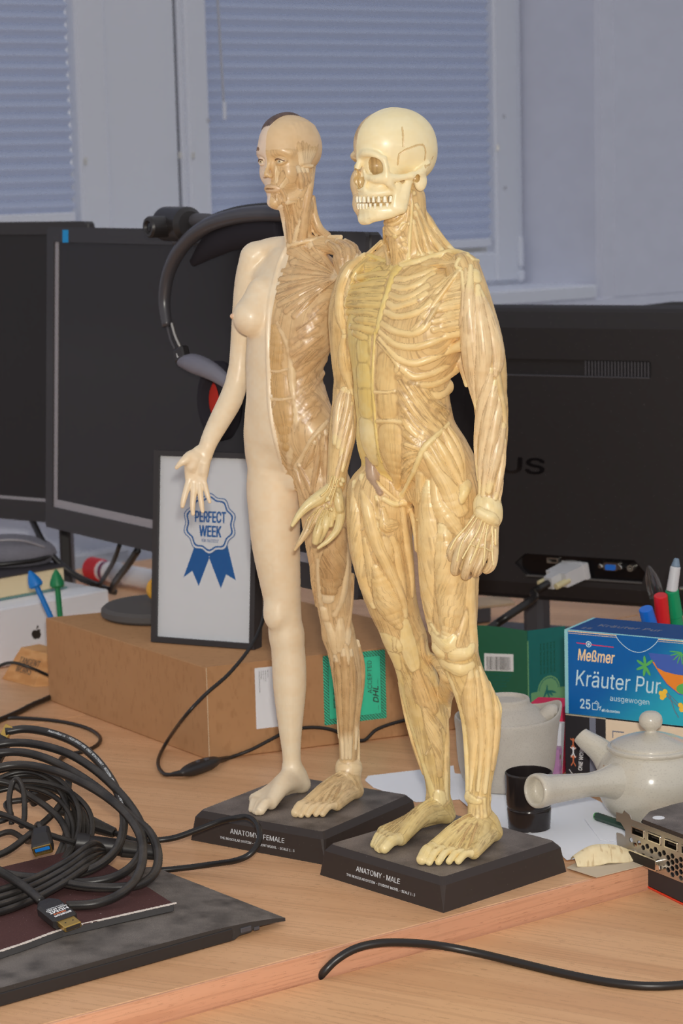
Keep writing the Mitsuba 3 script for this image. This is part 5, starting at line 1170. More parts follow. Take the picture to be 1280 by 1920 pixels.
def fem_data(c, e, l):
    l([[287.8,-3.9,10,30,16,26],[297.5,-4.4,8,44,20,34],[309.9,-2.8,4,49,25,38],[329.4,-1.4,-1,48,28,34],[348.2,-2.9,-2,43,29,29],[366,-4.4,-3,38,28,27],[383.2,-6.6,-3,35.5,27,25],[399.5,-3.9,-2,38,29,27],[415.7,0.4,0,42,30,30],[436.2,1.6,4,44,31,31],[454.5,1.1,8,44,28,30],[470.4,-1.3,12,43,22,28],[481.9,-1.2,14,36,16,22],[491,-2.7,15,24,12,16],[494.7,-2.6,15,16,9,12]],k=3,mat='fbase',split=[[1,0,0],-1,'skin'])
    c([[0.4,14,493.4,12.5],[2,11,509.6,11.5],[6,8,530.2,12.5]],k=6,mat='fbase',n=3,split=[[1,0,0],-4,'skin'])
    c([[-0.9,16,496.5,8],[27.4,16,495.6,7],[51.1,14,492,8]],k=5,mat='fbase',n=3)
    c([[-6.7,16,496.5,8],[-31.4,18,494.6,8],[-48,18,490,8.5]],k=6,mat='skin',n=3)
    c([[-50,14.2,485.5,11.5],[-56,13.2,463,11.5],[-63,15.2,429.7,10.8],[-67,15,401.2,10],[-69,12.6,379.9,9.6]],k=6,mat='skin',n=3)
    c([[-69,12.6,379.9,9.6],[-71,3.2,360.1,10.6],[-73,-11.4,342.5,9.6],[-74,-25.6,326.4,8],[-75,-31.9,314.2,6.8]],k=4,mat='skin',n=3)
    e([[-24,-23.5,435.9],[16.5,18,17]],k=5,mat='skin')
    e([[-21,-16,451.1],[13,12,18]],k=10,mat='skin')
    e([[-34.5,-37.7,437.2],[2.4,2.6,2.4]],k=1.6,mat='nipple')
    c([[58,5.3,483.8,13],[66,5.3,457.6,12],[72,1.6,423.9,10.5],[75,0.5,387.7,9.5]],k=6,mat='fbase',n=3)
    c([[75,0.5,387.7,9.6],[77,2.8,360.2,10],[79,1.8,328.3,7.5],[80,1.4,314.6,6.5]],k=4,mat='fbase',n=3)
    c([[80,1.4,314.6,6.5],[80,2.4,300.6,8],[80,3.3,282,7],[79,4,265.6,4]],k=3,mat='fbase',flat=1.8,up=[1,0,0])
    c([[-23,-1.1,308.5,22],[-26,2.5,282.7,24.2],[-26,2.2,261.3,23],[-26,3.1,232.4,21.5],[-25,6.4,198.2,18.3],[-25,10,173.4,15.8],[-25,13.6,148.4,14.6]],k=9,mat='skin',n=3)
    c([[-25,13.6,148.4,14.6],[-25,15.8,126,15.3],[-25,16.1,98.9,14.8],[-25,15.2,64.6,11],[-25,15.6,39.7,8.4],[-25,16.4,22.1,8.3]],k=6,mat='skin',n=3)
    e([[-26,-4,169.2],[9,6,11]],k=9,mat='skin')
    c([[22,0.6,307.9,20],[27,5.3,285.5,24],[27,7.6,264,23],[26,10.9,235.1,20.5],[25,15.7,200.9,17],[24,19.9,173.7,14.6],[25,23.3,151.5,13.4]],k=7,mat='fbase',n=3)
    c([[25,23.3,151.5,13.4],[27,29.4,128.7,14],[28,31.7,101.6,12.6],[28,31.1,67.5,10],[28,30,43.2,8.2],[28,28.4,26.4,8.2]],k=6,mat='fbase',n=3)
    e([[0,-4.5,297],[9,8,12]],k=6,mat='skin')
    e([[-1.1,7.2,584.4],[23.5,30,23]],k=0.1,mat='fscalp',rot=[[0.9945,-0.1045,0],[-0.1045,-0.9945,0],[0,0,1]],split=[[0.9945,-0.1045,0],-1.85,'skinf'])
    e([[-1.9,-0.7,575.4],[20.5,21,24]],k=5,mat='fface',rot=[[0.9945,-0.1045,0],[-0.1045,-0.9945,0],[0,0,1]],split=[[0.9945,-0.1045,0],-1.85,'skinf'])
    e([[-0.4,14.2,577.4],[22,24,21]],k=4,mat='fscalp',rot=[[0.9945,-0.1045,0],[-0.1045,-0.9945,0],[0,0,1]],split=[[0.9945,-0.1045,0],-1.85,'skinf'])
    e([[-2,-1.7,553.4],[15.5,15.5,20]],k=6,mat='fface',rot=[[0.9945,-0.1045,0],[-0.1045,-0.9945,0],[0,0,1]],split=[[0.9945,-0.1045,0],-1.85,'skinf'])
    e([[-2.9,-9.7,540.4],[8,8,8]],k=5,mat='fface',rot=[[0.9945,-0.1045,0],[-0.1045,-0.9945,0],[0,0,1]],split=[[0.9945,-0.1045,0],-1.85,'skinf'])
    c([[-6.7,-17.3,575.4,1.6],[-13.6,-16.2,577.4,1.4],[-20.1,-10.5,574.9,1.2]],k=9,mat='skinf')
    e([[-14.4,-20.7,568.4],[6.6,4.6,3.9]],k=3,mat=None,rot=[[0.9945,-0.1045,0],[-0.1045,-0.9945,0],[0,0,1]],op='cut')
    e([[-15.6,-6.7,557.9],[5.6,5.6,6.6]],k=11,mat='skinf',rot=[[0.9945,-0.1045,0],[-0.1045,-0.9945,0],[0,0,1]])
    e([[-13.6,-13.2,568.4],[5,4.4,4.2]],k=1.5,mat='skinf',rot=[[0.9945,-0.1045,0],[-0.1045,-0.9945,0],[0,0,1]])
    c([[-8.9,-16.5,567.7,0.9],[-11.4,-17.8,570.1,1.15],[-15.2,-17.3,570.6,1.2],[-19,-13.8,568.4,0.9]],k=1,mat='skinf',n=4)
    c([[-8.9,-16.5,567.5,0.8],[-12.3,-17.4,566.2,0.95],[-15.9,-16.4,566.1,0.95],[-19,-13.8,568.1,0.8]],k=1,mat='skinf',n=4)
    c([[-9.3,-17.4,567.9,0.35],[-11.7,-18.8,569.7,0.5],[-15.4,-18.3,570.1,0.55],[-18.9,-14.8,568.4,0.4]],k=0.3,mat='flash',n=4)
    c([[-8.4,-18.8,578,0.7],[-12.8,-18.3,579.8,0.8],[-18.4,-14.1,579.4,0.5]],k=1,mat='brow')
    c([[-2.9,-9.7,534.4,6],[-11.4,-4.8,535.9,5],[-16.5,3.8,540.9,4.4],[-18.7,8.6,550.4,3.8]],k=6,mat='skinf')
    e([[-7.1,-21.7,556],[2.2,2.8,2]],k=1.6,mat='skinf',rot=[[0.9945,-0.1045,0],[-0.1045,-0.9945,0],[0,0,1]])
    c([[-3.9,-19.8,546.4,0.85],[-6,-19.8,546.8,0.9],[-8.8,-18,546.3,0.8],[-11.5,-15.2,545.2,0.5]],k=0.7,mat='lip',n=4)
    c([[-3.9,-19.5,543.8,1],[-7.8,-18.2,543.9,0.95],[-11.3,-15.2,544.7,0.5]],k=0.7,mat='lip',n=4)
    c([[-0.7,-17.9,575.4,1.6],[6.3,-18.3,577.4,1.4],[13.8,-14,574.9,1.2]],k=9,mat='fface')
    e([[6.1,-22.9,568.4],[6.6,4.6,3.9]],k=3,mat=None,rot=[[0.9945,-0.1045,0],[-0.1045,-0.9945,0],[0,0,1]],op='cut')
    e([[10.2,-9.4,557.9],[5.6,5.6,6.6]],k=11,mat='fface',rot=[[0.9945,-0.1045,0],[-0.1045,-0.9945,0],[0,0,1]])
    e([[6.9,-15.3,568.4],[5,4.4,4.2]],k=1.5,mat='fface',rot=[[0.9945,-0.1045,0],[-0.1045,-0.9945,0],[0,0,1]])
    c([[1.6,-17.6,567.7,0.9],[3.7,-19.4,570.1,1.15],[7.6,-19.7,570.6,1.2],[12,-17.1,568.4,0.9]],k=1,mat='fface',n=4)
    c([[1.6,-17.6,567.5,0.8],[4.8,-19.2,566.2,0.95],[8.4,-18.9,566.1,0.95],[12,-17.1,568.1,0.8]],k=1,mat='fface',n=4)
    c([[1.8,-18.6,567.9,0.35],[3.8,-20.4,569.7,0.5],[7.5,-20.7,570.1,0.55],[11.7,-18,568.4,0.4]],k=0.3,mat='flash',n=4)
    c([[-2.9,-9.7,534.4,6],[6.5,-6.6,535.9,5],[13.3,0.7,540.9,4.4],[16.3,4.9,550.4,3.8]],k=6,mat='fface')
    e([[-1.3,-22.3,556],[2.2,2.8,2]],k=1.6,mat='fface',rot=[[0.9945,-0.1045,0],[-0.1045,-0.9945,0],[0,0,1]])
    c([[-3.9,-19.8,546.4,0.85],[-2,-20.2,546.8,0.9],[1.2,-19.1,546.3,0.8],[4.4,-16.9,545.2,0.5]],k=0.7,mat='lip',n=4)
    c([[-3.9,-19.5,543.8,1],[0.2,-19,543.9,0.95],[4.2,-16.9,544.7,0.5]],k=0.7,mat='lip',n=4)
    e([[-3.2,-12.3,545.9],[9.5,6.6,8]],k=5,mat='fface',rot=[[0.9945,-0.1045,0],[-0.1045,-0.9945,0],[0,0,1]],split=[[0.9945,-0.1045,0],-1.85,'skinf'])
    c([[-3.8,-18.4,573.4,2],[-4.1,-20.8,565.4,1.9],[-4.3,-23.6,558.8,2.3]],k=3,mat='fface',split=[[0.9945,-0.1045,0],-1.85,'skinf'])
    e([[-4.4,-23.8,557.6],[2.6,2.4,2.2]],k=2,mat='fface',rot=[[0.9945,-0.1045,0],[-0.1045,-0.9945,0],[0,0,1]],split=[[0.9945,-0.1045,0],-1.85,'skinf'])
    e([[-3.6,-16.1,533.4],[5.5,4.5,4.2]],k=4,mat='fface',rot=[[0.9945,-0.1045,0],[-0.1045,-0.9945,0],[0,0,1]],split=[[0.9945,-0.1045,0],-1.85,'skinf'])
    c([[-4.1,-20.9,545.1,0.3],[-7.9,-19.2,545.1,0.3],[-11.8,-15.8,544.9,0.25]],k=0.3,mat='fdark',n=4,op='cut')
    c([[-4.1,-20.9,545.1,0.3],[0.1,-20,545.1,0.3],[4.5,-17.5,544.9,0.25]],k=0.3,mat='fdark',n=4,op='cut')
    e([[-6.2,-22.4,554.2],[1.1,1.6,0.8]],k=0.5,mat='fdark',rot=[[0.9945,-0.1045,0],[-0.1045,-0.9945,0],[0,0,1]],op='cut')
    e([[-2.3,-22.8,554.2],[1.1,1.6,0.8]],k=0.5,mat='fdark',rot=[[0.9945,-0.1045,0],[-0.1045,-0.9945,0],[0,0,1]],op='cut')
    c([[11.6,-6.5,596.7,2.2],[15.9,-6.4,582.6,3.4],[17.6,-2.8,567.4,2.6]],k=2.4,mat='ftemp',n=4,ten=[0,0.62])
    c([[12.7,-1.8,598.2,2.2],[17.3,-3.2,583.5,3.4],[17.7,-1.3,567.4,2.6]],k=2.4,mat='ftemp',n=4,ten=[0,0.62])
    c([[13.4,2.9,599,2.2],[18.1,0.6,583.9,3.4],[17.9,0.2,567.4,2.6]],k=2.4,mat='ftemp',n=4,ten=[0,0.62])
    c([[13.9,7.5,599.1,2.2],[18.5,4.3,584,3.4],[18,1.7,567.4,2.6]],k=2.4,mat='ftemp',n=4,ten=[0,0.62])
    c([[13.8,12.1,598.8,2.2],[18.5,8.1,583.9,3.4],[18.2,3.2,567.4,2.6]],k=2.4,mat='ftemp',n=4,ten=[0,0.62])
    c([[13.7,16.7,597.8,2.2],[18.5,11.8,583.2,3.4],[18.3,4.7,567.4,2.6]],k=2.4,mat='ftemp',n=4,ten=[0,0.62])
    c([[13.2,21,596.1,2.2],[18.3,15.4,582.1,3.4],[18.5,6.2,567.4,2.6]],k=2.4,mat='ftemp',n=4,ten=[0,0.62])
    c([[18.6,0.1,563.9,1.6],[20.1,5,563.4,1.7],[20.5,10,563.4,1.5]],k=0.9,mat='fcream',n=4)
    c([[16.1,-5.6,560.4,2.6],[16.5,-2.7,551.4,3.4],[14.8,0.5,542.4,2.2]],k=0.9,mat='fmus',n=4,ten=[0.15,0.8])
    c([[17.1,-1.2,560.4,2.6],[16.9,1.5,551.4,3.4],[15.1,3.5,542.4,2.2]],k=0.9,mat='fmus',n=4,ten=[0.15,0.8])
    c([[18.1,3.2,560.4,2.6],[17.3,5.7,551.4,3.4],[15.4,6.5,542.4,2.2]],k=0.9,mat='fmus',n=4,ten=[0.15,0.8])
    c([[13.7,-9.9,561.4,1],[10.3,-13.3,554.4,1.2],[5.8,-16.2,547.4,0.9]],k=0.9,mat='fcream',n=4)
    c([[10.9,-12.7,562.4,1],[7.6,-15.6,554.4,1.1],[3.7,-17.6,548.4,0.9]],k=0.9,mat='fmus',n=4)
    c([[2.3,-18.2,565.4,0.8],[2,-18.8,558.4,1],[1.7,-18.2,551.4,0.8]],k=0.9,mat='fcream',n=4)
    c([[5.5,-15.6,543.9,1],[6.8,-13.3,538.4,1.2],[6,-11.6,532.4,1]],k=0.9,mat='fmus',n=4)
    c([[0.8,-17.3,539.4,1.6],[1.5,-15.8,533.4,1.4]],k=0.9,mat='fmus',n=4)
    c([[8,-11.3,532.4,1.5],[14.8,0.5,536.9,1.6]],k=0.9,mat='fcream',n=4)
    e([[20.9,10.9,562.4],[1.8,1.6,2.2]],k=0.6,mat='fdark',rot=[[0.9945,-0.1045,0],[-0.1045,-0.9945,0],[0,0,1]],op='cut')
    c([[9.5,22.9,563.8,4.2],[17.3,7.2,545.5,4.4],[13,5.3,519.9,4.7],[6.9,7.7,497.9,5.2]],k=0.6,n=3,mat='fmus',up=[0.89,-0.06,-0.45])
    c([[12.6,2.5,519.6,1.9],[8.3,1.4,509.2,1.9],[4.2,2.1,499,1.6]],k=0.9,n=3,mat='fcream',up=[0.53,-0.81,-0.24])
    c([[5.2,-10.4,532.4,2.8],[1.7,0.4,518,4],[1,3.8,500.3,3.9]],k=0.9,n=3,mat='fmus',up=[0.09,-0.91,-0.4])
    c([[9.1,-4.5,531.7,2.3],[9.3,-1.7,521.4,1.5],[10,2.8,510.1,1.1]],k=0.9,n=3,mat='fmus',up=[0.54,-0.74,-0.4])
    c([[14.5,-3.9,536.2,1.1],[13.4,-0.9,528.7,1.4]],k=0.9,n=3,mat='fmus',up=[0.75,-0.61,-0.25])
    c([[1.4,-12.3,530.4,2.1],[-6.3,2.5,517.5,2.3],[-3.8,4.3,500,2.7]],k=0.9,n=3,mat='skin',up=[-0.37,-0.85,-0.37])
    c([[14.3,6.8,517.5,1.4],[12.5,18.5,508.4,1.3],[22.3,12.8,501.9,0.8]],k=0.9,n=3,mat='fcream',up=[0.91,-0.07,0.4])
    c([[15.4,10.1,534.8,2.3],[15.2,16.1,521.6,1.8],[13.7,19.5,512.2,1.1]],k=0.9,n=3,mat='fmus',up=[0.87,0.48,0.08])
    c([[16.2,15.1,536.6,2.1],[15.6,17,521.7,3.5],[18.8,19.1,509.3,4.3],[29.3,16.9,504.1,3.1]],k=0.9,n=3,mat='fmus',up=[0.65,0.5,0.57])
    c([[-1.7,3.1,496.1,2.4],[7.9,3.4,498.3,1.9],[16.7,10.2,500.4,1.7],[27.7,15.9,502.5,1.7],[44.4,15.2,502.7,1.9]],k=1.2,n=3,mat='fcream',up=[0.22,-0.71,0.67])
    c([[54.2,-4.2,469.8,0.9],[33.1,3.7,476.8,2.4],[17.8,4.6,483.1,4.8],[2.3,10.4,489.9,10.1]],ten=[0.16,1],k=0.7,n=3,mat='fmus',up=[0.13,-0.93,0.34])
    c([[54.2,-4.2,469.8,0.9],[32.7,1.2,473.7,2.8],[16.6,1.2,476.6,5.9],[0.3,8.2,477,12]],ten=[0.16,1],k=0.7,n=3,mat='fmus',up=[0.02,-0.91,0.41])
    c([[54.2,-4.2,469.8,0.9],[32.8,-1,471.5,2.4],[16.6,-3.4,472.2,4.8],[-0.4,0.8,469.5,10.1]],ten=[0.16,1],k=0.7,n=3,mat='fmus',up=[0.02,-0.91,0.41])
    c([[54.2,-4.2,469.8,0.9],[32.8,-2.5,469.2,2.2],[16.7,-6.9,467.9,4.3],[-0.1,-4.9,463.5,8.9]],ten=[0.16,1],k=0.7,n=3,mat='fmus',up=[0.02,-0.92,0.38])
    c([[54.2,-4.2,469.8,0.9],[33.1,-4,466.9,2.1],[17.4,-10.2,463.3,4.1],[1,-10,456.9,8.3]],ten=[0.16,1],k=0.7,n=3,mat='fmus',up=[0.02,-0.92,0.4])
    c([[54.2,-4.2,469.8,0.9],[33.6,-5.4,464.6,2],[18.5,-13.3,458.9,3.8],[2.4,-14,451,7.7]],ten=[0.16,1],k=0.7,n=3,mat='fmus',up=[0.03,-0.93,0.36])
    c([[54.2,-4.2,469.8,0.9],[34.6,-6.4,462.3,1.9],[20.7,-15.6,454.5,3.6],[5.5,-17.5,444.4,7.1]],ten=[0.16,1],k=0.7,n=3,mat='fmus',up=[0.06,-0.95,0.32])
    c([[54.2,-4.2,469.8,0.9],[36.7,-6.1,460.6,1.8],[25.2,-15.9,451.1,3.4],[12.7,-19.2,439.8,6.6]],ten=[0.16,1],k=0.7,n=3,mat='fmus',up=[0.14,-0.95,0.27])
    c([[54.2,-4.2,469.8,0.9],[38.8,-5.3,459.2,1.7],[29.9,-15.3,448.5,3],[20,-19.6,436.4,5.6]],ten=[0.16,1],k=0.7,n=3,mat='fmus',up=[0.24,-0.94,0.23])
    c([[17,12.1,496.2,4.1],[29.4,11.7,483.7,3.7],[52.9,-3.5,472.9,1.3]],ten=[0.05,0.85],k=0.9,n=3,mat='fmus',up=[0.03,-0.96,0.27])
    c([[33.3,10.9,498.5,2.1],[56,-3.4,489.5,4.4],[60,-6.8,474.2,1.3]],ten=[0.1,0.85],k=0.9,n=3,mat='fmus',up=[-0.09,-0.92,0.37])
    c([[41.5,13.3,499.7,2.1],[61.7,-1.2,491.4,4.4],[64.8,-5.1,478.8,2.1]],ten=[0.1,0.85],k=0.9,n=3,mat='fmus',up=[0.32,-0.67,0.67])
    c([[48.7,15.3,500,1.6],[63.3,7.8,493.7,3.5],[68.6,1.4,485.4,2.6]],ten=[0.1,0.85],k=0.9,n=3,mat='fmus',up=[0.58,0,0.82])
    c([[-4.7,4.5,494.5,2.8],[-9.6,-1.3,481.9,1.9],[-6.6,-14.5,464.2,1.9],[-5.2,-23.3,447.9,1.9],[-4.2,-28.2,426.4,1.9],[-3.3,-30.6,402.3,1.9],[-3.7,-29.8,377.7,1.9],[-2,-30.8,353.4,1.9],[1.2,-28.5,328.7,1.9],[-0.4,-14.2,303.3,2.8]],k=1.2,n=4,mat='skin',up=[0.02,-0.99,0.12])
    c([[2.3,-26.3,427.5,3.5],[5.3,-20.5,413.8,11.3],[2.5,-15.1,397.8,16.7]],k=0.9,n=3,mat='frect',up=[0.07,-1,0.05])
    c([[-1.6,-29.4,390.2,1.3],[6.6,-28.9,390.3,1.2],[16.1,-25.2,392.2,1.3]],k=0.9,n=3,mat='fcream',up=[0.25,-0.96,-0.15])
    c([[2.7,-12.3,382.7,18],[3.7,-11.8,369.7,19.3]],k=0.9,n=3,mat='frect',up=[0.23,-0.97,0.06])
    c([[-2,-30.1,366.2,1.3],[7.8,-29.7,365.9,1.2],[17.2,-25.9,367,1.3]],k=0.9,n=3,mat='fcream',up=[0.22,-0.97,0.1])
    c([[5.5,-11.1,358.9,20.6],[8.3,-15,348,16.9],[9.8,-22.6,325.5,6]],k=0.9,n=3,mat='frect',up=[0.16,-0.98,-0.1])
    c([[5.6,-25.2,431,2.9],[14.2,-25.8,415.7,3.5],[16.2,-23.6,395.7,3.5],[16.9,-22.8,371.4,3.5],[20.3,-22.3,347.6,5.3],[12.8,-19.3,324.1,7.5],[6.2,-14.8,307.5,4.1]],k=0.9,n=3,mat='fcream',up=[0.25,-0.96,-0.1])
    c([[41.5,3.5,451.5,3.8],[35.6,-4.7,443.4,7.9],[28.3,-9.3,436.4,10.9]],k=1.4,n=3,mat='fobl',up=[0.83,-0.53,0.17])
    c([[42,3.5,443.8,3.8],[34.1,-9.3,433.8,7.9],[22.4,-14.6,424.7,10.9]],k=1.4,n=3,mat='fobl',up=[0.8,-0.6,0.08])
    c([[42.2,2.4,436.1,3.8],[32.3,-11.8,425.9,7.9],[17.6,-17.1,415.5,10.9]],k=1.4,n=3,mat='fobl',up=[0.77,-0.64,0.02])
    c([[41.3,1,427,3.8],[31.1,-12.5,416.4,7.9],[15.9,-17.1,406.5,10.9]],k=1.4,n=3,mat='fobl',up=[0.8,-0.58,-0.15])
    c([[39.3,0.2,417.6,3.8],[28.7,-11.3,408.7,7.9],[15,-15.8,397.5,10.9]],k=1.4,n=3,mat='fobl',up=[0.83,-0.45,-0.32])
    c([[35,2.1,408.6,3.8],[24.8,-9.6,398.2,7.9],[13.3,-14.3,386.1,10.9]],k=1.4,n=3,mat='fobl',up=[0.86,-0.37,-0.36])
    c([[26.9,8.8,397.4,3.8],[21.6,-8,386.6,7.9],[14.3,-14.8,373.3,10.9]],k=1.4,n=3,mat='fobl',up=[0.97,-0.22,-0.14])
    c([[24.3,8.3,385.3,3.8],[22.6,-9.5,373.4,7.9],[16.6,-15.6,364.1,10.9]],k=1.4,n=3,mat='fobl',up=[0.96,-0.24,0.15])
    c([[24.9,7.2,372.9,3.8],[25.5,-10.9,363.5,7.9],[19.5,-15.5,354.7,10.9]],k=1.4,n=3,mat='fobl',up=[0.91,-0.3,0.29])
    c([[29.9,3.1,363.7,3.8],[28.7,-10.5,354.1,7.9],[23.2,-14.3,346.4,10.9]],k=1.4,n=3,mat='fobl',up=[0.89,-0.36,0.27])
    c([[35.8,6.4,352.5,1.9],[39.7,-13,341.5,2],[32.5,-22.1,329.4,1.5],[14.7,-18.6,306.2,1.4]],k=1.2,n=3,mat='fcream',up=[0.73,-0.68,0.07])
    c([[41.6,-11.6,338.4,1.3],[41.3,-10.6,321.8,3.9],[39.1,-8.5,300.2,5.3],[37.2,-7.9,280,7.9]],ten=[0.08,1],k=0.9,n=3,mat='fmus',up=[0.76,-0.64,0.11])
    c([[38.7,-16.9,335.2,1.3],[36.5,-15.8,316.7,2.2],[33.1,-16.8,298,2.5],[29.2,-15.8,279.7,3.1]],ten=[0.08,1],k=0.9,n=3,mat='fmus',up=[0.45,-0.89,0.01])
    c([[35.9,-19.5,329.3,1.3],[29.9,-18.8,316.9,2.8],[23.8,-18.8,306.7,1.6]],ten=[0.08,1],k=0.9,n=3,mat='fmus',up=[0.37,-0.91,-0.18])
    c([[18.6,-20.1,308.9,1.3],[24.6,-18.1,296.7,2.8],[29.7,-16.3,284.6,3.1]],ten=[0.08,1],k=0.9,n=3,mat='fmus',up=[0.06,-0.99,-0.16])
    c([[14.1,-18.3,304.8,1.3],[17.5,-17.4,292.3,2.2],[23.6,-16.3,280.5,2.6]],ten=[0.08,1],k=0.9,n=3,mat='fmus',up=[-0.22,-0.96,-0.19])
    c([[38.8,1.9,347.6,2.1],[44,-3.4,330.1,4.4],[37,-0.1,309.9,10.1]],ten=[0.08,1],k=0.9,n=3,mat='fmus',up=[0.98,-0.11,0.14])
    c([[-2.8,-29.4,370.4,1.7],[-1.3,-30.6,368.1,1.1],[0.8,-29.3,369,1.7]],k=0.9,n=3,mat='skin',up=[0.05,-1,0.08])
    c([[37,4.3,250.8,11.6],[33.2,5.9,233.9,14],[29.5,8.7,212.7,14],[27,9.4,189.5,8.9]],pen=0.6,ten=[0,0.95],k=0.9,n=3,mat='fmusd',up=[0.69,-0.7,-0.19])
    c([[21.7,-8.2,233.9,1.9],[20.1,-3.4,220,4.2],[15.5,3.2,201.4,3.7],[12.6,9.7,179.5,1.9]],pen=-0.5,k=0.9,n=3,mat='fmus',up=[-0.5,-0.84,-0.21])
    c([[26.8,-5.2,224.3,2.7],[23.7,-0.5,202.9,2.8],[22.6,10.9,182.9,8.3]],k=0.9,n=3,mat='fcream',up=[-0.09,-0.97,-0.23])
    c([[45.5,9.3,248.2,3.4],[42.1,12.2,219.1,3.8],[37.5,13.1,193.7,4.5],[30.5,11,173.8,4.5]],k=0.9,n=3,mat='fcream',up=[0.94,-0.28,-0.17])
    c([[40.2,25.6,206.2,2],[36.5,26.7,185.3,3.3],[36.8,21.5,166,3.3],[37,18.5,144.8,2]],ten=[0,0.7],k=0.9,n=3,mat='fmus',up=[0.98,0.21,-0.07])
    c([[23.4,5.6,177.4,3.9],[23.7,7.7,170.5,4.4]],k=2,n=3,mat='fcream',up=[-0.04,-0.97,-0.24])
    c([[23.7,11.4,168.4,5.7],[27.4,10.1,153.9,3.1],[27.7,15.5,138.5,3.4]],k=0.9,n=3,mat='fcream',up=[0.11,-0.97,-0.2])
    c([[31.9,14.9,168,5.1],[33.1,14.4,153.8,4.2],[31,16.6,140.6,3.8]],k=0.9,n=3,mat='fcream',up=[0.68,-0.72,-0.15])
    c([[27.2,15.9,134.4,2.8],[27.4,21.6,115,5.9],[27,22.8,88.2,4.5],[27,21.6,61.9,2],[27.3,22.8,39.3,2]],ten=[0.06,0.72],k=0.9,n=3,mat='fmusd',up=[-0.06,-0.99,-0.08])
    c([[33.9,17.4,139.9,2.8],[32.7,23.1,115.3,5.9],[32.1,23.1,86.9,3.9],[31.4,22.3,58.8,2],[30.7,22.7,39.7,1.5]],ten=[0.06,0.72],k=0.9,n=3,mat='fmusd',up=[0.48,-0.87,-0.07])
    c([[38,22.5,138.7,2],[36.2,25.7,114.6,5.2],[35.4,25.7,86.8,3.9],[34.5,24.4,58.8,2],[33.3,24.4,39.6,1.5]],ten=[0.06,0.72],k=0.9,n=3,mat='fmusd',up=[0.81,-0.59,-0.03])
    c([[37.2,34.8,144.4,2],[38,38.5,121.5,3.9],[37.2,36.4,98.1,3.9],[38,30.5,75.2,2.3],[35.8,29.5,47.5,1.5]],ten=[0.06,0.72],k=0.9,n=3,mat='fmusd',up=[0.95,0.31,0.02])
    c([[27,14.5,132.2,1],[23.7,20.3,96.3,1.3],[22.4,23.7,57.4,1]],ten=[0.06,0.72],k=0.9,n=3,mat='fmusd',up=[-0.33,-0.94,-0.13])
    c([[36.8,17.6,144.8,1.7],[37.3,19.8,132.2,1.7],[35.9,20,121.9,1.1]],k=0.9,n=3,mat='fcream',up=[0.76,-0.64,-0.13])
    c([[25.7,27.2,28.8,8.3],[27.5,31,28.3,12],[31,27.4,28.9,5.9]],k=0.9,n=3,mat='fcream',up=[0.14,-0.98,0.12])
    c([[37.1,32.8,64.2,1.4],[35.4,35.1,42.5,1.6],[35.8,32.1,22.8,1.9]],k=0.9,n=3,mat='fcream',up=[0.9,0.39,-0.18])
    c([[-25,16,23,8.55],[-22.6,21.4,17,8.55],[-21,25,8,7.125]],k=5,mat='skin')
    c([[-25,16,17,7.6],[-18.7,-7.4,17.69,6.84],[-11,-36,7,5.32]],k=4,mat='skin')
    c([[-11,-36,7,4.575],[-10.46,-45.16,8.14,4.72],[-10.02,-52.66,4.47,4.37]],k=0.8,mat='skin')
    c([[-25,16,17,7.6],[-21.18,-6.725,15.58,6.84],[-16.5,-34.5,6.75,4.37]],k=4,mat='skin')
    c([[-16.5,-34.5,6.75,3.758],[-14.34,-45.43,7.89,3.078],[-12.58,-54.38,2.95,2.85]],k=0.8,mat='skin')
    c([[-25,16,17,7.6],[-23.65,-6.05,13.48,6.84],[-22,-33,6.5,4.18]],k=4,mat='skin')
    c([[-22,-33,6.5,3.595],[-18.38,-44.15,7.64,2.975],[-15.42,-53.28,2.855,2.755]],k=0.8,mat='skin')
    c([[-25,16,17,7.6],[-26.12,-5.375,11.38,6.84],[-27.5,-31.5,6.25,3.99]],k=4,mat='skin')
    c([[-27.5,-31.5,6.25,3.431],[-22.83,-42.09,7.39,2.873],[-19,-50.75,2.76,2.66]],k=0.8,mat='skin')
    c([[-25,16,17,7.6],[-28.6,-4.7,9.277,6.84],[-33,-30,6,4.18]],k=4,mat='skin')
    c([[-33,-30,6,3.595],[-26.95,-41,7.14,2.975],[-22,-50,2.855,2.755]],k=0.8,mat='skin')
    c([[-21,25,8,6],[-27,-2.5,8,6.175],[-33,-30,6,4.75]],k=4,mat='skin')
    c([[-21,25,8,6],[-16,-5.5,14.15,5.7],[-11,-36,7,4.75]],k=4,mat='skin')
    c([[28,26,24,8.28],[31.6,29,17.4,8.28],[34,31,8,6.9]],k=4,mat='ffoot')
    c([[28,26,18,7.36],[23.95,3.5,17.35,6.624],[19,-24,7,5.152]],k=3,mat='ffoot')
    c([[19,-24,7,4.431],[20.08,-34.24,8.104,4.571],[20.96,-42.62,4.332,4.232]],k=0.8,mat='fcream')
    c([[28,26,28,1.2],[23.95,3.5,23.7,1.3],[19,-24,11.12,1.2],[20.08,-34.24,11.91,0.9]],k=0.5,mat='footten')
    c([[28,26,27,1],[24.94,1.875,23.24,1.1],[21.88,-22.25,9.819,0.8]],k=0.4,mat='footmus')
    c([[28,26,18,7.36],[26.54,5.075,15.31,6.624],[24.75,-20.5,6.75,4.232]],k=3,mat='ffoot')
    c([[24.75,-20.5,6.75,3.64],[25.52,-32.36,7.854,2.981],[26.15,-42.06,2.86,2.76]],k=0.8,mat='fcream')
    c([[28,26,28,1.2],[26.54,5.075,21.65,1.3],[24.75,-20.5,10.14,1.2],[25.52,-32.36,10.34,0.9]],k=0.5,mat='footten')
    c([[28,26,27,1],[27.81,3.625,21.19,1.1],[27.62,-18.75,9.569,0.8]],k=0.4,mat='footmus')
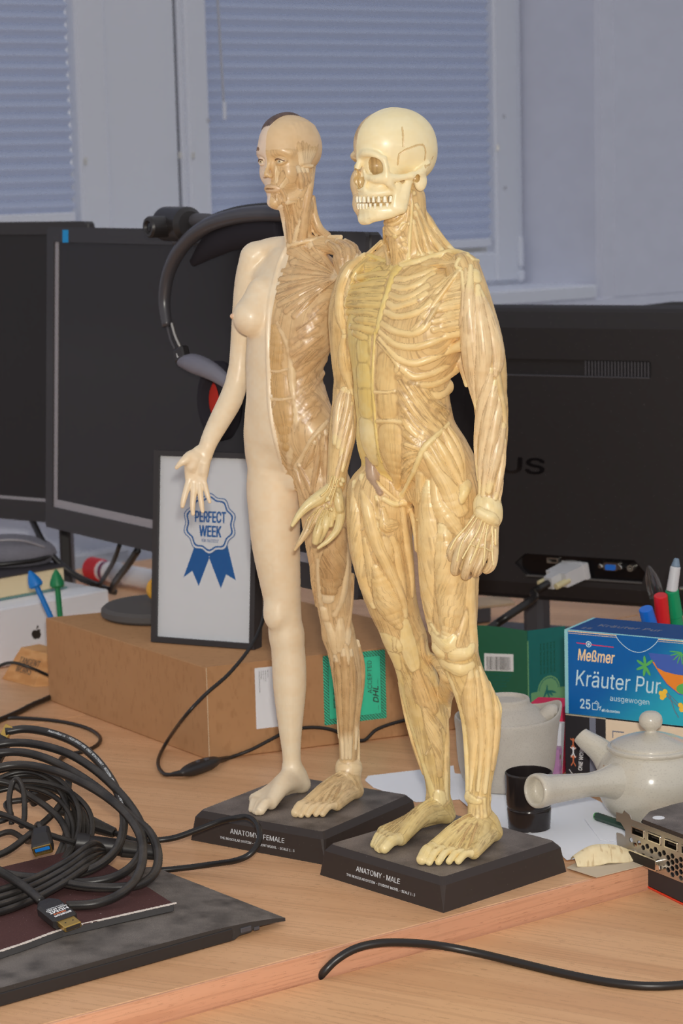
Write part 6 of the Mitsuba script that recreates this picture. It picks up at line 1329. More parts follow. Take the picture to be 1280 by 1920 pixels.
    c([[28,26,18,7.36],[29.12,6.65,13.26,6.624],[30.5,-17,6.5,4.048]],k=3,mat='ffoot')
    c([[30.5,-17,6.5,3.481],[30.8,-28.75,7.604,2.881],[31.05,-38.37,2.768,2.668]],k=0.8,mat='fcream')
    c([[28,26,28,1.2],[29.12,6.65,19.61,1.3],[30.5,-17,9.738,1.2],[30.8,-28.75,10.01,0.9]],k=0.5,mat='footten')
    c([[28,26,27,1],[30.69,5.375,19.15,1.1],[33.38,-15.25,9.319,0.8]],k=0.4,mat='footmus')
    c([[28,26,18,7.36],[31.71,8.225,11.22,6.624],[36.25,-13.5,6.25,3.864]],k=3,mat='ffoot')
    c([[36.25,-13.5,6.25,3.323],[36.11,-24.36,7.354,2.782],[36,-33.25,2.676,2.576]],k=0.8,mat='fcream')
    c([[28,26,28,1.2],[31.71,8.225,17.57,1.3],[36.25,-13.5,9.341,1.2],[36.11,-24.36,9.672,0.9]],k=0.5,mat='footten')
    c([[28,26,27,1],[33.56,7.125,17.11,1.1],[39.12,-11.75,9.069,0.8]],k=0.4,mat='footmus')
    c([[28,26,18,7.36],[34.3,9.8,9.174,6.624],[42,-10,6,4.048]],k=3,mat='ffoot')
    c([[42,-10,6,3.481],[41.45,-21,7.104,2.881],[41,-30,2.768,2.668]],k=0.8,mat='fcream')
    c([[28,26,28,1.2],[34.3,9.8,15.52,1.3],[42,-10,9.238,1.2],[41.45,-21,9.505,0.9]],k=0.5,mat='footten')
    c([[34,31,8,6],[38,10.5,8,5.98],[42,-10,6,4.6]],k=3,mat='ffoot')
    c([[34,31,8,6],[26.5,3.5,13.94,5.52],[19,-24,7,4.6]],k=3,mat='ffoot')
    c([[-75.5,-32,316.1,6.05],[-74.8,-34.1,307.5,5.7],[-74.4,-35.1,298.7,4.32],[-74.7,-36.5,291.7,3.28]],k=3,mat='skin')
    c([[-77.3,-33.3,316.1,6.05],[-78.8,-36.3,304.9,5.36],[-78.9,-38.1,294.4,4.32],[-77.6,-38,288.6,3.11]],k=3,mat='skin')
    c([[-78.6,-34.5,315.3,5.7],[-81.4,-38.7,303.2,5.36],[-82,-40.8,292.8,3.8],[-81,-40.8,288.4,3.11]],k=3,mat='skin')
    c([[-78.6,-34.5,315.3,5.18],[-83.1,-42,307.1,5.18],[-84.6,-43.6,296.5,3.63],[-84,-44,291.3,3.11]],k=3,mat='skin')
    c([[-79.4,-37.7,315.7,4.75],[-81.6,-45,312.9,5.36],[-83.4,-50.7,310.3,3.8],[-85.4,-53.9,308.2,2.59],[-88.4,-55.6,304.7,1.73]],k=2.5,mat='skin')
    c([[-78,-41.2,310.8,5.18],[-80.5,-44.1,304.8,4.49]],k=3,mat='skin')
    c([[-72,-37,307.1,4.32],[-72.9,-37.6,300,3.46]],k=3,mat='skin')
    c([[-84,-43.8,292.1,3.2],[-84.7,-48.5,282.5,2.77],[-85.4,-51.6,274.4,2.42],[-85.8,-52.6,270,1.81]],k=0.8,mat='skin')
    c([[-80.5,-41.5,289.2,3.11],[-79.3,-44.7,279.2,2.77],[-78.8,-47.1,269.7,2.42],[-78.2,-47.6,263.1,1.73]],k=0.8,mat='skin')
    c([[-77,-38.7,289,3.02],[-74.6,-40.8,280.7,2.59],[-72.8,-42,272.1,2.33],[-71.7,-42.1,265.2,1.73]],k=0.8,mat='skin')
    c([[-74.3,-36.2,291.7,2.77],[-70.9,-37.2,284,2.33],[-68.6,-37.6,278,1.99],[-67.2,-37.3,273.1,1.47]],k=0.8,mat='skin')

def figure_mesh(data, paintbook, fig, zc, h):
    s = Sculpt()
    data(lambda p, **k: s.chain(p, **k), lambda p, **k: s.ell(p[0], p[1], **k), lambda p, **k: s.loft(p, **k))
    pa = painter(paintbook, 11)
    V, F, c, t = s.mesh(h, [-125, -115, 0], [125, 80, zc], pa)
    V2, F2, c2, t2 = s.mesh(h * 0.62, [-60, -85, zc - 3], [60, 60, 625], pa)
    return s, (fig.world(np.vstack([V, V2])), np.vstack([F, F2 + len(V)])), np.clip(np.vstack([c, c2]), 0, 1), np.vstack([t, t2])

def base_plate(key, fig, sub, title, line2):
    B, W = 0.0731, 0.0699
    h = 0.0268
    pts = [(sx * B, sy * B, 0) for sx in (-1, 1) for sy in (-1, 1)]
    for q, z in ((B - 0.0008, 0.0006), (B - 0.0022, h - 0.0055), (W - 0.0035, h)):
        r = 0.0035
        pts += [(sx * (q - a), sy * (q - b), z - 0.0) for sx in (-1, 1) for sy in (-1, 1) for a, b in ((0, r), (r, 0), (0.3 * r, 0.3 * r))]
    m = hull(pts)
    m.apply_translation([0, 0, -h])
    k = key + '__base'
    put(k, at(m, fig.m), 'base_black', 'square black plinth with bevelled top')
    # lettering on the front face, which leans back a little
    lean = math.atan2(0.0022, h - 0.0055)
    fm = fig.m @ frame([0, -B + 0.0011, -h + 0.0125], [1, 0, 0], [0, math.sin(lean), math.cos(lean)])
    put(k + '__lettering', text(title, 0.0043, fm @ T4(sub[0], 0), 0.00025, squeeze=1.02, align='c'), 'grey_print', 'white title line')
    put(k + '__lettering', text(line2, 0.0021, fm @ T4(sub[1], -0.0062), 0.00025, squeeze=0.98, align='c', bold=False), 'grey_print', 'small white line')

HRES = 0.85
sm, mesh_m, col_m, uv_m = figure_mesh(male_data, MALE_PAINT, MALE, 522, HRES)
sf, mesh_f, col_f, uv_f = figure_mesh(fem_data, FEM_PAINT, FEM, 530, HRES)
put('anatomical_figure', mesh_f, 'figure_paint', 'female anatomy figure, half smooth skin, half bare muscle, on a black plinth', 'anatomical figure', smooth=True, color=col_f, uv=uv_f)
put('anatomical_figure', mesh_m, 'figure_paint', 'male anatomy figure with bare skull, ribs and muscles on a black plinth', 'anatomical figure', smooth=True, color=col_m, uv=uv_m)
base_plate('anatomical_figure', FEM, (0.0, 0.0), 'ANATOMY · FEMALE', 'THE MUSCULAR SYSTEM - STUDENT MODEL - SCALE 1 : 3')
base_plate('anatomical_figure_001', MALE, (-0.0035, 0.0), 'ANATOMY · MALE', 'THE MUSCULAR SYSTEM - STUDENT MODEL - SCALE 1 : 3')

class HeadFrame:
    def __init__(s, fig, c, yaw):
        y = math.radians(yaw)
        s.fig, s.c = fig, np.asarray(c, float)
        s.l, s.f = np.array([math.cos(y), -math.sin(y), 0]), np.array([-math.sin(y), -math.cos(y), 0])
    def world(s, X, F, U):
        return s.fig.world(s.c + X * s.l + F * s.f + np.array([0, 0, U]))
    def m(s, X, F, U, fwd):
        """frame at a point, z = fwd (in the head's left, forward, up axes), y up"""
        z = s.fig.A @ (fwd[0] * s.l + fwd[1] * s.f + np.array([0, 0, fwd[2]]))
        return frame(s.world(X, F, U), np.cross([0, 0, 1.0], z), z=unit(z))
HM, HF = HeadFrame(MALE, [-8.00, -28.68, 570.73], 16), HeadFrame(FEM, [-1.00, 8.22, 577.42], 6)
# teeth of the skull
def arc(t):
    return np.array([19.0 * math.sin(t * 1.45), 34.2 - 22 * (1 - math.cos(t * 1.45)) ** 1.05])
for row, U, h, ts in (('upper', -34.9, 4.2, (-0.10, 0.08, 0.25, 0.40, 0.54, 0.68, 0.83, 0.98)), ('lower', -39.3, 3.8, (-0.07, 0.07, 0.20, 0.32, 0.44, 0.57, 0.72, 0.88))):
    for i, t in enumerate(ts):
        a, b = arc(t - 0.02), arc(t + 0.02)
        tg = (b - a) / np.linalg.norm(b - a)
        p = arc(t) - np.array([-tg[1] * 0, 0])
        if row == 'lower':
            p = p * 0.985
        w = (2.7, 2.9, 3.0, 2.6, 2.6, 2.8, 3.2, 3.3)[i] * (0.84 if row == 'lower' else 1)
        pts = []
        for z, k, dk in ((-h / 2, 0.80, 1.2), (-h / 2 + 0.5, 0.98, 1.7), (h / 2 - 0.7, 0.86, 1.7), (h / 2 + 0.8, 0.6, 1.2)):
            zz = z if row == 'upper' else -z
            for sx, sy in ((-1, 0.35), (-0.6, 1), (0.6, 1), (1, 0.35), (1, -1), (-1, -1)):
                X, F = p + tg * (sx * k * w / 2) + np.array([tg[1] * -1, tg[0]]) * (sy * dk * 0.9)
                pts.append(HM.world(X, F, U + zz))
        put('anatomical_figure_001__tooth', hull(pts), 'tooth', smooth=60)
# eyes and the strip of hair of the female head
for q in (-1, 1):
    eye = trimesh.creation.icosphere(3, 0.0044)
    c = HF.world(q * 10.5, 23.1, -9.2)
    put('anatomical_figure__eye', at(eye, T4(*c)), 'eye_white', smooth=True)
    fwd = np.array([q * 0.10 + 0.1, 1.0, 0.0])
    fwd /= np.linalg.norm(fwd)
    ce = np.array([q * 10.5, 23.1, -9.2]) + fwd * 4.28
    put('anatomical_figure__eye__iris', at(lathe([(0, 0), (0.0016, 0), (0.0015, 0.00022), (0.0012, 0.0003)], 20), HF.m(*ce, fwd)), 'card_beige', smooth=30)
    put('anatomical_figure__eye__pupil', at(lathe([(0, 0), (0.0007, 0), (0.0006, 0.00042), (0, 0.00045)], 16), HF.m(*ce, fwd)), 'eye_dark', smooth=30)
hs = Sculpt()
hc = [float(x) for x in [-1.00, 8.22, 577.42]]
def hp(X, F, U, r):
    v = HF.c + X * HF.l + F * HF.f + np.array([0, 0, U])
    return [v[0], v[1], v[2], r]
for i, X in enumerate((-1.6, -3.6, -5.8, -8.2, -10.8, -13.4, -16)):
    w = math.sqrt(max(0.05, 1 - (X / 23.5) ** 2))
    hs.chain([hp(X, 1 + 29.0 * w * math.cos(a), 7 + 23.2 * w * math.sin(a) * 1.0 , r) for a, r in ((0.62, 0.7), (0.78, 1.7), (1.05, 2.3), (1.4, 2.5), (1.8, 2.4), (2.2, 2.2), (2.7, 2.0), (3.1, 1.6))], k=0.6, mat='hair', n=4, up=[0, -0.7, 0.7])
HAIR = {'hair': (lin(104, 88, 84), lin(86, 70, 66), lin(50, 40, 38), 0.9, 0.75, 0.12, 0.4)}
Vh, Fh, ch, uh = hs.mesh(0.5, [-45, -45, 560], [45, 60, 625], painter(HAIR, 3))
put('anatomical_figure__hair', (FEM.world(Vh), Fh), 'hair_paint', 'short dark hair on one half of the scalp', smooth=True, color=np.clip(ch, 0, 1))

# ---------------------------------------------------------------- monitors
TILT = math.radians(3.2)
MD, MN = unit([0.576, -0.817, 0]), unit([-0.817, -0.576, 0])
def monitor(key, o, xd, w, h, bez, depth, label, lip, low=None):
    """front view monitor: o = lower left corner of the front, xd along the screen"""
    z_ = np.cross(unit(xd), UP)
    m = frame(o, xd, UP * math.cos(TILT) - z_ * math.sin(TILT))
    low = low or bez
    body = hull(np.vstack([box0(0, w, 0, h, -0.016, 0.0, 0.003).vertices, box0(0.02, w - 0.02, 0.02, h - 0.02, -depth, -0.016, 0.004).vertices]))
    put(key, at(body, m), 'bezel', label, 'monitor')
    ring = extr(rrect(0, 0, w, h, 0.005).difference(rect(bez, low, w - bez, h - bez)), 0.0045)
    put(key + '__bezel', at(ring, m @ T4(0, 0, -0.0002)), 'bezel')
    edge = extr(rect(bez - 0.0002, low - 0.0002, w - bez, h - bez).difference(rect(bez + lip, low + lip * 1.3, w, h)), 0.0022)
    put(key + '__inner_edge', at(edge, m @ T4(0, 0, 0.0003)), 'bezel_edge', 'light inner edge of the bezel')
    put(key + '__screen', at(extr(rect(bez, low, w - bez, h - bez), 0.0012), m), 'screen', 'dark switched-off screen')
    return m
mA = monitor('monitor', np.array((-0.3724, 2.8800, 0.1512)) - unit([0.83, -0.557, 0]) * 0.42, [0.83, -0.557, 0], 0.487, 0.379, 0.016, 0.05, 'black switched-off monitor at the far left, its corner behind the other one', 0.003, 0.026)
pA = (mA @ [0.375, 0.0, -0.085, 1])[:3]
put('monitor__stand', box0(pA[0] - 0.007, pA[0] + 0.008, pA[1] - 0.02, pA[1] + 0.02, 0.0, pA[2] + 0.09, 0.003), 'black_plastic')
put('monitor__foot', lathe([(0, 0.0003), (0.055, 0.0003), (0.055, 0.006), (0.04, 0.012), (0, 0.014)], 40, (pA[0], pA[1], 0)), 'black_plastic', smooth=30)
mB = monitor('monitor', (-0.3571, 2.7600, 0.1643), MD, 0.65, 0.362, 0.0175, 0.05, 'black monitor with a blue sticker in its upper left corner, behind the female figure', 0.0075, 0.026)
put('monitor_001__sticker', flat(rect(0.040, 0.3440, 0.0535, 0.3590), mB, 0.0006, 0.0044), 'sticker_blue', 'small bright blue sticker')
put('monitor_001__lettering', text('acer', 0.0045, mB @ T4(0.018, 0.3485, 0.0044), 0.0004, squeeze=1.0), 'dark_grey')
dk = np.array((-0.2284, 2.5171, 0.0960))
put('monitor_001__foot', lathe([(0, 0), (0.062, 0), (0.066, 0.003), (0.066, 0.009), (0.062, 0.0125), (0, 0.014)], 56, (dk[0] + 0.022, dk[1] + 0.012, 0.0965)), 'rubber_grey', 'round grey stand foot on the cardboard box', smooth=30)
pb = (mB @ [0.20, 0.0, -0.045, 1])[:3]
put('monitor_001__stand', hull([(dk[0] + 0.03, dk[1] + 0.03, 0.105), (dk[0] + 0.055, dk[1] + 0.02, 0.105), (dk[0] + 0.03, dk[1] + 0.05, 0.105), (dk[0] + 0.055, dk[1] + 0.045, 0.105)] + [(pb[0] + a, pb[1] + b, pb[2] + 0.1) for a in (-0.014, 0.014) for b in (-0.012, 0.012)]), 'black_plastic')
# the monitor seen from behind
RD, RN = unit([0.881, -0.473, 0]), unit([-0.473, -0.881, 0])
mR = frame(np.array((0.1660, 2.7500, 0.4199)) * [1, 1, 0] + np.array([0, 0, 0.0]) - RD * 0.05, RD, UP)
zt, zb = (0.1660, 2.7500, 0.4199)[2], (0.1903, 2.7200, 0.0624)[2]
back = hull(np.vstack([box0(-0.02, 0.58, zb, zt, -0.030, -0.018, 0.004).vertices, box0(0.0, 0.56, zb + 0.004, zt - 0.003, -0.018, -0.006, 0.004).vertices, box0(0.03, 0.53, zb + 0.02, zt - 0.022, -0.010, 0.0, 0.004).vertices]))
def cut_from(mesh, cutter):
    import manifold3d as mf
    def man(q):
        return mf.Manifold(mf.Mesh(np.asarray(q.vertices, np.float32), np.asarray(q.faces, np.uint32)))
    r = (man(mesh) - man(cutter)).to_mesh()
    return trimesh.Trimesh(r.vert_properties[:, :3], r.tri_verts, process=False)
def R_uv(p):
    """coordinates on the back of that monitor"""
    q = np.linalg.inv(mR) @ np.append(np.asarray(p, float), 1)
    return q[0], q[1]
v0, v1 = R_uv((0.1802, 2.7423, 0.3454)), R_uv((0.3631, 2.6442, 0.3493))
vt, vb = R_uv((0.2921, 2.6823, 0.3571))[1], R_uv((0.2919, 2.6824, 0.3371))[1]
slot = at(extr(rrect(v0[0] - 0.03, vb, v1[0], vt, 0.005), 0.03), T4(0, 0, -0.006))
p0, p1 = R_uv((0.2095, 2.7267, 0.1006)), R_uv((0.3526, 2.6498, 0.1092))
pt, pbm = R_uv((0.2900, 2.6834, 0.1203))[1], R_uv((0.2898, 2.6835, 0.0952))[1]
port = at(extr(sg.Polygon([(p0[0], (pt + pbm) / 2 + 0.002), (p0[0] + 0.012, pt), (p1[0] - 0.012, pt), (p1[0], (pt + pbm) / 2), (p1[0] - 0.004, pbm), (p0[0] + 0.016, pbm)]).buffer(0.002), 0.03), T4(0, 0, -0.010))
back = cut_from(cut_from(back, slot), port)
put('monitor_002', at(back, mR), 'monitor_back', 'black speckled back of a monitor behind the male figure and the tea boxes', 'monitor')
ribs = trimesh.util.concatenate([box0(x, x + 0.0022, vb + 0.001, vt - 0.001, -0.006, -0.0012, 0.0004) for x in np.arange(v1[0] - 0.084, v1[0] - 0.004, 0.0041)])
for x in np.arange(v1[0] - 0.084, v1[0] - 0.004, 0.0041):
    put('monitor_002__vent_rib', at(box0(x, x + 0.0020, vb + 0.0012, vt - 0.001, -0.006, -0.0008, 0.0004), mR), 'dark_grey', smooth=False)
put('monitor_002__vent_sill', at(box0(v0[0] - 0.028, v1[0] - 0.003, vb - 0.0006, vb + 0.0012, -0.005, 0.0008, 0.0005), mR), 'dark_grey')
put('monitor_002__port_panel', at(extr(rect(p0[0] + 0.004, pbm, p1[0] - 0.002, pt), 0.001), mR @ T4(0, 0, -0.0095)), 'gloss_black', 'glossy black recessed port panel')
put('monitor_002__port_sill', at(box0(p0[0] + 0.012, p1[0] - 0.002, pbm - 0.001, pbm + 0.001, -0.006, 0.001, 0.0006), mR), 'rubber_grey')
vx, vy = R_uv((0.3155, 2.6697, 0.1124))
put('monitor_002__vga_port', at(extr(rrect(-0.0095, -0.0048, 0.0095, 0.0048, 0.003), 0.007), mR @ T4(vx, vy, -0.009)), 'bright_metal', 'blue video socket with a chrome rim')
put('monitor_002__vga_port__insert', at(extr(rrect(-0.0065, -0.0032, 0.0065, 0.0032, 0.0015), 0.0085), mR @ T4(vx, vy - 0.0008, -0.009)), 'vga_blue', 'blue plastic')
for q in (-1, 1):
    put('monitor_002__vga_port__nut', at(cyl((0, 0, 0), (0, 0, 0.010), 0.0030, 6), mR @ T4(vx + q * 0.0125, vy, -0.009)), 'bright_metal')
ax, ay = R_uv((0.3374, 2.6580, 0.1120))
put('monitor_002__audio_jack', at(lathe([(0.0018, 0), (0.004, 0), (0.004, 0.008), (0.0018, 0.008)], 20), mR @ T4(ax, ay, -0.009)), 'metal', smooth=30)
hx, hy = R_uv((0.2495, 2.7052, 0.1150))
put('monitor_002__hdmi_port', at(extr(rrect(-0.007, -0.0032, 0.007, 0.0032, 0.001).difference(rrect(-0.0058, -0.002, 0.0058, 0.002, 0.0006)), 0.006), mR @ T4(hx, hy, -0.009)), 'metal')
lx, ly = R_uv((0.2434, 2.7084, 0.2199))
put('monitor_002__lettering', text('/SUS', 0.0185, mR @ T4(lx, ly, 0.0), 0.0012, bold=True, squeeze=1.75, align='r', shear=0.08), 'gloss_black', 'raised glossy black maker name')
sx, sy = R_uv((0.2194, 2.7213, 0.0587))
put('monitor_002__stand', at(box0(sx - 0.013, sx + 0.013, 0.004, zb + 0.03, -0.05, -0.018, 0.006), mR), 'dark_grey')
put('monitor_002__foot', at(box0(sx - 0.10, sx + 0.10, 0.0004, 0.009, -0.13, 0.02, 0.004), mR), 'black_plastic')
mk = frame(np.array((0.3831, 3.0000, 0.3985)) * [1, 1, 0], RD, UP)
zk = (0.4180, 3.0000, 0.4018)[2]
put('monitor', at(hull(np.vstack([box0(0.0, 0.5, 0.06, zk - 0.004, -0.02, 0, 0.004).vertices, box0(0.05, 0.45, 0.05, zk + 0.002, -0.02, 0, 0.004).vertices])), mk), 'black_plastic', 'thin top edge of a black monitor behind the speckled monitor at the right', 'monitor')
put('monitor_003__foot', at(box0(0.15, 0.35, 0.0002, 0.062, -0.06, -0.004, 0.006), mk), 'black_plastic')
# grey DVI plug in that monitor and its cable
dx, dy = R_uv((0.2766, 2.6906, 0.1065))
plug = hull([(x, y, 0.002) for x in (-0.020, 0.020) for y in (-0.0095, 0.0095)] + [(x, y, 0.022) for x in (-0.019, 0.019) for y in (-0.009, 0.009)])
tipd = unit(np.array([-0.55, -0.10, 1.0]))
P0 = (mR @ [dx, dy, -0.008, 1])[:3]
mP = frame(P0, [0.62, -0.78, 0.0], z=unit([-0.74, -0.59, -0.22]))
mP = mP @ np.diag([-1.0, -1.0, 1.0, 1.0]) if mP[2, 1] < 0 else mP
def dvi(x0, x1, hw, hh, hw2=None, hh2=None):
    hw2, hh2 = hw2 or hw, hh2 or hh
    return hull([(x, y, x0) for x in (-hw, hw) for y in (-hh, hh)] + [(x, y, x1) for x in (-hw2, hw2) for y in (-hh2, hh2)])
put('video_cable', at(hull(np.vstack([dvi(0.0, 0.006, 0.0195, 0.0098).vertices])), mP), 'dvi_grey', 'black video cable with a grey plug in the back of the right monitor', 'cable')
put('video_cable__plug', at(dvi(0.006, 0.036, 0.0180, 0.0090, 0.0165, 0.0086), mP), 'dvi_grey')
put('video_cable__sleeve', at(dvi(0.035, 0.050, 0.0085, 0.0085, 0.0062, 0.0070), mP), 'dvi_grey')
for q in (-1, 1):
    put('video_cable__thumbscrew', at(cyl((q * 0.0145, -0.0018, 0.030), (q * 0.0145, -0.0018, 0.052), 0.0038, 12), mP), 'screw_cream', 'cream thumbscrew', smooth=30)
e0 = (mP @ [0, 0, 0.046, 1])[:3]
e1 = (mP @ [0, -0.002, 0.075, 1])[:3]
put('video_cable__cord', tube([e0, e1, (0.2156, 2.5600, 0.0980), (0.1858, 2.5300, 0.0856), (0.1707, 2.5300, 0.0756), (0.1519, 2.5200, 0.0659), (0.1293, 2.5500, 0.0511)], 0.0047, 8, 12), 'cable_plain', smooth=True)
# webcam clipped on the monitor
cb = np.array((-0.1680, 2.4754, 0.5324))
wx = unit(MD * 0.98 + MN * 0.05)
mW = frame(cb, wx, UP)
put('webcam', at(hull(np.vstack([at(lathe([(0, -0.021), (0.014, -0.021), (0.0185, -0.017), (0.0185, 0.017), (0.014, 0.021), (0, 0.021)], 30), frame([q, 0, 0], [0, 1, 0], z=[1, 0, 0])).vertices for q in (0.0,)] + [cbox(0.040, 0.032, 0.024, 0.008).vertices])), mW @ np.array([[1.4, 0, 0, 0.0], [0, 1, 0, 0], [0, 0, 1, 0], [0, 0, 0, 1.0]])), 'black_plastic', 'dark round webcam clipped on the top edge of the monitor with the sticker', 'webcam', smooth=35)
lz = frame((mW @ [0.0, -0.002, 0.012, 1])[:3], MD, z=unit(np.array([-0.42, -1.0, 0.0])))
put('webcam__lens_barrel', at(lathe([(0, 0), (0.0115, 0), (0.0115, 0.022), (0.0100, 0.0245), (0.0072, 0.0245), (0.006, 0.022), (0, 0.021)], 36), lz), 'black_plastic', smooth=30)
put('webcam__lens', at(lathe([(0, 0.0212), (0.0058, 0.0216), (0.004, 0.0228), (0, 0.0232)], 24), lz), 'gloss_black', 'glossy lens', smooth=True)
put('webcam__clip', at(cbox(0.05, 0.012, 0.046, 0.003, (0.01, -0.017, -0.022)), mW), 'dark_grey')
put('webcam__arm', tube([(mW @ [0.024, 0.004, -0.004, 1])[:3], (-0.1318, 2.4417, 0.5357), (-0.1230, 2.4427, 0.5310)], 0.0075, 6, 12), 'dark_grey', smooth=True)
# headset hung over the monitor
hb = [(-0.1809, 2.4485, 0.4250), (-0.1831, 2.4545, 0.4542), (-0.1757, 2.4470, 0.4855), (-0.1580, 2.4245, 0.5123), (-0.1333, 2.3948, 0.5309), (-0.1037, 2.3572, 0.5408), (-0.0724, 2.3149, 0.5447), (-0.0449, 2.2759, 0.5442)]
put('headset', tube(hb, [0.0055, 0.0066, 0.0072, 0.0076, 0.0078, 0.008, 0.0082, 0.0082], 8, 16, flat=(1.0, MN * 1.0)), 'band_gloss', 'black headset with a shiny band hanging over the monitor behind the female figure', 'headset', smooth=True)
put('headset__band_shell', tube([np.array(q) + unit(np.array(q) - np.array((-0.0868, 2.3249, 0.4376))) * 0.0072 - MN * 0.004 for q in hb], [0.0022] + [0.0034] * 7, 8, 12), 'black_plastic', 'black outer edge', smooth=True)
put('headset__pad', tube([(-0.1505, 2.4467, 0.4922), (-0.1298, 2.4190, 0.5096), (-0.1026, 2.3817, 0.5222), (-0.0737, 2.3413, 0.5291), (-0.0486, 2.3057, 0.5294)], [0.004, 0.011, 0.013, 0.0135, 0.012], 8, 14, flat=(1.2, MN * 1.0)), 'textile', 'soft dark cushion', smooth=True)
put('headset__slider', tube([(-0.1751, 2.4406, 0.4288), (-0.1712, 2.4337, 0.4156), (-0.1659, 2.4252, 0.4048)], 0.0018, 6, 8), 'metal', 'thin steel slider', smooth=True)
put('headset__slider', tube([(-0.1803, 2.4476, 0.4250), (-0.1769, 2.4416, 0.4117), (-0.1722, 2.4339, 0.4020)], 0.0018, 6, 8), 'dark_grey', smooth=True)
mS = frame((-0.1642, 2.4135, 0.3978), np.array((-0.1554, 2.4016, 0.4030)) - np.array((-0.1731, 2.4256, 0.3925)), z=MN)
put('headset__slider_block', at(cbox(0.020, 0.0145, 0.010, 0.002), mS), 'black_plastic')
put('headset__slider_block__mark', text('L', 0.0042, mS @ T4(-0.002, -0.003, 0.005), 0.0004, bold=True), 'white_print', 'white letter L')
put('headset__yoke', tube([(-0.1649, 2.4189, 0.3895), (-0.1488, 2.3856, 0.3896), (-0.1306, 2.3523, 0.3849), (-0.1161, 2.3311, 0.3771), (-0.0997, 2.3188, 0.3654)], [0.006, 0.0105, 0.0095, 0.0075, 0.007], 8, 14, flat=(1.0, MN)), 'grey_plastic', 'shiny grey curved yoke', smooth=True)
cupm = frame((-0.1246, 2.3959, 0.3489), MD, z=unit(MN * 0.85 + MD * 0.45))
put('headset__ear_cup', at(lathe([(0, -0.012), (0.030, -0.012), (0.036, -0.006), (0.037, 0.004), (0.030, 0.012), (0.021, 0.012), (0.020, 0.002), (0, 0.0)], 44), cupm @ np.diag([0.85, 1.15, 1, 1])), 'textile', 'dark oval ear cup', smooth=True)
put('headset__ear_cup__lining', at(lathe([(0, 0.0006), (0.0195, 0.0022), (0.016, 0.0050), (0, 0.0062)], 30), cupm @ np.diag([0.85, 1.15, 1, 1])), 'red_cloth', 'red cloth lining', smooth=True)
# ---------------------------------------------------------------- picture frame on the cardboard box
f0, f1 = np.array((-0.2052, 2.3808, 0.0966)), np.array((-0.0943, 2.3266, 0.0966))
fx = unit(f1 - f0)
fn = np.cross(fx, UP)
lean = math.radians(6)
mF = frame(f0, fx, UP * math.cos(lean) - fn * math.sin(lean))
FW, FH = float(np.linalg.norm(f1 - f0)), 0.203
put('picture_frame', at(extr(rect(0, 0, FW, FH).difference(rect(0.0058, 0.0058, FW - 0.0058, FH - 0.0058)), 0.018), mF @ T4(0, 0, -0.0175)), 'bezel', 'thin black picture frame with a blue award rosette print, on the cardboard box', 'picture frame')
put('picture_frame__print', at(extr(rect(0.004, 0.004, FW - 0.004, FH - 0.004), 0.002), mF @ T4(0, 0, -0.006)), 'grey_print', 'white sheet')
put('picture_frame__back', at(extr(rect(0.003, 0.003, FW - 0.003, FH - 0.003), 0.004), mF @ T4(0, 0, -0.0165)), 'felt_black')
bx, by = 0.0665, 0.128
def scallop(r, a, n=12, ph=0.0):
    t = np.linspace(0, 2 * np.pi, 240, endpoint=False)
    q = r * (1 + a * np.cos(n * t + ph))
    return sg.Polygon(np.column_stack([q * np.cos(t), q * np.sin(t)]))
mPr = mF @ T4(bx, by, -0.0040)
ribbon = sg.Polygon([(-0.016, -0.020), (-0.0305, -0.058), (-0.020, -0.0505), (-0.012, -0.066), (0.0, -0.036), (0.0145, -0.067), (0.0205, -0.052), (0.032, -0.0575), (0.021, -0.020)]).difference(sg.Polygon([(0, -0.034), (-0.001, -0.035), (0.001, -0.035)]))
put('picture_frame__ribbon', flat(ribbon, mPr, 0.0003), 'navy_print', 'blue ribbon tails')
put('picture_frame__rosette', flat(scallop(0.0305, 0.05, 10, math.pi), mPr, 0.0003, 0.0003), 'grey_print')
put('picture_frame__rosette_line', flat(scallop(0.0305, 0.05, 10, math.pi).difference(scallop(0.0296, 0.05, 10, math.pi)), mPr, 0.0003, 0.0006), 'navy_print', 'thin blue outline')
put('picture_frame__rosette_line', flat(scallop(0.0275, 0.05, 10, math.pi).difference(scallop(0.0257, 0.05, 10, math.pi)), mPr, 0.0003, 0.0006), 'navy_print', 'bold blue outline')
put('picture_frame__lettering', text('PERFECT', 0.0112, mPr @ T4(0.001, 0.0015, 0.0006), 0.0003, bold=True, squeeze=0.55, align='c', heavy=0.0004), 'navy_print', 'blue capitals')
put('picture_frame__lettering', text('WEEK', 0.0112, mPr @ T4(0.001, -0.0135, 0.0006), 0.0003, bold=True, squeeze=0.60, align='c', heavy=0.0004), 'navy_print', 'blue capitals')
put('picture_frame__lettering', text('KW 06/2012', 0.0034, mPr @ T4(0.001, -0.0195, 0.0006), 0.0003, squeeze=0.70, align='c'), 'navy_print', 'tiny blue line')
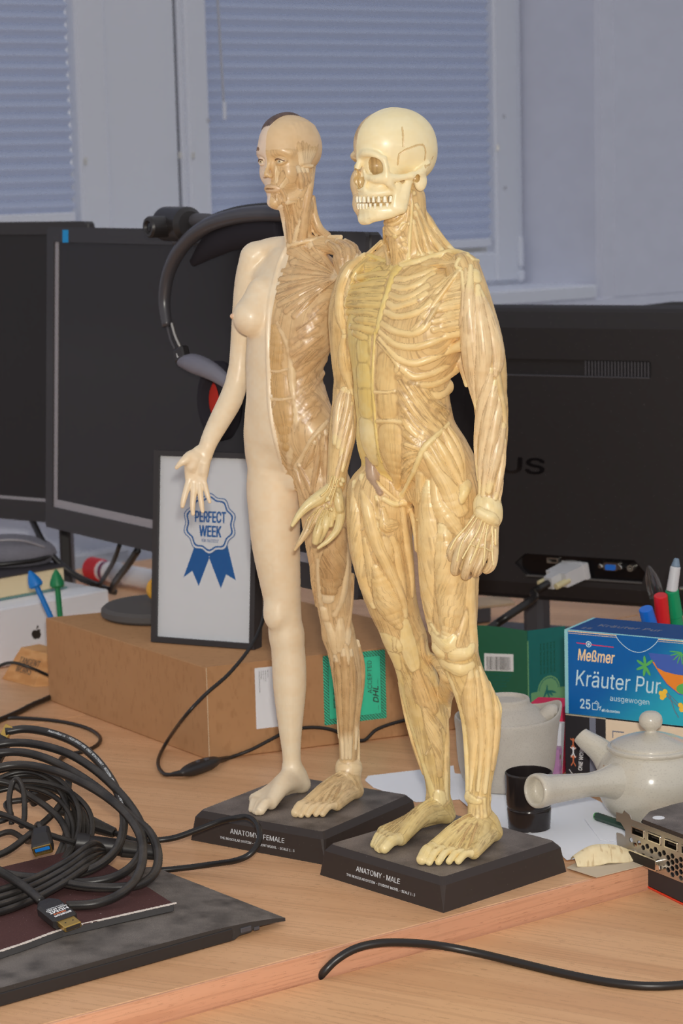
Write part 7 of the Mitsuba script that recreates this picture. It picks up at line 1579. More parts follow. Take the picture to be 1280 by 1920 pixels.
# ---------------------------------------------------------------- cardboard box
bA, bL = np.array((-0.1404, 2.2495, 0.0000)), np.array((-0.3353, 2.5320, 0.0000))
bd = unit(np.array([0.93, 0.367, 0]))
bR = bA + bd * 0.285
bB = bL + bd * 0.275
BH = 0.0955
q = [bA + [0, 0, 0.0003], bR + [0, 0, 0.0003], bB + [0, 0, 0.0003], bL + [0, 0, 0.0003]]
top = [p + np.array([0, 0, BH]) for p in q]
cen = np.mean(top, axis=0)
pts = []
for p in q + top:
    for w in q:
        pass
    pts += [p + (cen * [1, 1, 0] - p * [1, 1, 0]) * 0.006 + [0, 0, 0], p + [0, 0, 0.001 if p[2] < 0.05 else -0.001]]
put('cardboard_box', hull(pts), 'cardboard', 'brown cardboard box with a green courier label, behind the female figure', 'cardboard box')
mX = frame(bA, bd, UP)
def box_uv(p):
    r = np.linalg.inv(mX) @ np.append(np.asarray(p, float), 1)
    return r[0], r[1]
def on_box(u0):
    return u0
put('cardboard_box__flap', at(extr(rect(0.001, BH - 0.0006, 0.283, BH + 0.0008), 0.001), mX @ T4(0, 0, -0.0008)), 'cardboard')
put('cardboard_box__tape', at(extr(rect(0.0004, 0.001, 0.0013, BH), 0.0003), mX @ T4(0, 0, 0.0)), 'ruler_wood', 'worn pale corner')
sl = [box_uv((-0.0920, 2.2686, 0.0896)), box_uv((-0.0918, 2.2687, 0.0265)), box_uv((-0.0669, 2.2785, 0.0884)), box_uv((-0.0665, 2.2787, 0.0273))]
x0, x1, y0, y1 = sl[0][0], sl[2][0] + 0.004, sl[1][1], sl[0][1]
put('cardboard_box__shipping_label', flat(rrect(x0, y0, x1, y1, 0.0008), mX, 0.0003), 'label_white', 'white printed address label')
for i in range(5):
    xx = x0 + 0.0042 + i * 0.0023
    t_ = text(('Absender Musterlager GmbH', 'Empfaenger', 'Paket 1 von 1', 'Gewicht 2,4 kg', 'Ref. 4471')[i], 0.0012, mX @ T4(xx, y1 - 0.003, 0.0003) @ frame([0, 0, 0], [0, -1, 0], [1, 0, 0]), 0.0002)
    put('cardboard_box__shipping_label__lettering', t_, 'soft_black_print')
for i in range(26):
    yy = y0 + 0.004 + i * 0.0017
    put('cardboard_box__shipping_label__bar', flat(rect(x1 - 0.0085, yy, x1 - 0.0015, yy + (0.0005, 0.0009, 0.0011)[i % 3]), mX, 0.0002, 0.0003), 'dark_print')
gl = [box_uv((-0.0231, 2.2958, 0.1052)), box_uv((-0.0275, 2.2940, 0.0224)), box_uv((0.0412, 2.3212, 0.1032)), box_uv((0.0382, 2.3200, 0.0211))]
x0, x1 = gl[0][0], gl[2][0]
y1, y0 = min(BH - 0.001, (gl[0][1] + gl[2][1]) / 2), (gl[1][1] + gl[3][1]) / 2
put('cardboard_box__courier_label', flat(rrect(x0, y0, x1, y1, 0.001), mX, 0.0003), 'mint', 'bright green courier label')
w = x1 - x0
bw = 0.0055
hat = []
out = rect(x0, y0, x1, y1).difference(rect(x0 + bw, y0 + bw, x1 - bw, y1 - bw))
for i in range(90):
    c = -0.09 + i * 0.0032
    ln = stroke([(x0 - 0.02, y0 + c), (x1 + 0.02, y0 + c - (w + 0.04) * 1.0)], 0.0009).intersection(out)
    if not ln.is_empty:
        hat.append(ln)
put('cardboard_box__courier_label__hatching', flat(shapely.union_all(hat).buffer(0), mX, 0.0002, 0.0003), 'dark_print', kind='stuff')
put('cardboard_box__courier_label__outline', flat(rect(x0 + bw, y0 + bw, x1 - bw, y1 - bw).difference(rect(x0 + bw + 0.0003, y0 + bw + 0.0003, x1 - bw - 0.0003, y1 - bw - 0.0003)), mX, 0.0002, 0.0003), 'dark_print')
upf = frame([0, 0, 0], [0, 1, 0], [-1, 0, 0])
put('cardboard_box__courier_label__lettering', text('SERVICE ALERT', 0.0048, mX @ T4(x0 + 0.0155, y0 + 0.0165, 0.0003) @ upf, 0.0002, bold=True, squeeze=0.9), 'dark_print')
put('cardboard_box__courier_label__lettering', text('ACCEPTED', 0.0048, mX @ T4(x0 + w * 0.775, y0 + 0.028, 0.0003) @ upf, 0.0002, bold=False, squeeze=1.0), 'dark_print')
put('cardboard_box__courier_label__lettering', text('DHL', 0.0058, mX @ T4(x0 + w * 0.875, y0 + 0.0165, 0.0003) @ upf, 0.0002, bold=True, squeeze=1.15, shear=0.35), 'dark_print')
for yy, ll in ((y0 + 0.009, 0.006), (y0 + 0.0365, 0.007)):
    put('cardboard_box__courier_label__line', flat(rect(x0 + w * 0.868, yy, x0 + w * 0.872, yy + ll), mX, 0.0002, 0.0003), 'dark_print')
# ---------------------------------------------------------------- left of the box
wd = unit([0.72, 0.69, 0])
wn = unit([0.69, -0.72, 0])
w0 = np.array((-0.4215, 2.7417, 0.0000)) * [1, 1, 0] + [0.008, -0.03, 0]
mC = frame(w0, wd, UP)
WH = 0.0725
put('laptop_box', at(box0(-0.20, 0.166, 0.0004, WH, -0.125, 0, 0.002), mC), 'box_white', 'white laptop box with a dark apple emblem, under the thick book', 'box')
ap = np.linalg.inv(mC) @ np.append(np.array((-0.3842, 2.7750, 0.0260)), 1)
apx, apy = ap[0] - 0.013, 0.0345
apple = sg.Point(-0.0030, 0).buffer(0.0046).union(sg.Point(0.0030, 0).buffer(0.0046)).union(sg.Point(-0.002, -0.0032).buffer(0.0038)).union(sg.Point(0.002, -0.0032).buffer(0.0038)).difference(sg.Point(0.0088, 0.0010).buffer(0.0034)).difference(sg.Point(0, 0.0072).buffer(0.0032)).difference(sg.Point(0, -0.0088).buffer(0.0022))
leaf = shapely.affinity.rotate(shapely.affinity.scale(sg.Point(0, 0).buffer(0.002), 0.62, 1.25), -35, origin=(0, 0))
put('laptop_box__emblem', flat(shapely.union_all([apple, shapely.affinity.translate(leaf, 0.0016, 0.0074)]), mC @ T4(apx, apy, 0), 0.0003), 'dark_print', 'dark apple emblem with a bite')
k0 = np.array((-0.3484, 2.8366, 0.0725))
kd = unit(np.array((-0.3484, 2.8366, 0.0725)) - np.array((-0.4213, 2.7646, 0.0725)))
mK = frame(k0, kd, UP)
put('book', at(box0(-0.19, -0.001, 0.0022, 0.0275, -0.15, -0.0015, 0.001), mK @ T4(0, 0.0003)), 'page_cream', 'thick hardcover book with cream pages lying on the white box', 'book')
put('book__cover', at(box0(-0.195, 0.0022, 0.0275, 0.0305, -0.155, 0.001, 0.001), mK @ T4(0, 0.0003)), 'book_cover', 'dark upper cover')
put('book__cover', at(box0(-0.195, 0.0022, 0.0003, 0.0024, -0.155, 0.001, 0.0008), mK @ T4(0, 0.0003)), 'teal_cover', 'teal lower cover')
# grey mesh pouch on the book
gp = np.array((-0.4236, 2.8600, 0.0990)) 
gp[2] = 0.0725 + 0.0314
gs = Sculpt()
gs.ell((0, 0, 12), (62, 42, 24), k=2, mat='a')
gs.ell((0, 0, -30), (90, 90, 30), k=3, mat='a', op='cut')
gv, gf, _, _ = gs.mesh(3.0, [-70, -60, -5], [70, 60, 45])
put('mesh_pouch', (gv / 1000 + gp, gf), 'mesh_grey', 'grey mesh pouch lying on the thick book at the left border', 'pouch', smooth=True)
put('mesh_pouch__strap', tube([gp + [-0.05, -0.045, 0.004], gp + [0.0, -0.047, 0.006], gp + [0.045, -0.03, 0.008], gp + [0.06, 0.0, 0.012]], 0.003, 8, 8), 'cable_plain', 'black strap', smooth=True)
put('mesh_pouch__piping', tube([gp + [-0.06, -0.03, 0.016], gp + [-0.02, -0.035, 0.032], gp + [0.02, -0.03, 0.033], gp + [0.05, -0.02, 0.022]], 0.0016, 8, 8), 'bezel_edge', 'pale piping', smooth=True)
# arrow-headed sticks
def arrow_stick(p_head, p_foot, m, label):
    h, f = np.asarray(p_head, float), np.asarray(p_foot, float)
    d = unit(h - f)
    k = put('arrow_stick', cyl(f, h, 0.0033, 14), m, label, 'stick', 'arrow-headed sticks behind the cardboard box', smooth=30)
    hd = lathe([(0, -0.0105), (0.0070, -0.0105), (0.0086, -0.008), (0.0080, -0.0035), (0.0052, 0.0035), (0.0018, 0.0095), (0, 0.0105)], 24)
    put(k + '__head', at(hd, frame(h, np.cross(d, [0.2, 1, 0]), z=d)), m, smooth=35)
arrow_stick((-0.3624, 2.6400, 0.1215), np.array((-0.3455, 2.6400, 0.0797)) + [0.022, 0.0, -0.055], 'arrow_blue', 'blue stick with an arrow-shaped head, leaning behind the cardboard box')
arrow_stick((-0.3349, 2.6400, 0.1214), np.array((-0.3343, 2.6400, 0.0794)) + [0.004, 0.0, -0.055], 'arrow_green', 'green stick with an arrow-shaped head, upright behind the cardboard box')
# red-capped tube
t0, t1 = np.array((-0.3671, 3.2975, 0.0000)) + [0, 0, 0.0175], np.array((-0.2587, 3.1810, 0.0000)) + [0, 0, 0.0175]
td = unit(t1 - t0)
put('glue_tube', cyl(t0 + td * 0.024, t1 + td * 0.02, 0.0145, 28), 'tube_white', 'white tube with a red cap lying behind the cardboard box', 'tube', smooth=30)
put('glue_tube__cap', cyl(t0, t0 + td * 0.026, 0.0172, 28, 0.0165), 'red_plastic', 'red screw cap', smooth=30)
put('glue_tube__band', cyl(t0 + td * 0.033, t0 + td * 0.041, 0.0150, 28), 'tube_print', smooth=30)
put('glue_tube__band', cyl(t0 + td * 0.060, t0 + td * 0.085, 0.0148, 28), 'skirting_grey', smooth=30)
# wooden block
mT = frame(np.array((-0.4060, 2.6518, 0.0000)), unit(np.array((-0.3538, 2.5928, 0.0000)) - np.array((-0.4060, 2.6518, 0.0000))), UP)
blk = hull([(0, 0.0003, 0), (0.066, 0.0003, 0), (0.078, 0.0003, -0.020), (0.078, 0.0003, -0.05), (0, 0.0003, -0.055), (0.010, 0.036, -0.022), (0.064, 0.036, -0.022), (0.066, 0.036, -0.045), (0.010, 0.036, -0.048)])
put('wooden_block', at(blk, mT), 'wood_block', 'small orange wooden block stamped with two dark words, left of the cardboard box', 'wooden block')
sf_ = frame([0.005, 0.0, 0.0], [1, 0, 0], [0.0, 0.036, -0.022])
mTf = mT @ frame([0.0, 0.0003, 0.0], [1, 0, 0], [0, 0.036, -0.022])
put('wooden_block__lettering', text('TANGENT', 0.0078, mTf @ T4(0.017, 0.0235), 0.0004, squeeze=0.82), 'soft_black_print', 'dark stamped word')
put('wooden_block__lettering', text('WORKS', 0.0078, mTf @ T4(0.018, 0.0125), 0.0004, squeeze=0.82), 'soft_black_print', 'dark stamped word')
# yellow tape roll whose edge shows beside the frame
yr = np.array((-0.2110, 2.5162, 0.1115))
put('tape_roll', at(lathe([(0.008, -0.006), (0.0135, -0.006), (0.0140, -0.005), (0.0140, 0.005), (0.0135, 0.006), (0.008, 0.006)], 36), frame(yr + [0.004, 0.02, 0.0125], unit([0.9, 0.3, 0]), z=unit([0.5, -1, 0.1]))), 'orange_plastic', 'yellow roll standing on the monitor foot, its edge visible beside the picture frame', 'tape roll', smooth=30)
# ---------------------------------------------------------------- cables behind and under the monitors
put('power_cable', tube([(-0.3960, 2.9000, 0.1515), (-0.3783, 2.8600, 0.1299), (-0.3612, 2.8500, 0.1073), (-0.3385, 2.8500, 0.0876), (-0.3146, 2.8600, 0.0728), (-0.2940, 2.9000, 0.0551)], 0.0042, 8, 10), 'cable_plain', 'black power cable drooping from the far left monitor behind the book', 'cable', smooth=True)
put('power_cable', tube([(-0.2677, 2.7200, 0.1455), (-0.2779, 2.7500, 0.1224), (-0.2929, 2.8000, 0.0974), (-0.3092, 2.8600, 0.0713), (-0.3236, 2.9500, 0.0451)], 0.0028, 8, 10), 'cable_plain', 'thin black cable hanging in front of the red cap', 'cable', smooth=True)
put('power_cable', tube([(-0.2444, 2.7000, 0.1418), (-0.2617, 2.7400, 0.1158), (-0.2813, 2.8000, 0.0883), (-0.2988, 2.9000, 0.0566)], 0.0044, 8, 10), 'cable_plain', 'thick black cable hanging in front of the white tube', 'cable', smooth=True)

# headset cable with its inline remote
hc_ = [(-0.0801, 2.3000, 0.1564), (-0.0828, 2.2800, 0.1355), (-0.0945, 2.2550, 0.1152), (-0.1157, 2.2350, 0.0928), (-0.1394, 2.2200, 0.0752), (-0.1610, 2.2150, 0.0537), (-0.1860, 2.2964, 0.0080), (-0.1903, 2.2352, 0.0040), (-0.1819, 2.1933, 0.0030), (-0.1713, 2.1845, 0.0040), (-0.1643, 2.1824, 0.0060)]
put('headset_cable', tube(hc_, 0.0019, 8, 8), 'cable_plain', 'thin black headset cable with an inline remote, in front of the cardboard box', 'cable', smooth=True)
rm0, rm1 = np.array((-0.1639, 2.1767, 0.0070)), np.array((-0.1277, 2.2259, 0.0070))
mQ = frame((rm0 + rm1) / 2, rm1 - rm0, UP)
L_ = float(np.linalg.norm(rm1 - rm0)) / 2
rmt = trimesh.creation.icosphere(3, 1.0)
rv = rmt.vertices.copy()
rv[:, 0] = np.sign(rv[:, 0]) * np.abs(rv[:, 0]) ** 0.8
rmt.vertices = rv * [L_, 0.0068, 0.0078]
put('headset_cable__remote', at(rmt, mQ), 'black_plastic', 'black oval remote', smooth=True)
put('headset_cable__remote__button', at(cbox(0.006, 0.0025, 0.004, 0.0008, (0.006, 0.0062, 0.003)), mQ), 'dark_grey')
put('headset_cable__remote__button', at(cbox(0.005, 0.0025, 0.003, 0.0008, (-0.006, 0.0066, 0.002)), mQ), 'dark_grey')
put('headset_cable__cord', tube([np.array((-0.1300, 2.2278, 0.0060)), (-0.1184, 2.2528, 0.0019), (-0.0981, 2.2608, 0.0070), (-0.0791, 2.2683, 0.0146), (-0.0601, 2.2769, 0.0214), (-0.0384, 2.2865, 0.0223), (-0.0167, 2.2940, 0.0176), (0.0022, 2.3015, 0.0068), (0.0171, 2.3063, 0.0024), (0.0306, 2.3127, 0.0117), (0.0525, 2.3224, 0.0167), (0.0779, 2.3324, 0.0181)], 0.0019, 8, 8), 'cable_plain', smooth=True)
put('headset_cable__sleeve', tube([(-0.1318, 2.2220, 0.0065), (-0.1206, 2.2520, 0.0016)], [0.0036, 0.0021], 2, 10), 'cable_plain', smooth=True)
put('headset_cable__sleeve', tube([(-0.1616, 2.1803, 0.0065), (-0.1729, 2.1847, 0.0040)], [0.0036, 0.0021], 2, 10), 'cable_plain', smooth=True)
# thin cables on the desk at the left
put('thin_cable', tube([(-0.3904, 2.4063, 0.0030), (-0.3639, 2.4641, 0.0030), (-0.3504, 2.4962, 0.0040), (-0.3356, 2.5308, 0.0040), (-0.3289, 2.5662, 0.0030)], 0.0030, 8, 10), 'cable_plain', 'black cable running behind the left corner of the cardboard box', 'cable', smooth=True)
put('thin_cable', tube([(-0.3896, 2.4390, 0.0020), (-0.3614, 2.4457, 0.0020), (-0.3136, 2.4260, 0.0020), (-0.2801, 2.3938, 0.0020), (-0.2613, 2.3547, 0.0020), (-0.2590, 2.3207, 0.0020), (-0.2693, 2.2933, 0.0020), (-0.2834, 2.2818, 0.0020), (-0.2911, 2.2554, 0.0030), (-0.2802, 2.1892, 0.0040)], 0.0020, 8, 8), 'cable_plain', 'thin black cable loop on the desk behind the tangle', 'cable', smooth=True)
put('thin_cable', tube([(-0.4063, 2.5600, 0.0277), (-0.3906, 2.5600, 0.0372), (-0.3765, 2.5600, 0.0387), (-0.3574, 2.5600, 0.0320), (-0.3408, 2.5700, 0.0212), (-0.3327, 2.6000, 0.0092)], 0.0018, 8, 8), 'cable_plain', 'thin black cable in front of the wooden block', 'cable', smooth=True)
# ---------------------------------------------------------------- dusty tray with the mouse pad
tp, tb, tf = np.array((-0.0524, 1.7343, 0.0000)), np.array((-0.1619, 1.8796, 0.0000)), np.array((-0.2539, 1.5730, 0.0000))
tx = unit(tp - tf)
ty = np.array([-tx[1], tx[0], 0])
mTr = frame(tp, tx, ty)
DEP = float(np.linalg.norm(tb - tp))
# cross-section along the front edge: thin curled tip, thicker body
secs = []
prof = [(0.0, 0.0065), (-0.012, 0.0088), (-0.035, 0.0112), (-0.07, 0.0130), (-0.14, 0.0140), (-0.40, 0.0140)]
tops = [(x, z) for x, z in prof]
v2 = []
poly = sg.Polygon([(0.0, 0.0040), (-0.012, 0.0052), (-0.03, 0.0058), (-0.034, 0.0030), (-0.045, 0.0028), (-0.05, 0.0004), (-0.40, 0.0004)] + [(x, z) for x, z in prof[::-1]])
tr = extr(poly, DEP)
tr.apply_transform(np.array([[1, 0, 0, 0], [0, 0, 1, 0], [0, 1, 0, 0], [0, 0, 0, 1.0]]))
put('keyboard_tray', at(tr, mTr), 'tray_black', 'flat black dusty tray at the lower left corner of the desk', 'tray')
put('keyboard_tray__front_strip', at(box0(-0.40, -0.052, -0.0012, 0.0004, 0.0008, 0.0102, 0.0005), mTr), 'black_plastic')
put('keyboard_tray__latch', at(box0(-0.044, -0.034, -0.0016, 0.001, 0.0045, 0.0085, 0.0005), mTr), 'dark_grey')
put('keyboard_tray__latch', at(box0(-0.031, -0.026, -0.0012, 0.001, 0.0035, 0.0062, 0.0004), mTr), 'dark_grey')
PZ = 0.0144
pd = [np.array((-0.1391, 1.7353, 0.0203)), np.array((-0.1713, 1.7950, 0.0203)), np.array((-0.2303, 1.8912, 0.0203)), np.array((-0.3153, 1.8241, 0.0203)), np.array((-0.2821, 1.6131, 0.0203))]
edge = [pd[4], np.array((-0.2478, 1.6489, 0.0203)), np.array((-0.2203, 1.6806, 0.0203)), np.array((-0.1814, 1.7076, 0.0203)), pd[0]]
outl = [p[:2] for p in (edge[:-1] + pd[:3] + [pd[3]])]
g = sg.Polygon(outl).buffer(-0.002).buffer(0.002)
put('mouse_pad', at(extr(g, 0.0052), T4(0, 0, PZ)), 'felt_black', 'dark maroon mouse pad with a frayed pale edge, on the dusty tray', 'mouse pad')
rag = np.array(edge)
fr = []
r2 = random.Random(3)
cl = spline(rag, 40)
for i, p in enumerate(cl):
    fr.append(p[:2] + np.array([0.45, 0.9]) * 0.0006 * r2.random() - np.array([0.5, -0.8]) * 0.0001)
put('mouse_pad__cloth', at(extr(g.buffer(-0.0008), 0.0006), T4(0, 0, PZ + 0.0052)), 'maroon', 'maroon cloth top')
ln = sg.LineString([tuple(p) for p in fr])
fray = shapely.union_all([sg.Point(p[0], p[1]).buffer(0.0005 + 0.0007 * r2.random()) for p in np.array(fr)] + [ln.buffer(0.0006)])
put('mouse_pad__frayed_edge', at(extr(fray, 0.0009), T4(0.0006, 0.0012, PZ + 0.0052)), 'fray', 'pale frayed edge')
# ---------------------------------------------------------------- tangle of cables
def cable(key, pts, r, label, m='cable_black', sides=12, cat='cable'):
    return put(key, tube(pts, r, 8, sides), m, label, cat, smooth=True)
RH = 0.0037
k1 = cable('video_cable', [(-0.3035, 1.9860, 0.1003), (-0.2848, 1.9881, 0.1017), (-0.2602, 1.9798, 0.0987), (-0.2375, 1.9645, 0.0928), (-0.2181, 1.9409, 0.0836), (-0.2017, 1.9095, 0.0717), (-0.1915, 1.8773, 0.0599), (-0.1881, 1.8512, 0.0507), (-0.1905, 1.8249, 0.0417), (-0.1986, 1.8063, 0.0354), (-0.2126, 1.7932, 0.0310), (-0.2336, 1.7863, 0.0283), (-0.2596, 1.7878, 0.0281), (-0.2844, 1.7963, 0.0301), (-0.3036, 1.8093, 0.0337)], RH, 'thick black video cable with printed lettering, outermost upper loop of the tangle')
cable('video_cable', [(-0.3193, 1.9622, 0.0922), (-0.2964, 1.9668, 0.0948), (-0.2725, 1.9629, 0.0937), (-0.2453, 1.9494, 0.0888), (-0.2225, 1.9291, 0.0812), (-0.2020, 1.9032, 0.0716), (-0.1838, 1.8731, 0.0609), (-0.1724, 1.8436, 0.0507), (-0.1704, 1.8148, 0.0411), (-0.1774, 1.7917, 0.0336), (-0.1918, 1.7779, 0.0290), (-0.2128, 1.7732, 0.0271), (-0.2344, 1.7750, 0.0271), (-0.2593, 1.7678, 0.0243), (-0.2865, 1.7222, 0.0260)], RH, 'thick black video cable, second loop of the tangle')
cable('video_cable', [(-0.3174, 1.9486, 0.0890), (-0.2897, 1.9507, 0.0906), (-0.2654, 1.9418, 0.0875), (-0.2404, 1.9234, 0.0808), (-0.2177, 1.9010, 0.0726), (-0.2000, 1.8796, 0.0650), (-0.1826, 1.8567, 0.0572), (-0.1654, 1.8339, 0.0497), (-0.1565, 1.8046, 0.0403), (-0.1575, 1.7788, 0.0322), (-0.1684, 1.7640, 0.0275), (-0.1882, 1.7613, 0.0263), (-0.2119, 1.7647, 0.0267), (-0.2364, 1.7738, 0.0288)], RH, 'thick black video cable, third loop, reaching furthest right')
cable('video_cable', [(-0.3119, 1.9105, 0.0847), (-0.2898, 1.9168, 0.0876), (-0.2712, 1.9147, 0.0872), (-0.2472, 1.9043, 0.0837), (-0.2228, 1.8868, 0.0776), (-0.2007, 1.8651, 0.0700), (-0.1832, 1.8409, 0.0618), (-0.1717, 1.8150, 0.0533), (-0.1673, 1.7895, 0.0452), (-0.1682, 1.7667, 0.0381), (-0.1740, 1.7471, 0.0322), (-0.1854, 1.7323, 0.0278), (-0.2015, 1.7243, 0.0252), (-0.2223, 1.7238, 0.0246)], RH, 'thick black video cable, inner loop that ends beneath the others')
# plug lead and HDMI plug
cable('video_cable', [(-0.2964, 1.7678, 0.0500), (-0.2778, 1.7545, 0.0440), (-0.2644, 1.7475, 0.0380), (-0.2524, 1.7346, 0.0340), (-0.2406, 1.7164, 0.0310)], RH, 'black video cable with a gilded plug lying on the mouse pad')
hp0, hp1 = np.array((-0.2406, 1.7164, 0.0310)), np.array((-0.2091, 1.6690, 0.0240))
hx_ = unit(hp1 - hp0)
hz_ = unit(np.array([0.05, -0.30, 0.95]) - hx_ * np.dot(hx_, [0.05, -0.30, 0.95]))
mH = frame(np.array((-0.2263, 1.6932, 0.0285)), hx_, np.cross(hz_, hx_))
kk = 'video_cable_005'
put(kk + '__plug', at(hull(np.vstack([cbox(0.030, 0.0205, 0.0095, 0.002, (0.001, 0, 0)).vertices, cbox(0.008, 0.012, 0.008, 0.002, (-0.018, 0, 0)).vertices])), mH), 'black_plastic', 'black moulded plug')
put(kk + '__plug__shell', at(cbox(0.0125, 0.0142, 0.0046, 0.0006, (0.0215, 0, 0)), mH), 'gold', 'gilded plug shell')
for q in (-0.0032, 0.0032):
    put(kk + '__plug__slot', at(cbox(0.0014, 0.0012, 0.0003, 0.0001, (0.0215, q, 0.0023)), mH), 'dark_print')
put(kk + '__plug__mouth', at(cbox(0.0006, 0.0120, 0.0030, 0.0001, (0.0277, 0, 0)), mH), 'dark_print')
lt = mH @ T4(0, 0, 0.0048) @ frame([0, 0, 0], [0, -1, 0], [1, 0, 0])
put(kk + '__plug__lettering', text('amazon', 0.0030, lt @ T4(0, 0.0105), 0.0002, bold=True, squeeze=0.95, align='c'), 'white_print')
put(kk + '__plug__lettering', text('basics', 0.0022, lt @ T4(0.0012, 0.0076), 0.0002, bold=True, squeeze=1.1, align='c'), 'logo_orange', 'orange word')
put(kk + '__plug__lettering', text('HDMI', 0.0034, lt @ T4(0, 0.0030), 0.0002, bold=True, squeeze=1.25, align='c'), 'white_print')
put(kk + '__plug__lettering', text('HIGH SPEED', 0.0021, lt @ T4(0, -0.0003), 0.0002, squeeze=1.0, align='c'), 'white_print')
put(kk + '__plug__lettering', text('WITH ETHERNET', 0.0013, lt @ T4(0, -0.0026), 0.0002, squeeze=1.0, align='c'), 'grey_print')
# plug tip at the left border
mG = frame(np.array((-0.3067, 1.9850, 0.0919)), unit(np.array((-0.2990, 1.9900, 0.1089)) - np.array((-0.3107, 1.9850, 0.0871))), unit([0.9, -0.1, 0.2]))
put('video_cable_001__plug', at(hull(np.vstack([cbox(0.026, 0.016, 0.010, 0.002, (-0.008, 0, 0)).vertices, cbox(0.006, 0.010, 0.008, 0.002, (-0.024, 0, 0)).vertices])), mG), 'black_plastic')
put('video_cable_001__plug__shell', at(cbox(0.011, 0.008, 0.0045, 0.0006, (0.010, 0, 0)), mG), 'gold', 'gilded plug shell')
# printed line on the outermost loop
def cable_text(key, pts, r, s, h, out, start, step):
    """letters laid one by one along a cable, on the side that faces out"""
    c = spline(np.asarray(pts, float), 24)
    L = np.r_[0, np.cumsum(np.linalg.norm(np.diff(c, axis=0), axis=1))]
    x = start
    parts = []
    for ch in s:
        if ch != ' ':
            p = np.array([np.interp(x, L, c[:, i]) for i in range(3)])
            q_ = np.array([np.interp(x + 0.001, L, c[:, i]) for i in range(3)])
            t = unit(q_ - p)
            o = unit(out - t * (out @ t))
            g_ = meshkit.text_mesh(ch, h, 0.0003)
            g_.apply_translation([0, -h / 2, r - 0.00015])
            parts.append(at(g_, frame(p, t, np.cross(o, t))))
        x += step if ch != ' ' else step * 0.8
    put(key, trimesh.util.concatenate(parts), 'grey_print', 'pale printed line')
lead = [(-0.3035, 1.9860, 0.1003), (-0.2848, 1.9881, 0.1017), (-0.2602, 1.9798, 0.0987), (-0.2375, 1.9645, 0.0928), (-0.2181, 1.9409, 0.0836), (-0.2017, 1.9095, 0.0717), (-0.1915, 1.8773, 0.0599), (-0.1881, 1.8512, 0.0507), (-0.1905, 1.8249, 0.0417)]
cable_text('video_cable_001__lettering', lead, RH, 'AmazonBasics - HIGH SPEED HDMI CABLE WITH ETHERNET - 9N E320984 AWM STYLE 20276 80C 30V VW-1', 0.0021, unit([0.1, -0.75, 0.62]), 0.041, 0.0016)
# thin data cables: bundle of loops around the middle of the tangle
def loop(cx, cy, y0, rx, ry, a0, a1, n, tilt, dz=0.0):
    pts = []
    for i in range(n):
        a = math.radians(a0 + (a1 - a0) * i / (n - 1))
        X = -0.287 + (cx - 28) * 0.00044 + rx * math.cos(a)
        s_ = math.sin(a)
        pts.append((X, y0 + ry * s_, 0.030 + dz + 0.034 * tilt * s_))
    return pts
rr = random.Random(5)
for i in range(9):
    cable('data_cable', loop(30 + rr.uniform(-14, 14), 0, 1.905 + rr.uniform(-0.012, 0.012), 0.042 + 0.012 * rr.random() + 0.0022 * i * 0.6, 0.050 + 0.012 * rr.random(), -70 + 30 * rr.random(), 300 + 50 * rr.random(), 12, 0.9 + 0.3 * rr.random(), 0.003 * (i % 5) - 0.004), 0.0024 + 0.0006 * (i % 2), 'thin black data cable coiled in the middle of the tangle')
    labels[list(scene)[-1]]['group'] = 'thin data cables coiled in the tangle'
cable('data_cable', [(-0.3109, 1.9300, 0.0718), (-0.2926, 1.9300, 0.0675), (-0.2784, 1.9250, 0.0600), (-0.2592, 1.9150, 0.0495), (-0.2450, 1.9000, 0.0393), (-0.2379, 1.8800, 0.0239), (-0.2406, 1.8600, 0.0139)], 0.0030, 'black data cable curving down around the blue socket')
cable('data_cable', [(-0.2857, 1.8800, 0.0462), (-0.2885, 1.8900, 0.0644), (-0.2862, 1.9000, 0.0766), (-0.2815, 1.9000, 0.0793), (-0.2767, 1.8950, 0.0697), (-0.2746, 1.8800, 0.0529), (-0.2762, 1.8700, 0.0466)], 0.0024, 'black data cable standing up in a narrow hoop')
cable('data_cable', [(-0.3001, 1.8550, 0.0654), (-0.2833, 1.8600, 0.0576), (-0.2666, 1.8650, 0.0469), (-0.2497, 1.8700, 0.0375), (-0.2317, 1.8750, 0.0300)], 0.0027, 'thin black cable leading into the thick black connector')
cable('data_cable', [(-0.2468, 1.9650, 0.0640), (-0.2459, 1.9550, 0.0570), (-0.2483, 1.9400, 0.0502), (-0.2561, 1.9250, 0.0418), (-0.2684, 1.9100, 0.0336), (-0.2892, 1.8900, 0.0213), (-0.3062, 1.8800, 0.0164)], 0.0030, 'black data cable crossing the tangle diagonally')
cable('data_cable', [(-0.2557, 1.9400, 0.0398), (-0.2413, 1.9350, 0.0370), (-0.2305, 1.9200, 0.0330), (-0.2250, 1.9000, 0.0269), (-0.2255, 1.8800, 0.0189), (-0.2322, 1.8650, 0.0121), (-0.2447, 1.8550, 0.0086)], 0.0033, 'black data cable bending down beside the thick connector')
for i, q_ in enumerate(('lowest', 'second lowest', 'third lowest', 'topmost')):
    o_ = np.array([0, 0.010 * i, 0.003 * i])
    cable('data_cable', [np.array((-0.2802, 1.7071, 0.0240)) + o_, np.array((-0.2622, 1.7263, 0.0240)) + o_, np.array((-0.2444, 1.7509, 0.0250)) + o_, np.array((-0.2272, 1.7694, 0.0300)) + o_, np.array((-0.2121, 1.8009, 0.0330)) + o_, (-0.2068, 1.8750, 0.0218), (-0.2057, 1.9000, 0.0170)], 0.0030, 'black cable on the mouse pad at the bottom of the tangle, ' + q_ + ' of four')
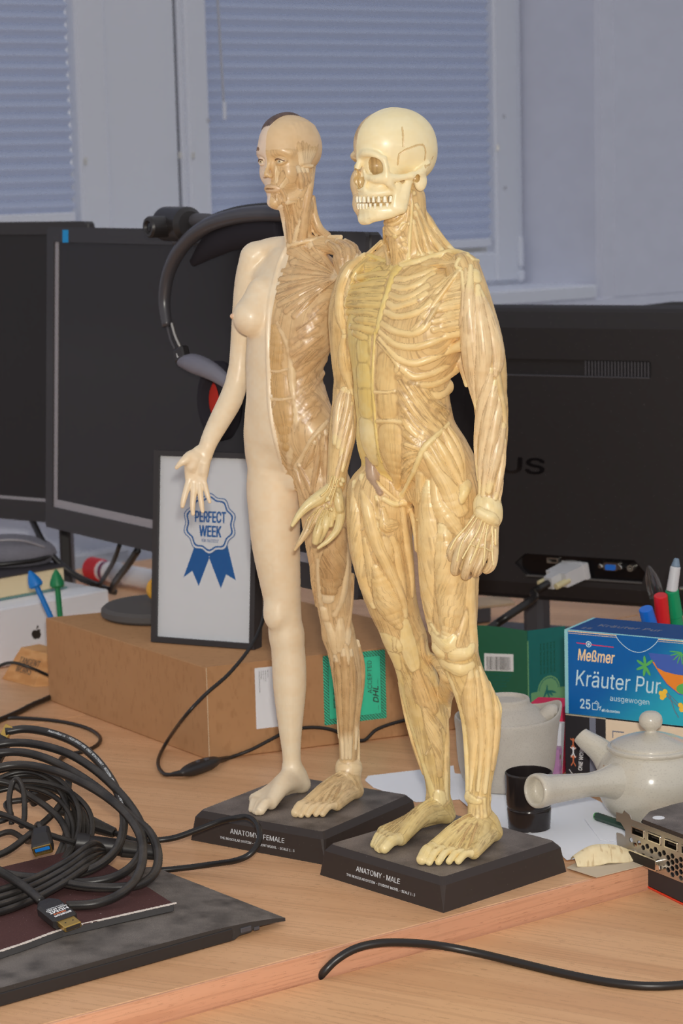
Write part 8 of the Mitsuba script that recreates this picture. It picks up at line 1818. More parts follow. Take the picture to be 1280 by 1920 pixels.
# USB socket with a blue tongue
mU = frame(np.array((-0.2544, 1.8350, 0.0363)), unit(np.array([0.98, 0.05, 0.22])), z=unit([-0.18, -0.86, -0.30]))
put('usb_socket', at(hull(np.vstack([cbox(0.0175, 0.0098, 0.010, 0.0015, (0, 0, -0.006)).vertices, cbox(0.015, 0.009, 0.014, 0.002, (0, 0.004, -0.018)).vertices])), mU), 'black_plastic', 'black data socket with a blue tongue in the middle of the tangle', 'connector')
put('usb_socket__rim', at(extr(rrect(-0.0078, -0.0040, 0.0078, 0.0040, 0.0006).difference(rrect(-0.0068, -0.0030, 0.0068, 0.0030, 0.0004)), 0.0016), mU @ T4(0, 0, -0.0008)), 'gold', 'gilded rim')
put('usb_socket__tongue', at(cbox(0.0125, 0.0034, 0.0016, 0.0003, (0, 0.0010, -0.0003)), mU), 'usb_blue', 'bright blue tongue')
put('usb_socket__cord', tube([(mU @ [0, 0.004, -0.024, 1])[:3], (mU @ [-0.004, 0.001, -0.040, 1])[:3], (-0.2754, 1.9100, 0.0215), (-0.2946, 1.9300, 0.0246), (-0.3134, 1.9300, 0.0193)], 0.0026, 8, 10), 'cable_black', smooth=True)
# USB plug in the background of the tangle
mV = frame(np.array((-0.2720, 1.9650, 0.0477)), unit(np.array((-0.2592, 1.9700, 0.0527)) - np.array((-0.2789, 1.9600, 0.0463))), unit([0.1, -0.3, 0.95]))
put('usb_plug', at(cbox(0.022, 0.016, 0.008, 0.002), mV), 'black_plastic', 'black data plug with a steel tip standing out behind the tangle', 'connector')
put('usb_plug__shell', at(cbox(0.013, 0.012, 0.0045, 0.0005, (0.016, 0, 0)), mV), 'metal', 'steel plug tip')
put('usb_plug__cord', tube([(mV @ [-0.010, 0, 0, 1])[:3], (mV @ [-0.03, 0.002, -0.006, 1])[:3], (-0.2939, 1.9300, 0.0389), (-0.3089, 1.9200, 0.0351)], 0.0026, 8, 10), 'cable_black', smooth=True)
# thick round connectors
cA, cB_ = np.array((-0.2272, 1.8680, 0.0320)), np.array((-0.1906, 1.8680, 0.0263))
put('round_connector', cyl(cA, cB_, 0.0072, 24), 'black_plastic', 'thick black cylindrical connector at the right of the tangle', 'connector', smooth=30)
put('round_connector__collar', cyl(np.array((-0.2304, 1.8680, 0.0325)), np.array((-0.2192, 1.8680, 0.0303)), 0.0085, 24), 'black_plastic', smooth=30)
put('round_connector__body', cyl(np.array((-0.1924, 1.8680, 0.0264)), np.array((-0.1624, 1.8720, 0.0197)), 0.0078, 24, 0.0060), 'cable_black', smooth=30)
cA, cB_ = np.array((-0.2339, 1.9300, 0.0335)), np.array((-0.2027, 1.9150, 0.0257))
put('round_connector', hull(np.vstack([cyl(cA, cB_, 0.0082, 20, 0.0045).vertices])), 'cable_black', 'tapered black connector lying behind the upper one', 'connector')
cable('round_connector_001__cord', [cB_, (-0.1904, 1.9050, 0.0236), (-0.1799, 1.9000, 0.0220), (-0.1630, 1.9050, 0.0214), (-0.1491, 1.9050, 0.0234), (-0.1306, 1.9050, 0.0296), (-0.1121, 1.9050, 0.0362), (-0.0980, 1.9000, 0.0405), (-0.0878, 1.8970, 0.0421), (-0.0801, 1.8850, 0.0412), (-0.0762, 1.8720, 0.0370), (-0.0769, 1.8600, 0.0304), (-0.0840, 1.8520, 0.0228), (-0.0969, 1.8550, 0.0167), (-0.1157, 1.8700, 0.0097), (-0.1433, 1.8750, 0.0052), (-0.1704, 1.8750, 0.0036), (-0.1879, 1.8700, 0.0070)], 0.0026, None, 'cable_plain', 10, None)
# ---------------------------------------------------------------- foreground cable
put('foreground_cable', tube([(-0.0364, 1.7039, -0.0400), (-0.0254, 1.6744, -0.0200), (-0.0129, 1.6754, -0.0080), (0.0028, 1.6808, -0.0010), (0.0221, 1.6857, 0.0010), (0.0448, 1.6954, -0.0030), (0.0698, 1.7061, -0.0100), (0.0985, 1.7025, -0.0155), (0.1299, 1.6838, -0.0178), (0.1602, 1.6593, -0.0178), (0.1938, 1.6374, -0.0178), (0.2244, 1.6284, -0.0178), (0.2648, 1.6333, -0.0178)], 0.0032, 8, 14), 'cable_plain', 'thick black cable that rises from the desk joint and snakes to the right border', 'cable', smooth=True)

# ---------------------------------------------------------------- tea boxes
tA, tdx, tdy = np.array([0.2101, 2.154, 0.0]), unit([0.853, -0.522, 0]), unit([0.522, 0.853, 0])
mB1 = frame(tA, tdx, UP)            # front plane of both boxes: x along the front, y up, z out
put('tea_box', at(box0(0, 0.15, 0.0004, 0.0622, -0.066, 0, 0.0006), mB1), 'box_black', 'black tea box with a grey stripe under the blue one, behind the glazed teapot', 'tea box')
put('tea_box__stripe', flat(rect(0.026, 0.001, 0.0325, 0.0615), mB1, 0.0003), 'box_grey', 'grey vertical stripe')
put('tea_box__panel', flat(rect(0.043, 0.001, 0.149, 0.0615), mB1, 0.0003), 'box_cream', 'cream panel')
put('tea_box__panel_mark', flat(rect(0.050, 0.050, 0.062, 0.0512).union(rect(0.050, 0.044, 0.0508, 0.0512)), mB1, 0.0003, 0.0003), 'box_grey')
put('tea_box__worn_edge', at(box0(0.0005, 0.043, 0.0612, 0.0624, -0.0008, 0.0003, 0.0003), mB1), 'card_beige', 'pale worn edge')
def man(x, y, s, flip=1):
    g_ = [sg.Point(x, y + 0.0032 * s).buffer(0.0009 * s), stroke([(x, y + 0.0022 * s), (x, y - 0.0010 * s)], 0.0011 * s), stroke([(x, y + 0.0018 * s), (x - 0.0022 * s, y + 0.0034 * s)], 0.0008 * s), stroke([(x, y + 0.0018 * s), (x + 0.0022 * s, y + 0.0034 * s)], 0.0008 * s), stroke([(x, y - 0.0010 * s), (x - 0.0018 * s, y - 0.0040 * s)], 0.0009 * s), stroke([(x, y - 0.0010 * s), (x + 0.0018 * s, y - 0.0040 * s)], 0.0009 * s)]
    return shapely.union_all(g_)
for i, (mm_, yy) in enumerate((('logo_orange', 0.034), ('white_print', 0.0255), ('logo_orange', 0.017))):
    put('tea_box__figure', flat(man(0.0085, yy, 1.25), mB1, 0.0003), mm_, 'printed dancing figure')
put('tea_box__lettering', text('ONE WORLD', 0.0040, mB1 @ T4(0.0175, 0.0075, 0.0) @ frame([0, 0, 0], [0.10, 1, 0], [-1, 0.10, 0]), 0.0003, bold=True, squeeze=0.80), 'white_print', 'white words')
put('tea_box__swoosh', flat(stroke([(0.004, 0.0075), (0.0075, 0.0035), (0.013, 0.0025), (0.019, 0.004)], 0.0007), mB1, 0.0003), 'white_print')
# blue herbal tea box
z0_, z1_ = 0.0628, 0.1452
mB2 = mB1
bxm = box0(0, 0.155, z0_, z1_, -0.064, 0, 0.0005)
put('tea_box', at(bxm, mB2), 'mint_edge', 'blue herbal tea box with white lettering, on the black tea box', 'tea box')
def panel(key, poly_pts, m, mat_, lift, label=None):
    """printed panel with its own 0..1 coordinates"""
    q_ = np.asarray(poly_pts, float)
    v = np.column_stack([q_, np.full(len(q_), lift)])
    v4 = np.column_stack([v, np.ones(len(v))]) @ m.T
    lo, hi = q_.min(0), q_.max(0)
    uv_ = (q_ - lo) / (hi - lo)
    f_ = np.array([(0, i, i + 1) for i in range(1, len(q_) - 1)])
    base, i = key, 0
    while key in scene:
        i += 1
        key = f'{base}_{i:03d}'
    scene[key] = mikit.ply((v4[:, :3], f_), mat_, False, uv=uv_)
    tag(key, label)
panel('tea_box_001__front_panel', [(0.0042, z0_ + 0.0004), (0.1545, z0_ + 0.0004), (0.1545, z1_ - 0.0004), (0.0042, z1_ - 0.0004)], mB2, 'tea_blue', 0.0003, 'deep blue front turning turquoise')
mTop = frame((mB2 @ [0, z1_, 0, 1])[:3], tdx, tdy)
put('tea_box_001__top_panel', flat(rect(0.0042, 0.002, 0.1545, 0.0632), mTop, 0.0003), 'print_navy', 'dark blue top')
put('tea_box_001__lettering', text('Kräuter Pur', 0.0095, mTop @ T4(0.022, 0.026, 0.0002), 0.0002, squeeze=0.95), 'box_grey', 'pale words on the top')
put('tea_box_001__lettering', text('25', 0.0065, mTop @ T4(0.012, 0.010, 0.0002), 0.0002), 'box_grey')
mFr = mB2 @ T4(0, 0, 0.0003)
put('tea_box_001__perforation', flat(shapely.union_all([rect(0.005 + i * 0.0011, z1_ - 0.0034, 0.0056 + i * 0.0011, z1_ - 0.0027) for i in range(46)] + [rect(0.098 + i * 0.0011, z1_ - 0.0034, 0.0986 + i * 0.0011, z1_ - 0.0027) for i in range(50)] + [rect(0.0045, z1_ - 0.0016, 0.055, z1_ - 0.0007), rect(0.0975, z1_ - 0.0016, 0.154, z1_ - 0.0007)]), mFr, 0.0002), 'print_cream', 'torn pale perforation', kind='stuff')
arc_ = [(0.0545 + 0.043 * t, z1_ - 0.002 - 0.0135 * math.sin(math.pi * t) ** 0.8) for t in np.linspace(0, 1, 24)]
put('tea_box_001__flap_line', flat(stroke(arc_, 0.0006), mFr, 0.0002), 'print_pale')
put('tea_box_001__brand_line', flat(stroke([(0.0135, z1_ - 0.0118), (0.0235, z1_ - 0.0122)], 0.0009).union(stroke([(0.0285, z1_ - 0.0124), (0.0515, z1_ - 0.0128)], 0.0009)), mFr, 0.0002), 'print_pink', 'pink line')
put('tea_box_001__brand_badge', flat(sg.Point(0.026, z1_ - 0.0122).buffer(0.0030).difference(sg.Point(0.026, z1_ - 0.0122).buffer(0.0021)).union(sg.Point(0.026, z1_ - 0.0122).buffer(0.0013)), mFr, 0.0002), 'print_pale')
put('tea_box_001__lettering', text('Meßmer', 0.0108, mFr @ T4(0.0135, z1_ - 0.0285), 0.0002, bold=True, squeeze=0.66, shear=0.12), 'print_cream', 'cream brand word')
put('tea_box_001__lettering', text('Kräuter Pur', 0.0152, mFr @ T4(0.0105, z1_ - 0.0535), 0.0002, squeeze=0.80, shear=0.10), 'print_pale', 'large white words')
put('tea_box_001__lettering', text('ausgewogen', 0.0052, mFr @ T4(0.0475, z1_ - 0.0650), 0.0002, squeeze=0.95), 'print_pale', 'small white word')
put('tea_box_001__lettering', text('25', 0.0092, mFr @ T4(0.0155, z1_ - 0.0755), 0.0002, bold=True, squeeze=0.75), 'print_pale', 'white number')
put('tea_box_001__lettering', text('Kräutertee', 0.0027, mFr @ T4(0.0405, z1_ - 0.0765), 0.0002, bold=True, squeeze=0.95), 'print_pale')
bagp = shapely.affinity.translate(rrect(0.0275, z1_ - 0.0758, 0.0335, z1_ - 0.0690, 0.0008).difference(rrect(0.0281, z1_ - 0.0752, 0.0329, z1_ - 0.0697, 0.0006)).union(stroke([(0.030, z1_ - 0.0690), (0.032, z1_ - 0.0668), (0.0345, z1_ - 0.0690), (0.0345, z1_ - 0.0735), (0.037, z1_ - 0.0715), (0.0355, z1_ - 0.0755)], 0.0006)).union(sg.Point(0.0385, z1_ - 0.0755).buffer(0.0011)), 0.0015, 0)
put('tea_box_001__bag_sign', flat(bagp, mFr, 0.0002), 'print_pale', 'white tea bag sign')
glass_ = sg.Polygon([(0.0875, z1_ - 0.0150), (0.150, z1_ - 0.0150), (0.150, z1_ - 0.0560), (0.118, z1_ - 0.0520), (0.106, z1_ - 0.0440), (0.098, z1_ - 0.0340), (0.0915, z1_ - 0.0230)])
put('tea_box_001__printed_glass', flat(glass_, mFr, 0.0002), 'cup_violet', 'printed violet glass cup')
tea_ = sg.Polygon([(0.0910, z1_ - 0.0225), (0.0935, z1_ - 0.0235), (0.0965, z1_ - 0.0285), (0.104, z1_ - 0.0315), (0.114, z1_ - 0.0330), (0.150, z1_ - 0.0350), (0.150, z1_ - 0.0550), (0.118, z1_ - 0.0508), (0.1065, z1_ - 0.0430), (0.0985, z1_ - 0.0330)])
put('tea_box_001__printed_tea', flat(tea_, mFr, 0.0002, 0.0002), 'cup_orange', 'printed orange tea')
def leafp(x, y, l, a, w=0.28):
    e = shapely.affinity.scale(sg.Point(0, 0).buffer(l / 2), 1, w)
    return shapely.affinity.translate(shapely.affinity.rotate(e, a, origin=(-l / 2, 0)), x + l / 2, y)
put('tea_box_001__printed_leaf', flat(shapely.union_all([leafp(0.0845, z1_ - 0.028, 0.010, a) for a in (150, 95, 40, -60, -100, 205)]), mFr, 0.0002, 0.0004), 'leaf_green', 'printed mint sprig')
put('tea_box_001__printed_leaf', flat(shapely.union_all([leafp(0.121, z1_ - 0.0115, 0.012, a, 0.1) for a in (180, 200, 225, 250, 275, 300)] + [leafp(0.116, z1_ - 0.047, 0.014, a, 0.5) for a in (20, -10)]), mFr, 0.0002, 0.0004), 'leaf_green', 'printed green herb')
put('tea_box_001__printed_stem', flat(shapely.union_all([stroke([(0.099, z1_ - 0.046), (0.112, z1_ - 0.056), (0.128, z1_ - 0.070)], 0.0006), stroke([(0.100, z1_ - 0.050), (0.118, z1_ - 0.064)], 0.0006), stroke([(0.108, z1_ - 0.052), (0.114, z1_ - 0.068), (0.118, z1_ - 0.074)], 0.0006)]), mFr, 0.0002, 0.0004), 'box_grey', 'printed thin stems')
put('tea_box_001__printed_flower', flat(shapely.union_all([sg.Point(0.1005 + a, z1_ - 0.0525 + b).buffer(0.0024) for a, b in ((0, 0), (0.003, -0.002), (0.001, -0.004), (0.004, 0.002))] + [sg.Point(0.120 + a, z1_ - 0.062 + b).buffer(0.0024) for a, b in ((0, 0), (0.003, -0.002), (0.001, -0.004))]), mFr, 0.0002, 0.0005), 'flower_yellow', 'printed yellow blossoms')
# green tea box behind the stoneware pot
gA, gB, gC = np.array((0.1427, 2.4571, 0.0003)), np.array((0.1982, 2.4410, 0.0003)), np.array((0.2424, 2.4066, 0.0003))
gA = gB + unit(gA - gB) * 0.066
gdir2 = unit(np.array([0.80, 0.60, 0]))
gC = gB + gdir2 * 0.055
gh = 0.074
put('tea_box', prism([gA, gB, gC, gA + gdir2 * 0.055], [0, 0, gh]), 'tea_green', 'dark green tea box with a barcode behind the stoneware teapot', 'tea box')
mG1 = frame(gA, gB - gA, UP)
GW = float(np.linalg.norm(gB - gA))
put('tea_box_002__lid_curve', at(extr(sg.Polygon([(0, gh - 0.001), (0, gh + 0.0150), (GW * 0.25, gh + 0.0155), (GW * 0.6, gh + 0.0140), (GW, gh + 0.0110), (GW, gh - 0.001)]), 0.0008), mG1 @ T4(0, 0, -0.0004)), 'tea_green', 'raised cardboard tab')
put('tea_box_002__barcode_field', flat(rect(GW * 0.27, gh * 0.53, GW * 0.76, gh * 0.79), mG1, 0.0003), 'white_print', 'white barcode field')
rb = random.Random(2)
xx = GW * 0.31
while xx < GW * 0.71:
    wb = rb.choice([0.0004, 0.0006, 0.0010])
    put('tea_box_002__barcode_field__bar', flat(rect(xx, gh * 0.545, xx + wb, gh * 0.745), mG1, 0.0003, 0.0003), 'dark_print')
    xx += wb + rb.choice([0.0005, 0.0008, 0.0011])
for i in range(9):
    put('tea_box_002__small_print', text(('Zutaten und Zubereitung', 'pro Tasse einen Beutel', 'mit kochendem Wasser', 'acht Minuten ziehen', 'lassen und genießen', 'kühl und trocken', 'lagern Inhalt', '20 Beutel', 'Grüntee')[i], 0.0020, mG1 @ T4(GW * 0.24, gh * (0.47 - 0.045 * i), 0.0002), 0.0002), 'tea_teal')
mG2 = frame(gB, gdir2, UP)
put('tea_box_002__lid_flap', at(extr(sg.Polygon([(0, gh - 0.001), (0, gh + 0.0110), (0.055, gh + 0.0085), (0.055, gh - 0.001)]), 0.0008), mG2 @ T4(0, 0, -0.0004)), 'tea_teal', 'raised teal tab')
put('tea_box_002__side_panel', flat(rect(0.0012, 0.0004, 0.0545, gh - 0.0004), mG2, 0.0004), 'tea_teal', 'teal side')
put('tea_box_002__edge', flat(rect(-0.0002, 0.0004, 0.0011, gh - 0.0004), mG2, 0.0006), 'tea_leaf')
em = sg.Point(0.030, 0.014).buffer(0.0165).difference(sg.Point(0.030, 0.014).buffer(0.0148)).union(sg.Point(0.030, 0.014).buffer(0.0138))
cutl = shapely.union_all([leafp(0.018 + 0.0045 * i, 0.004 + 0.003 * (i % 3), 0.011, 40 + 24 * i, 0.22) for i in range(6)])
put('tea_box_002__ornament', flat(shapely.union_all([em, rect(0.004, 0.001, 0.054, 0.015)]).difference(cutl).intersection(rect(0.002, 0.001, 0.054, 0.05)), mG2, 0.0003, 0.0004), 'tea_leaf', 'pale green leaf ornament')
for i in range(5):
    put('tea_box_002__small_print', text('Grüner Tee mit feinem Aroma', 0.0018, mG2 @ T4(0.018 + i * 0.005, gh - 0.006, 0.0005) @ frame([0, 0, 0], [0, -1, 0], [1, 0, 0]), 0.0002), 'tea_green')
# packs between teapot and boxes
pk = np.array((0.2037, 2.1419, 0.0003))
put('pink_pack', prism([pk + [-0.028, 0.035, 0], pk + [0.005, 0.022, 0], pk + [0.02, 0.06, 0], pk + [-0.014, 0.07, 0]], [0, 0, 0.0655]), 'pack_red', 'pinkish red pack between the green and blue tea boxes', 'pack')
put('floral_pack', prism([pk + [-0.030, 0.012, 0], pk + [-0.001, -0.002, 0], pk + [0.003, 0.012, 0], pk + [-0.024, 0.026, 0]], [0, 0, 0.030]), 'floral', 'purple flowered pack beside the black tea box', 'pack')
put('paper_packet', prism([pk + [-0.024, 0.026, 0], pk + [0.0, 0.013, 0], pk + [0.004, 0.020, 0], pk + [-0.018, 0.033, 0]], [0.003, 0, 0.052]), 'paper_white', 'white paper packet between stoneware teapot and black tea box', 'packet')
# ---------------------------------------------------------------- pots and cup
AC = np.array([0.1515, 2.128, 0.0018])
prof = [(0, 0), (0.034, 0), (0.0395, 0.002), (0.0435, 0.010), (0.0462, 0.022), (0.0475, 0.036), (0.0480, 0.050), (0.0490, 0.060), (0.0492, 0.0655), (0.0482, 0.0675), (0.0465, 0.0665), (0.0445, 0.058), (0.0430, 0.050), (0.040, 0.047), (0, 0.046)]
pot = lathe(smooth_profile(prof, 4), 80)
v = pot.vertices
ang = np.arctan2(v[:, 1], v[:, 0])
lipf = np.exp(-((ang - 0.25) / 0.42) ** 2) * np.clip((v[:, 2] - 0.030) / 0.037, 0, 1) ** 1.5
v[:, 2] += lipf * 0.0095
v[:, 0] += lipf * 0.006
pot.vertices = v
pot.apply_translation(AC)
put('teapot', pot, 'stoneware', 'matt grey stoneware teapot with sunken lid, behind the legs of the male figure', 'teapot', smooth=40)
put('teapot__lid', lathe(smooth_profile([(0, 0.0820), (0.012, 0.0820), (0.0175, 0.0808), (0.0195, 0.0838), (0.0212, 0.0845), (0.0226, 0.0830), (0.0238, 0.0780), (0.030, 0.0735), (0.037, 0.0680), (0.0412, 0.0630), (0.0412, 0.0475), (0, 0.0475)], 4), 64, AC), 'stoneware', 'ringed lid', smooth=40)
lug = np.array([AC[0] + 0.036, AC[1] - 0.006, 0.058 + AC[2]])
put('teapot__lug', tube([lug + [-0.006, 0, -0.006], lug + [-0.001, 0, 0.006], lug + [0.007, 0, 0.013], lug + [0.012, 0, 0.0125]], [0.006, 0.0075, 0.0075, 0.0045], 6, 16), 'stoneware', 'thick spout lug', smooth=True)
CC = np.array([0.1605, 1.983, 0.0013])
put('cup', lathe(smooth_profile([(0, 0), (0.017, 0), (0.0187, 0.0015), (0.0192, 0.008), (0.0198, 0.017), (0.0192, 0.0195), (0.0200, 0.022), (0.0208, 0.036), (0.0212, 0.048), (0.0210, 0.0505), (0.0201, 0.0508), (0.0195, 0.0495), (0.0185, 0.030), (0.0175, 0.008), (0.0, 0.006)], 4), 64, CC), 'cup_black', 'tall dark brown glazed cup in front of the stoneware teapot', 'cup', smooth=40)
BC = np.array([0.2725, 2.005, 0.002])
prof = [(0, 0), (0.030, 0), (0.0335, 0.0015), (0.0400, 0.008), (0.0462, 0.019), (0.0490, 0.030), (0.0485, 0.041), (0.0450, 0.0515), (0.0395, 0.0590), (0.0375, 0.0610), (0.0392, 0.0632), (0.0390, 0.0655), (0.0365, 0.0660), (0.034, 0.063), (0, 0.062)]
put('teapot', lathe(smooth_profile(prof, 5), 96, BC), 'glazed', 'glossy cream glazed teapot with a side handle at the right', 'teapot', smooth=40)
put('teapot_001__lid', lathe(smooth_profile([(0, 0.0625), (0.0345, 0.0640), (0.0352, 0.0665), (0.0335, 0.0690), (0.022, 0.0735), (0.0110, 0.0765), (0.0060, 0.0780), (0.0048, 0.0795), (0.0060, 0.0812), (0.0095, 0.0845), (0.0106, 0.0890), (0.0092, 0.0935), (0.0055, 0.0965), (0, 0.0975)], 6), 72, BC), 'glazed', 'lid with a round knob', smooth=40)
h1 = np.array((0.1622, 1.9250, 0.0506))
h0 = BC + np.array([0, 0, 0.036])
hd = unit(h1 - h0)
Lh = float(np.linalg.norm(h1 - h0))
hpf = smooth_profile([(0, 0.030), (0.0185, 0.032), (0.0160, 0.046), (0.0128, 0.058), (0.0108, 0.072), (0.0110, 0.086), (0.0130, Lh - 0.018), (0.0146, Lh - 0.008), (0.0152, Lh - 0.003), (0.0148, Lh + 0.001), (0.0128, Lh + 0.0022), (0.0110, Lh + 0.0006), (0.0100, Lh - 0.008), (0, Lh - 0.010)], 5)
put('teapot_001__handle', at(lathe(hpf, 56), frame(h0, np.cross(UP, hd), z=hd)), 'glazed', 'hollow side handle', smooth=40)
s1 = np.array((0.2136, 2.0450, 0.0688))
s0 = BC + np.array([-0.026, 0.018, 0.030])
sm_ = s0 * 0.5 + s1 * 0.5 + np.array([0.004, 0, 0.002])
put('teapot_001__spout', tube([s0, sm_, s0 * 0.12 + s1 * 0.88 + [0, 0, 0.0008], s1], [0.0165, 0.0125, 0.0090, 0.0078], 10, 30), 'glazed', 'short slanted spout', smooth=True)
# ---------------------------------------------------------------- paper, card, leaf, pencil
def sheet(key, pts, z, m, label, cat, t=0.0004, group=None):
    g_ = sg.Polygon([(p[0], p[1]) for p in pts])
    return put(key, at(extr(g_, t), T4(0, 0, z)), m, label, cat, group)
sheet('paper_sheet', [(0.0160, 2.1573, 0.0000), (0.0194, 2.1727, 0.0000), (0.1042, 2.2024, 0.0000), (0.1029, 2.0812, 0.0000), (0.0627, 2.0759, 0.0000), (0.0238, 2.1297, 0.0000)], 0.0004, 'paper_white', 'white sheet of paper behind the plinths, seen between the legs of the two figures', 'paper')
sheet('paper_sheet', [(0.1026, 2.1724, 0.0000), (0.2024, 2.1277, 0.0000), (0.2442, 2.0323, -0.0000), (0.2354, 1.9408, 0.0000), (0.1890, 1.9211, 0.0000), (0.1303, 1.9746, -0.0000), (0.1029, 2.0812, 0.0000)], 0.0009, 'paper_white', 'white sheet of paper under the dark cup', 'paper')
sheet('paper_sheet', [(0.1868, 1.9695, 0.0000), (0.2477, 1.9641, 0.0000), (0.2423, 1.9040, 0.0000), (0.1836, 1.8816, 0.0000), (0.1783, 1.9065, 0.0000)], 0.0014, 'paper_white', 'white sheet of paper beside the plinth of the male figure, above the beige card', 'paper')
sheet('paper_sheet', [(0.2115, 2.0008, 0.0000), (0.2706, 2.0654, 0.0000), (0.2804, 1.9945, 0.0000), (0.2518, 1.9235, 0.0000), (0.2183, 1.9344, 0.0000)], 0.0019, 'paper_white', 'white sheet of paper under the glazed teapot', 'paper')
sheet('card', [(0.1812, 1.8579, 0.0000), (0.2031, 1.8300, 0.0000), (0.2454, 1.8584, 0.0000), (0.2690, 1.9141, 0.0000), (0.2124, 1.9035, 0.0000)], 0.0019, 'card_beige', 'beige card on the desk edge, under the dry leaf', 'card', 0.0006)
ls = Sculpt()
lf0, lf1 = np.array((0.1895, 1.8595, 0.0030)), np.array((0.2415, 1.8730, 0.0030))
ld = unit(lf1 - lf0)
ly_ = np.cross(UP, ld)
nu, nv = 40, 18
U_, V_ = np.meshgrid(np.linspace(0, 1, nu), np.linspace(0, 1, nv), indexing='ij')
LW = float(np.linalg.norm(lf1 - lf0))
arch = np.sin(np.pi * V_ * 0.92) * 0.0130 * (0.15 + 0.85 * np.sin(np.pi * np.clip(U_ * 0.8 + 0.12, 0, 1)))
wob = (meshkit.noise(np.stack([U_ * 6, V_ * 5, V_ * 0], -1), 4) - 0.5) * 0.003
X_ = lf0 + U_[..., None] * ld * LW + ly_ * ((V_ - 0.15) * 0.030 * (0.55 + 0.45 * np.sin(np.pi * U_)))[..., None] + UP * (arch + wob * np.sin(np.pi * U_) + 0.0005)[..., None]
vv = X_.reshape(-1, 3)
ii, jj = np.meshgrid(np.arange(nu - 1), np.arange(nv - 1), indexing='ij')
a_ = (ii * nv + jj).ravel()
ff = np.vstack([np.stack([a_, a_ + nv, a_ + nv + 1], 1), np.stack([a_, a_ + nv + 1, a_ + 1], 1)])
vv2 = np.vstack([vv, vv - UP * 0.0006])
ff2 = np.vstack([ff, ff[:, ::-1] + len(vv)])
put('dry_leaf', (vv2, ff2), 'leaf_skin', 'curled cream dry leaf on the beige card beside the graphics card', 'leaf', smooth=True)
p0_, p1_ = np.array((0.2217, 1.9963, 0.0060)), np.array((0.2411, 1.9675, 0.0060))
pdv = unit(p1_ - p0_)
put('pencil', cyl(p0_, p1_ + pdv * 0.03, 0.0036, 6), 'pencil_green', 'dark green pencil under the handle of the glazed teapot', 'pencil')
put('pencil__end', cyl(p0_ - pdv * 0.001, p0_ + pdv * 0.002, 0.0032, 12), 'leaf_green', smooth=30)
# ---------------------------------------------------------------- graphics card on a black box
gx = unit([0.43, -0.903, 0])
gz = unit([-0.903, -0.43, 0])            # out of the bracket, to the left
kb = np.array((0.2487, 1.8742, -0.0210))
mGB = frame(kb, gx, UP)
put('black_case', at(box0(0, 0.13, 0.0016, 0.0235, -0.10, 0, 0.0008), mGB), 'box_black', 'flat black case with a red lower rim on the front desk, under the graphics card', 'case')
put('black_case__rim', at(box0(0.0, 0.13, 0.0002, 0.0017, -0.10, 0.0006, 0.0003), mGB), 'gpu_red', 'orange-red rim')
gb = np.array((0.2343, 1.8880, -0.0015))
mGC = frame(gb, gx, UP)
zc_ = gb[2]
mGC = frame(gb, unit([0.5, -0.866, 0]), UP)
GH = float((0.2328, 1.8880, 0.0362)[2] - zc_)
# bracket plate with honeycomb, sockets and lugs
plate = rect(0.0, 0.0, 0.118, GH)
lugs = sg.Polygon([(0, 0.002), (-0.003, 0.008), (-0.011, 0.010), (-0.012, 0.0205), (-0.005, 0.021), (0.0, 0.019)]).union(sg.Polygon([(0.001, GH - 0.012), (-0.006, GH - 0.006), (-0.012, GH - 0.006), (-0.012, GH + 0.001), (-0.004, GH + 0.0015), (-0.001, GH + 0.005), (0.006, GH + 0.003), (0.008, GH)]))
holes = []
for i in range(24):
    for j in range(8):
        hx_, hy_ = 0.0080 + i * 0.0056, 0.0036 + j * 0.0053 + (0.00265 if i % 2 else 0)
        if hx_ > 0.113 or hy_ > GH - 0.0175 or (hx_ < 0.056 and hy_ < 0.0150):
            continue
        holes.append(sg.Polygon([(hx_ + 0.0029 * math.cos(a), hy_ + 0.0024 * math.sin(a)) for a in np.arange(6) * math.pi / 3]))
plate = plate.union(lugs.buffer(0.0008).buffer(-0.0004)).difference(shapely.union_all(holes))
sock = [(0.0095 + i * 0.0222, GH - 0.0130) for i in range(4)]
plate = plate.difference(shapely.union_all([rect(x, y, x + 0.0178, y + 0.0082) for x, y in sock]))
put('graphics_card', at(extr(plate, 0.0010), mGC @ T4(0, 0, -0.001)), 'steel', 'graphics card with a honeycomb steel bracket on a black case, lower right corner', 'graphics card')
for i, (x, y) in enumerate(sock):
    put('graphics_card__socket', at(extr(rrect(x + 0.0004, y + 0.0004, x + 0.0174, y + 0.0078, 0.0008).difference(rect(x + 0.0014, y + 0.0014, x + 0.0164, y + 0.0068)), 0.010), mGC @ T4(0, 0, -0.009)), 'bright_metal', 'chrome display socket')
    put('graphics_card__socket__tongue', at(box0(x + 0.003, x + 0.0150, y + 0.0034, y + 0.0048, -0.008, -0.001, 0.0002), mGC), 'hex_dark')
put('graphics_card__dvi_socket', at(extr(rrect(0.0105, 0.0028, 0.0490, 0.0132, 0.0020), 0.0062), mGC @ T4(0, 0, -0.001)), 'bright_metal', 'large chrome video socket')
put('graphics_card__dvi_socket__face', at(extr(rrect(0.0120, 0.0040, 0.0475, 0.0120, 0.0012), 0.0066), mGC @ T4(0, 0, -0.001)), 'hex_dark')
for q in (0.0070, 0.0530):
    put('graphics_card__dvi_socket__nut', at(cyl((q, 0.008, -0.001), (q, 0.008, 0.007), 0.0030, 6), mGC), 'bright_metal')
put('graphics_card__core', at(box0(0.006, 0.116, 0.002, GH - 0.003, -0.16, -0.012, 0.001), mGC), 'hex_dark')
put('graphics_card__underside', at(box0(0.010, 0.118, -0.0012, 0.0022, -0.16, -0.0015, 0.0004), mGC), 'black_plastic')
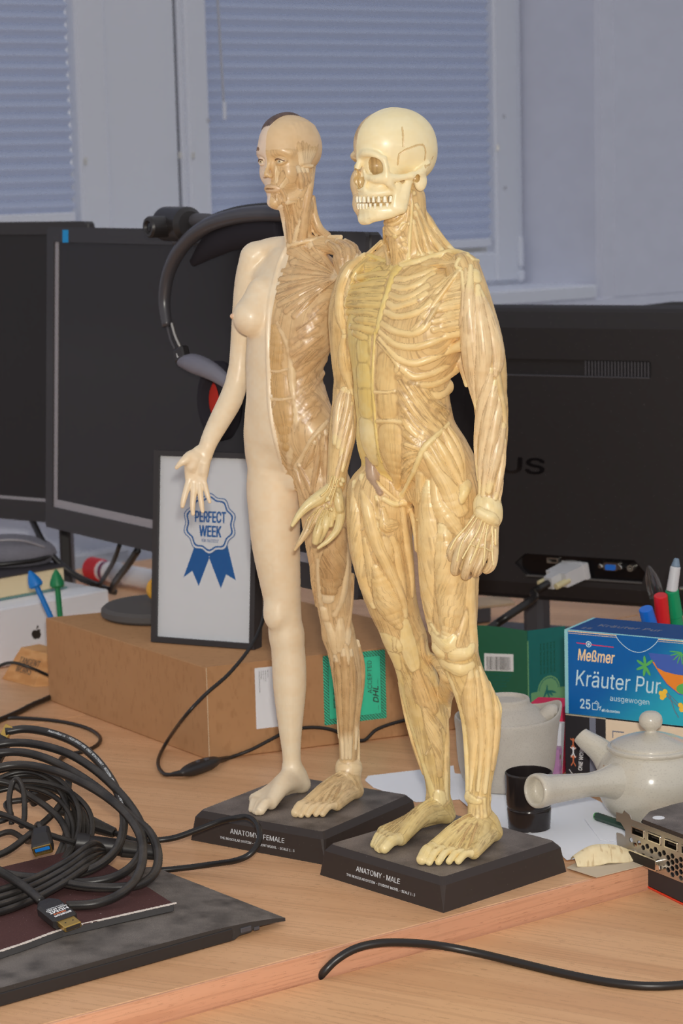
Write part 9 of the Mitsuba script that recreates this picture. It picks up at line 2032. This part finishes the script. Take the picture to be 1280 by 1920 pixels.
sh = sg.Polygon([(0.024, -0.002), (0.118, -0.002), (0.118, -0.16), (0.0, -0.16), (0.004, -0.05), (0.010, -0.020)])
shr = extr(shapely.affinity.scale(sh, 1, -1, origin=(0, 0)).buffer(0.0015), 0.004)
shr.apply_transform(np.array([[1, 0, 0, 0], [0, 0, 1, 0], [0, -1, 0, 0], [0, 0, 0, 1.0]]))
put('graphics_card__backplate', at(shr, mGC @ T4(0, GH - 0.0005, 0)), 'base_black', 'black backplate')
st = (mGC @ [0.028, GH + 0.0036, -0.014, 1])[:3]
put('graphics_card__sticker', at(lathe([(0, 0), (0.0052, 0), (0.0050, 0.0003), (0, 0.0003)], 24), T4(*st)), 'tube_print' if False else 'label_white', 'round pale sticker', smooth=30)
st = (mGC @ [0.040, GH + 0.0036, -0.07, 1])[:3]
put('graphics_card__screw', at(lathe([(0, 0), (0.004, 0), (0.0036, 0.0008), (0, 0.001)], 20), T4(*st)), 'metal', smooth=30)
# ---------------------------------------------------------------- pens in a holder behind the tea box
pc = np.array((0.3265, 2.3000, 0.1179)) * [1, 1, 0] + [0.01, 0.01, 0]
put('pen_holder', lathe([(0, 0.0003), (0.036, 0.0003), (0.0375, 0.002), (0.0375, 0.098), (0.0355, 0.098), (0.0355, 0.004), (0, 0.004)], 40, pc), 'dark_grey', 'dark pen holder hidden behind the blue tea box', 'pen holder', smooth=30)
def pen(top_, foot, r, m, cap_len, capm, label, tipm=None, r2=None, sides=20):
    t_, f_ = np.asarray(top_, float), np.asarray(foot, float)
    d = unit(t_ - f_)
    k = put('pen', cyl(f_, t_ - d * cap_len, r, sides), m, label, 'pen', 'pens in the holder behind the blue tea box', smooth=30)
    put(k + '__cap', cyl(t_ - d * cap_len, t_, r * 1.12, sides, r2 or r), capm, smooth=30)
    return k, d
def below(p, dx, dy):
    return np.array([pc[0] + dx, pc[1] + dy, 0.006])
pen(np.array((0.3040, 2.2700, 0.1405)), below(0, 0.006, 0.0), 0.0072, 'white_print', 0.045, 'pen_blue', 'felt pen with a thick blue cap, behind the blue tea box')
k, d = pen(np.array((0.3198, 2.2750, 0.1528)), below(0, 0.0, 0.008), 0.0070, 'white_print', 0.045, 'pen_red', 'felt pen with a red cap, between the blue and the green one')
put(k + '__cap_hollow', cyl(np.array((0.3198, 2.2750, 0.1528)) - d * 0.0005, np.array((0.3198, 2.2750, 0.1528)) + d * 0.0004, 0.0042, 16), 'red_plastic', smooth=30)
k, d = pen(np.array((0.3319, 2.2800, 0.1570)), below(0, 0.020, 0.01), 0.0068, 'pen_green', 0.03, 'pen_green', 'green marker whose grip is silver, right of the red-capped pen')
g0 = np.array((0.3319, 2.2800, 0.1559))
g1 = np.array((0.3358, 2.2800, 0.1810))
put(k + '__grip', cyl(g0, g1, 0.0058, 20, 0.0052), 'pen_silver', 'silver tip sleeve', smooth=30)
put(k + '__tip', cyl(g1, np.array((0.3369, 2.2800, 0.1892)), 0.0046, 16, 0.0026), 'pen_tip', 'bluish grey tip', smooth=30)
c0, c1 = np.array((0.3209, 2.3100, 0.1451)), np.array((0.3134, 2.3100, 0.1741))
put('pen', cyl(c0 + (c0 - c1) * 1.0, c0, 0.0080, 20), 'black_plastic', 'clear pointed pen cap standing behind the red-capped pen', 'pen', smooth=30)
put('pen_003__cap', at(lathe(smooth_profile([(0.0076, 0), (0.0078, 0.012), (0.0062, 0.022), (0.0030, 0.030), (0.0006, 0.0335)], 5), 24), frame(c0, np.cross(unit(c1 - c0), [0, 1, 0]), z=unit(c1 - c0))), 'clear_plastic', 'clear plastic cap', smooth=True)
k, d = pen(np.array((0.3495, 2.3000, 0.1562)), below(0, 0.03, 0.0), 0.0060, 'black_plastic', 0.03, 'black_plastic', 'black pen at the right border beside the green marker')
put(k + '__ring', cyl(np.array((0.3480, 2.2970, 0.1540)), np.array((0.3480, 2.2970, 0.1562)), 0.0064, 16), 'metal', smooth=30)
# wooden ruler under the right monitor
r0, r1 = np.array((0.1722, 2.9077, 0.0120)), np.array((0.2114, 2.9239, 0.0120))
put('ruler', at(cbox(0.12, 0.03, 0.004, 0.001), frame((r0 + r1) / 2 + [-0.03, 0, 0.012], r1 - r0, UP * 0.2 + EN)), 'ruler_wood', 'beige wooden ruler under the speckled monitor', 'ruler')
put('ruler__block', at(cbox(0.05, 0.03, 0.020, 0.002), frame((r0 + r1) / 2 + [-0.03, 0, -0.0015], r1 - r0, EN)), 'dark_grey')
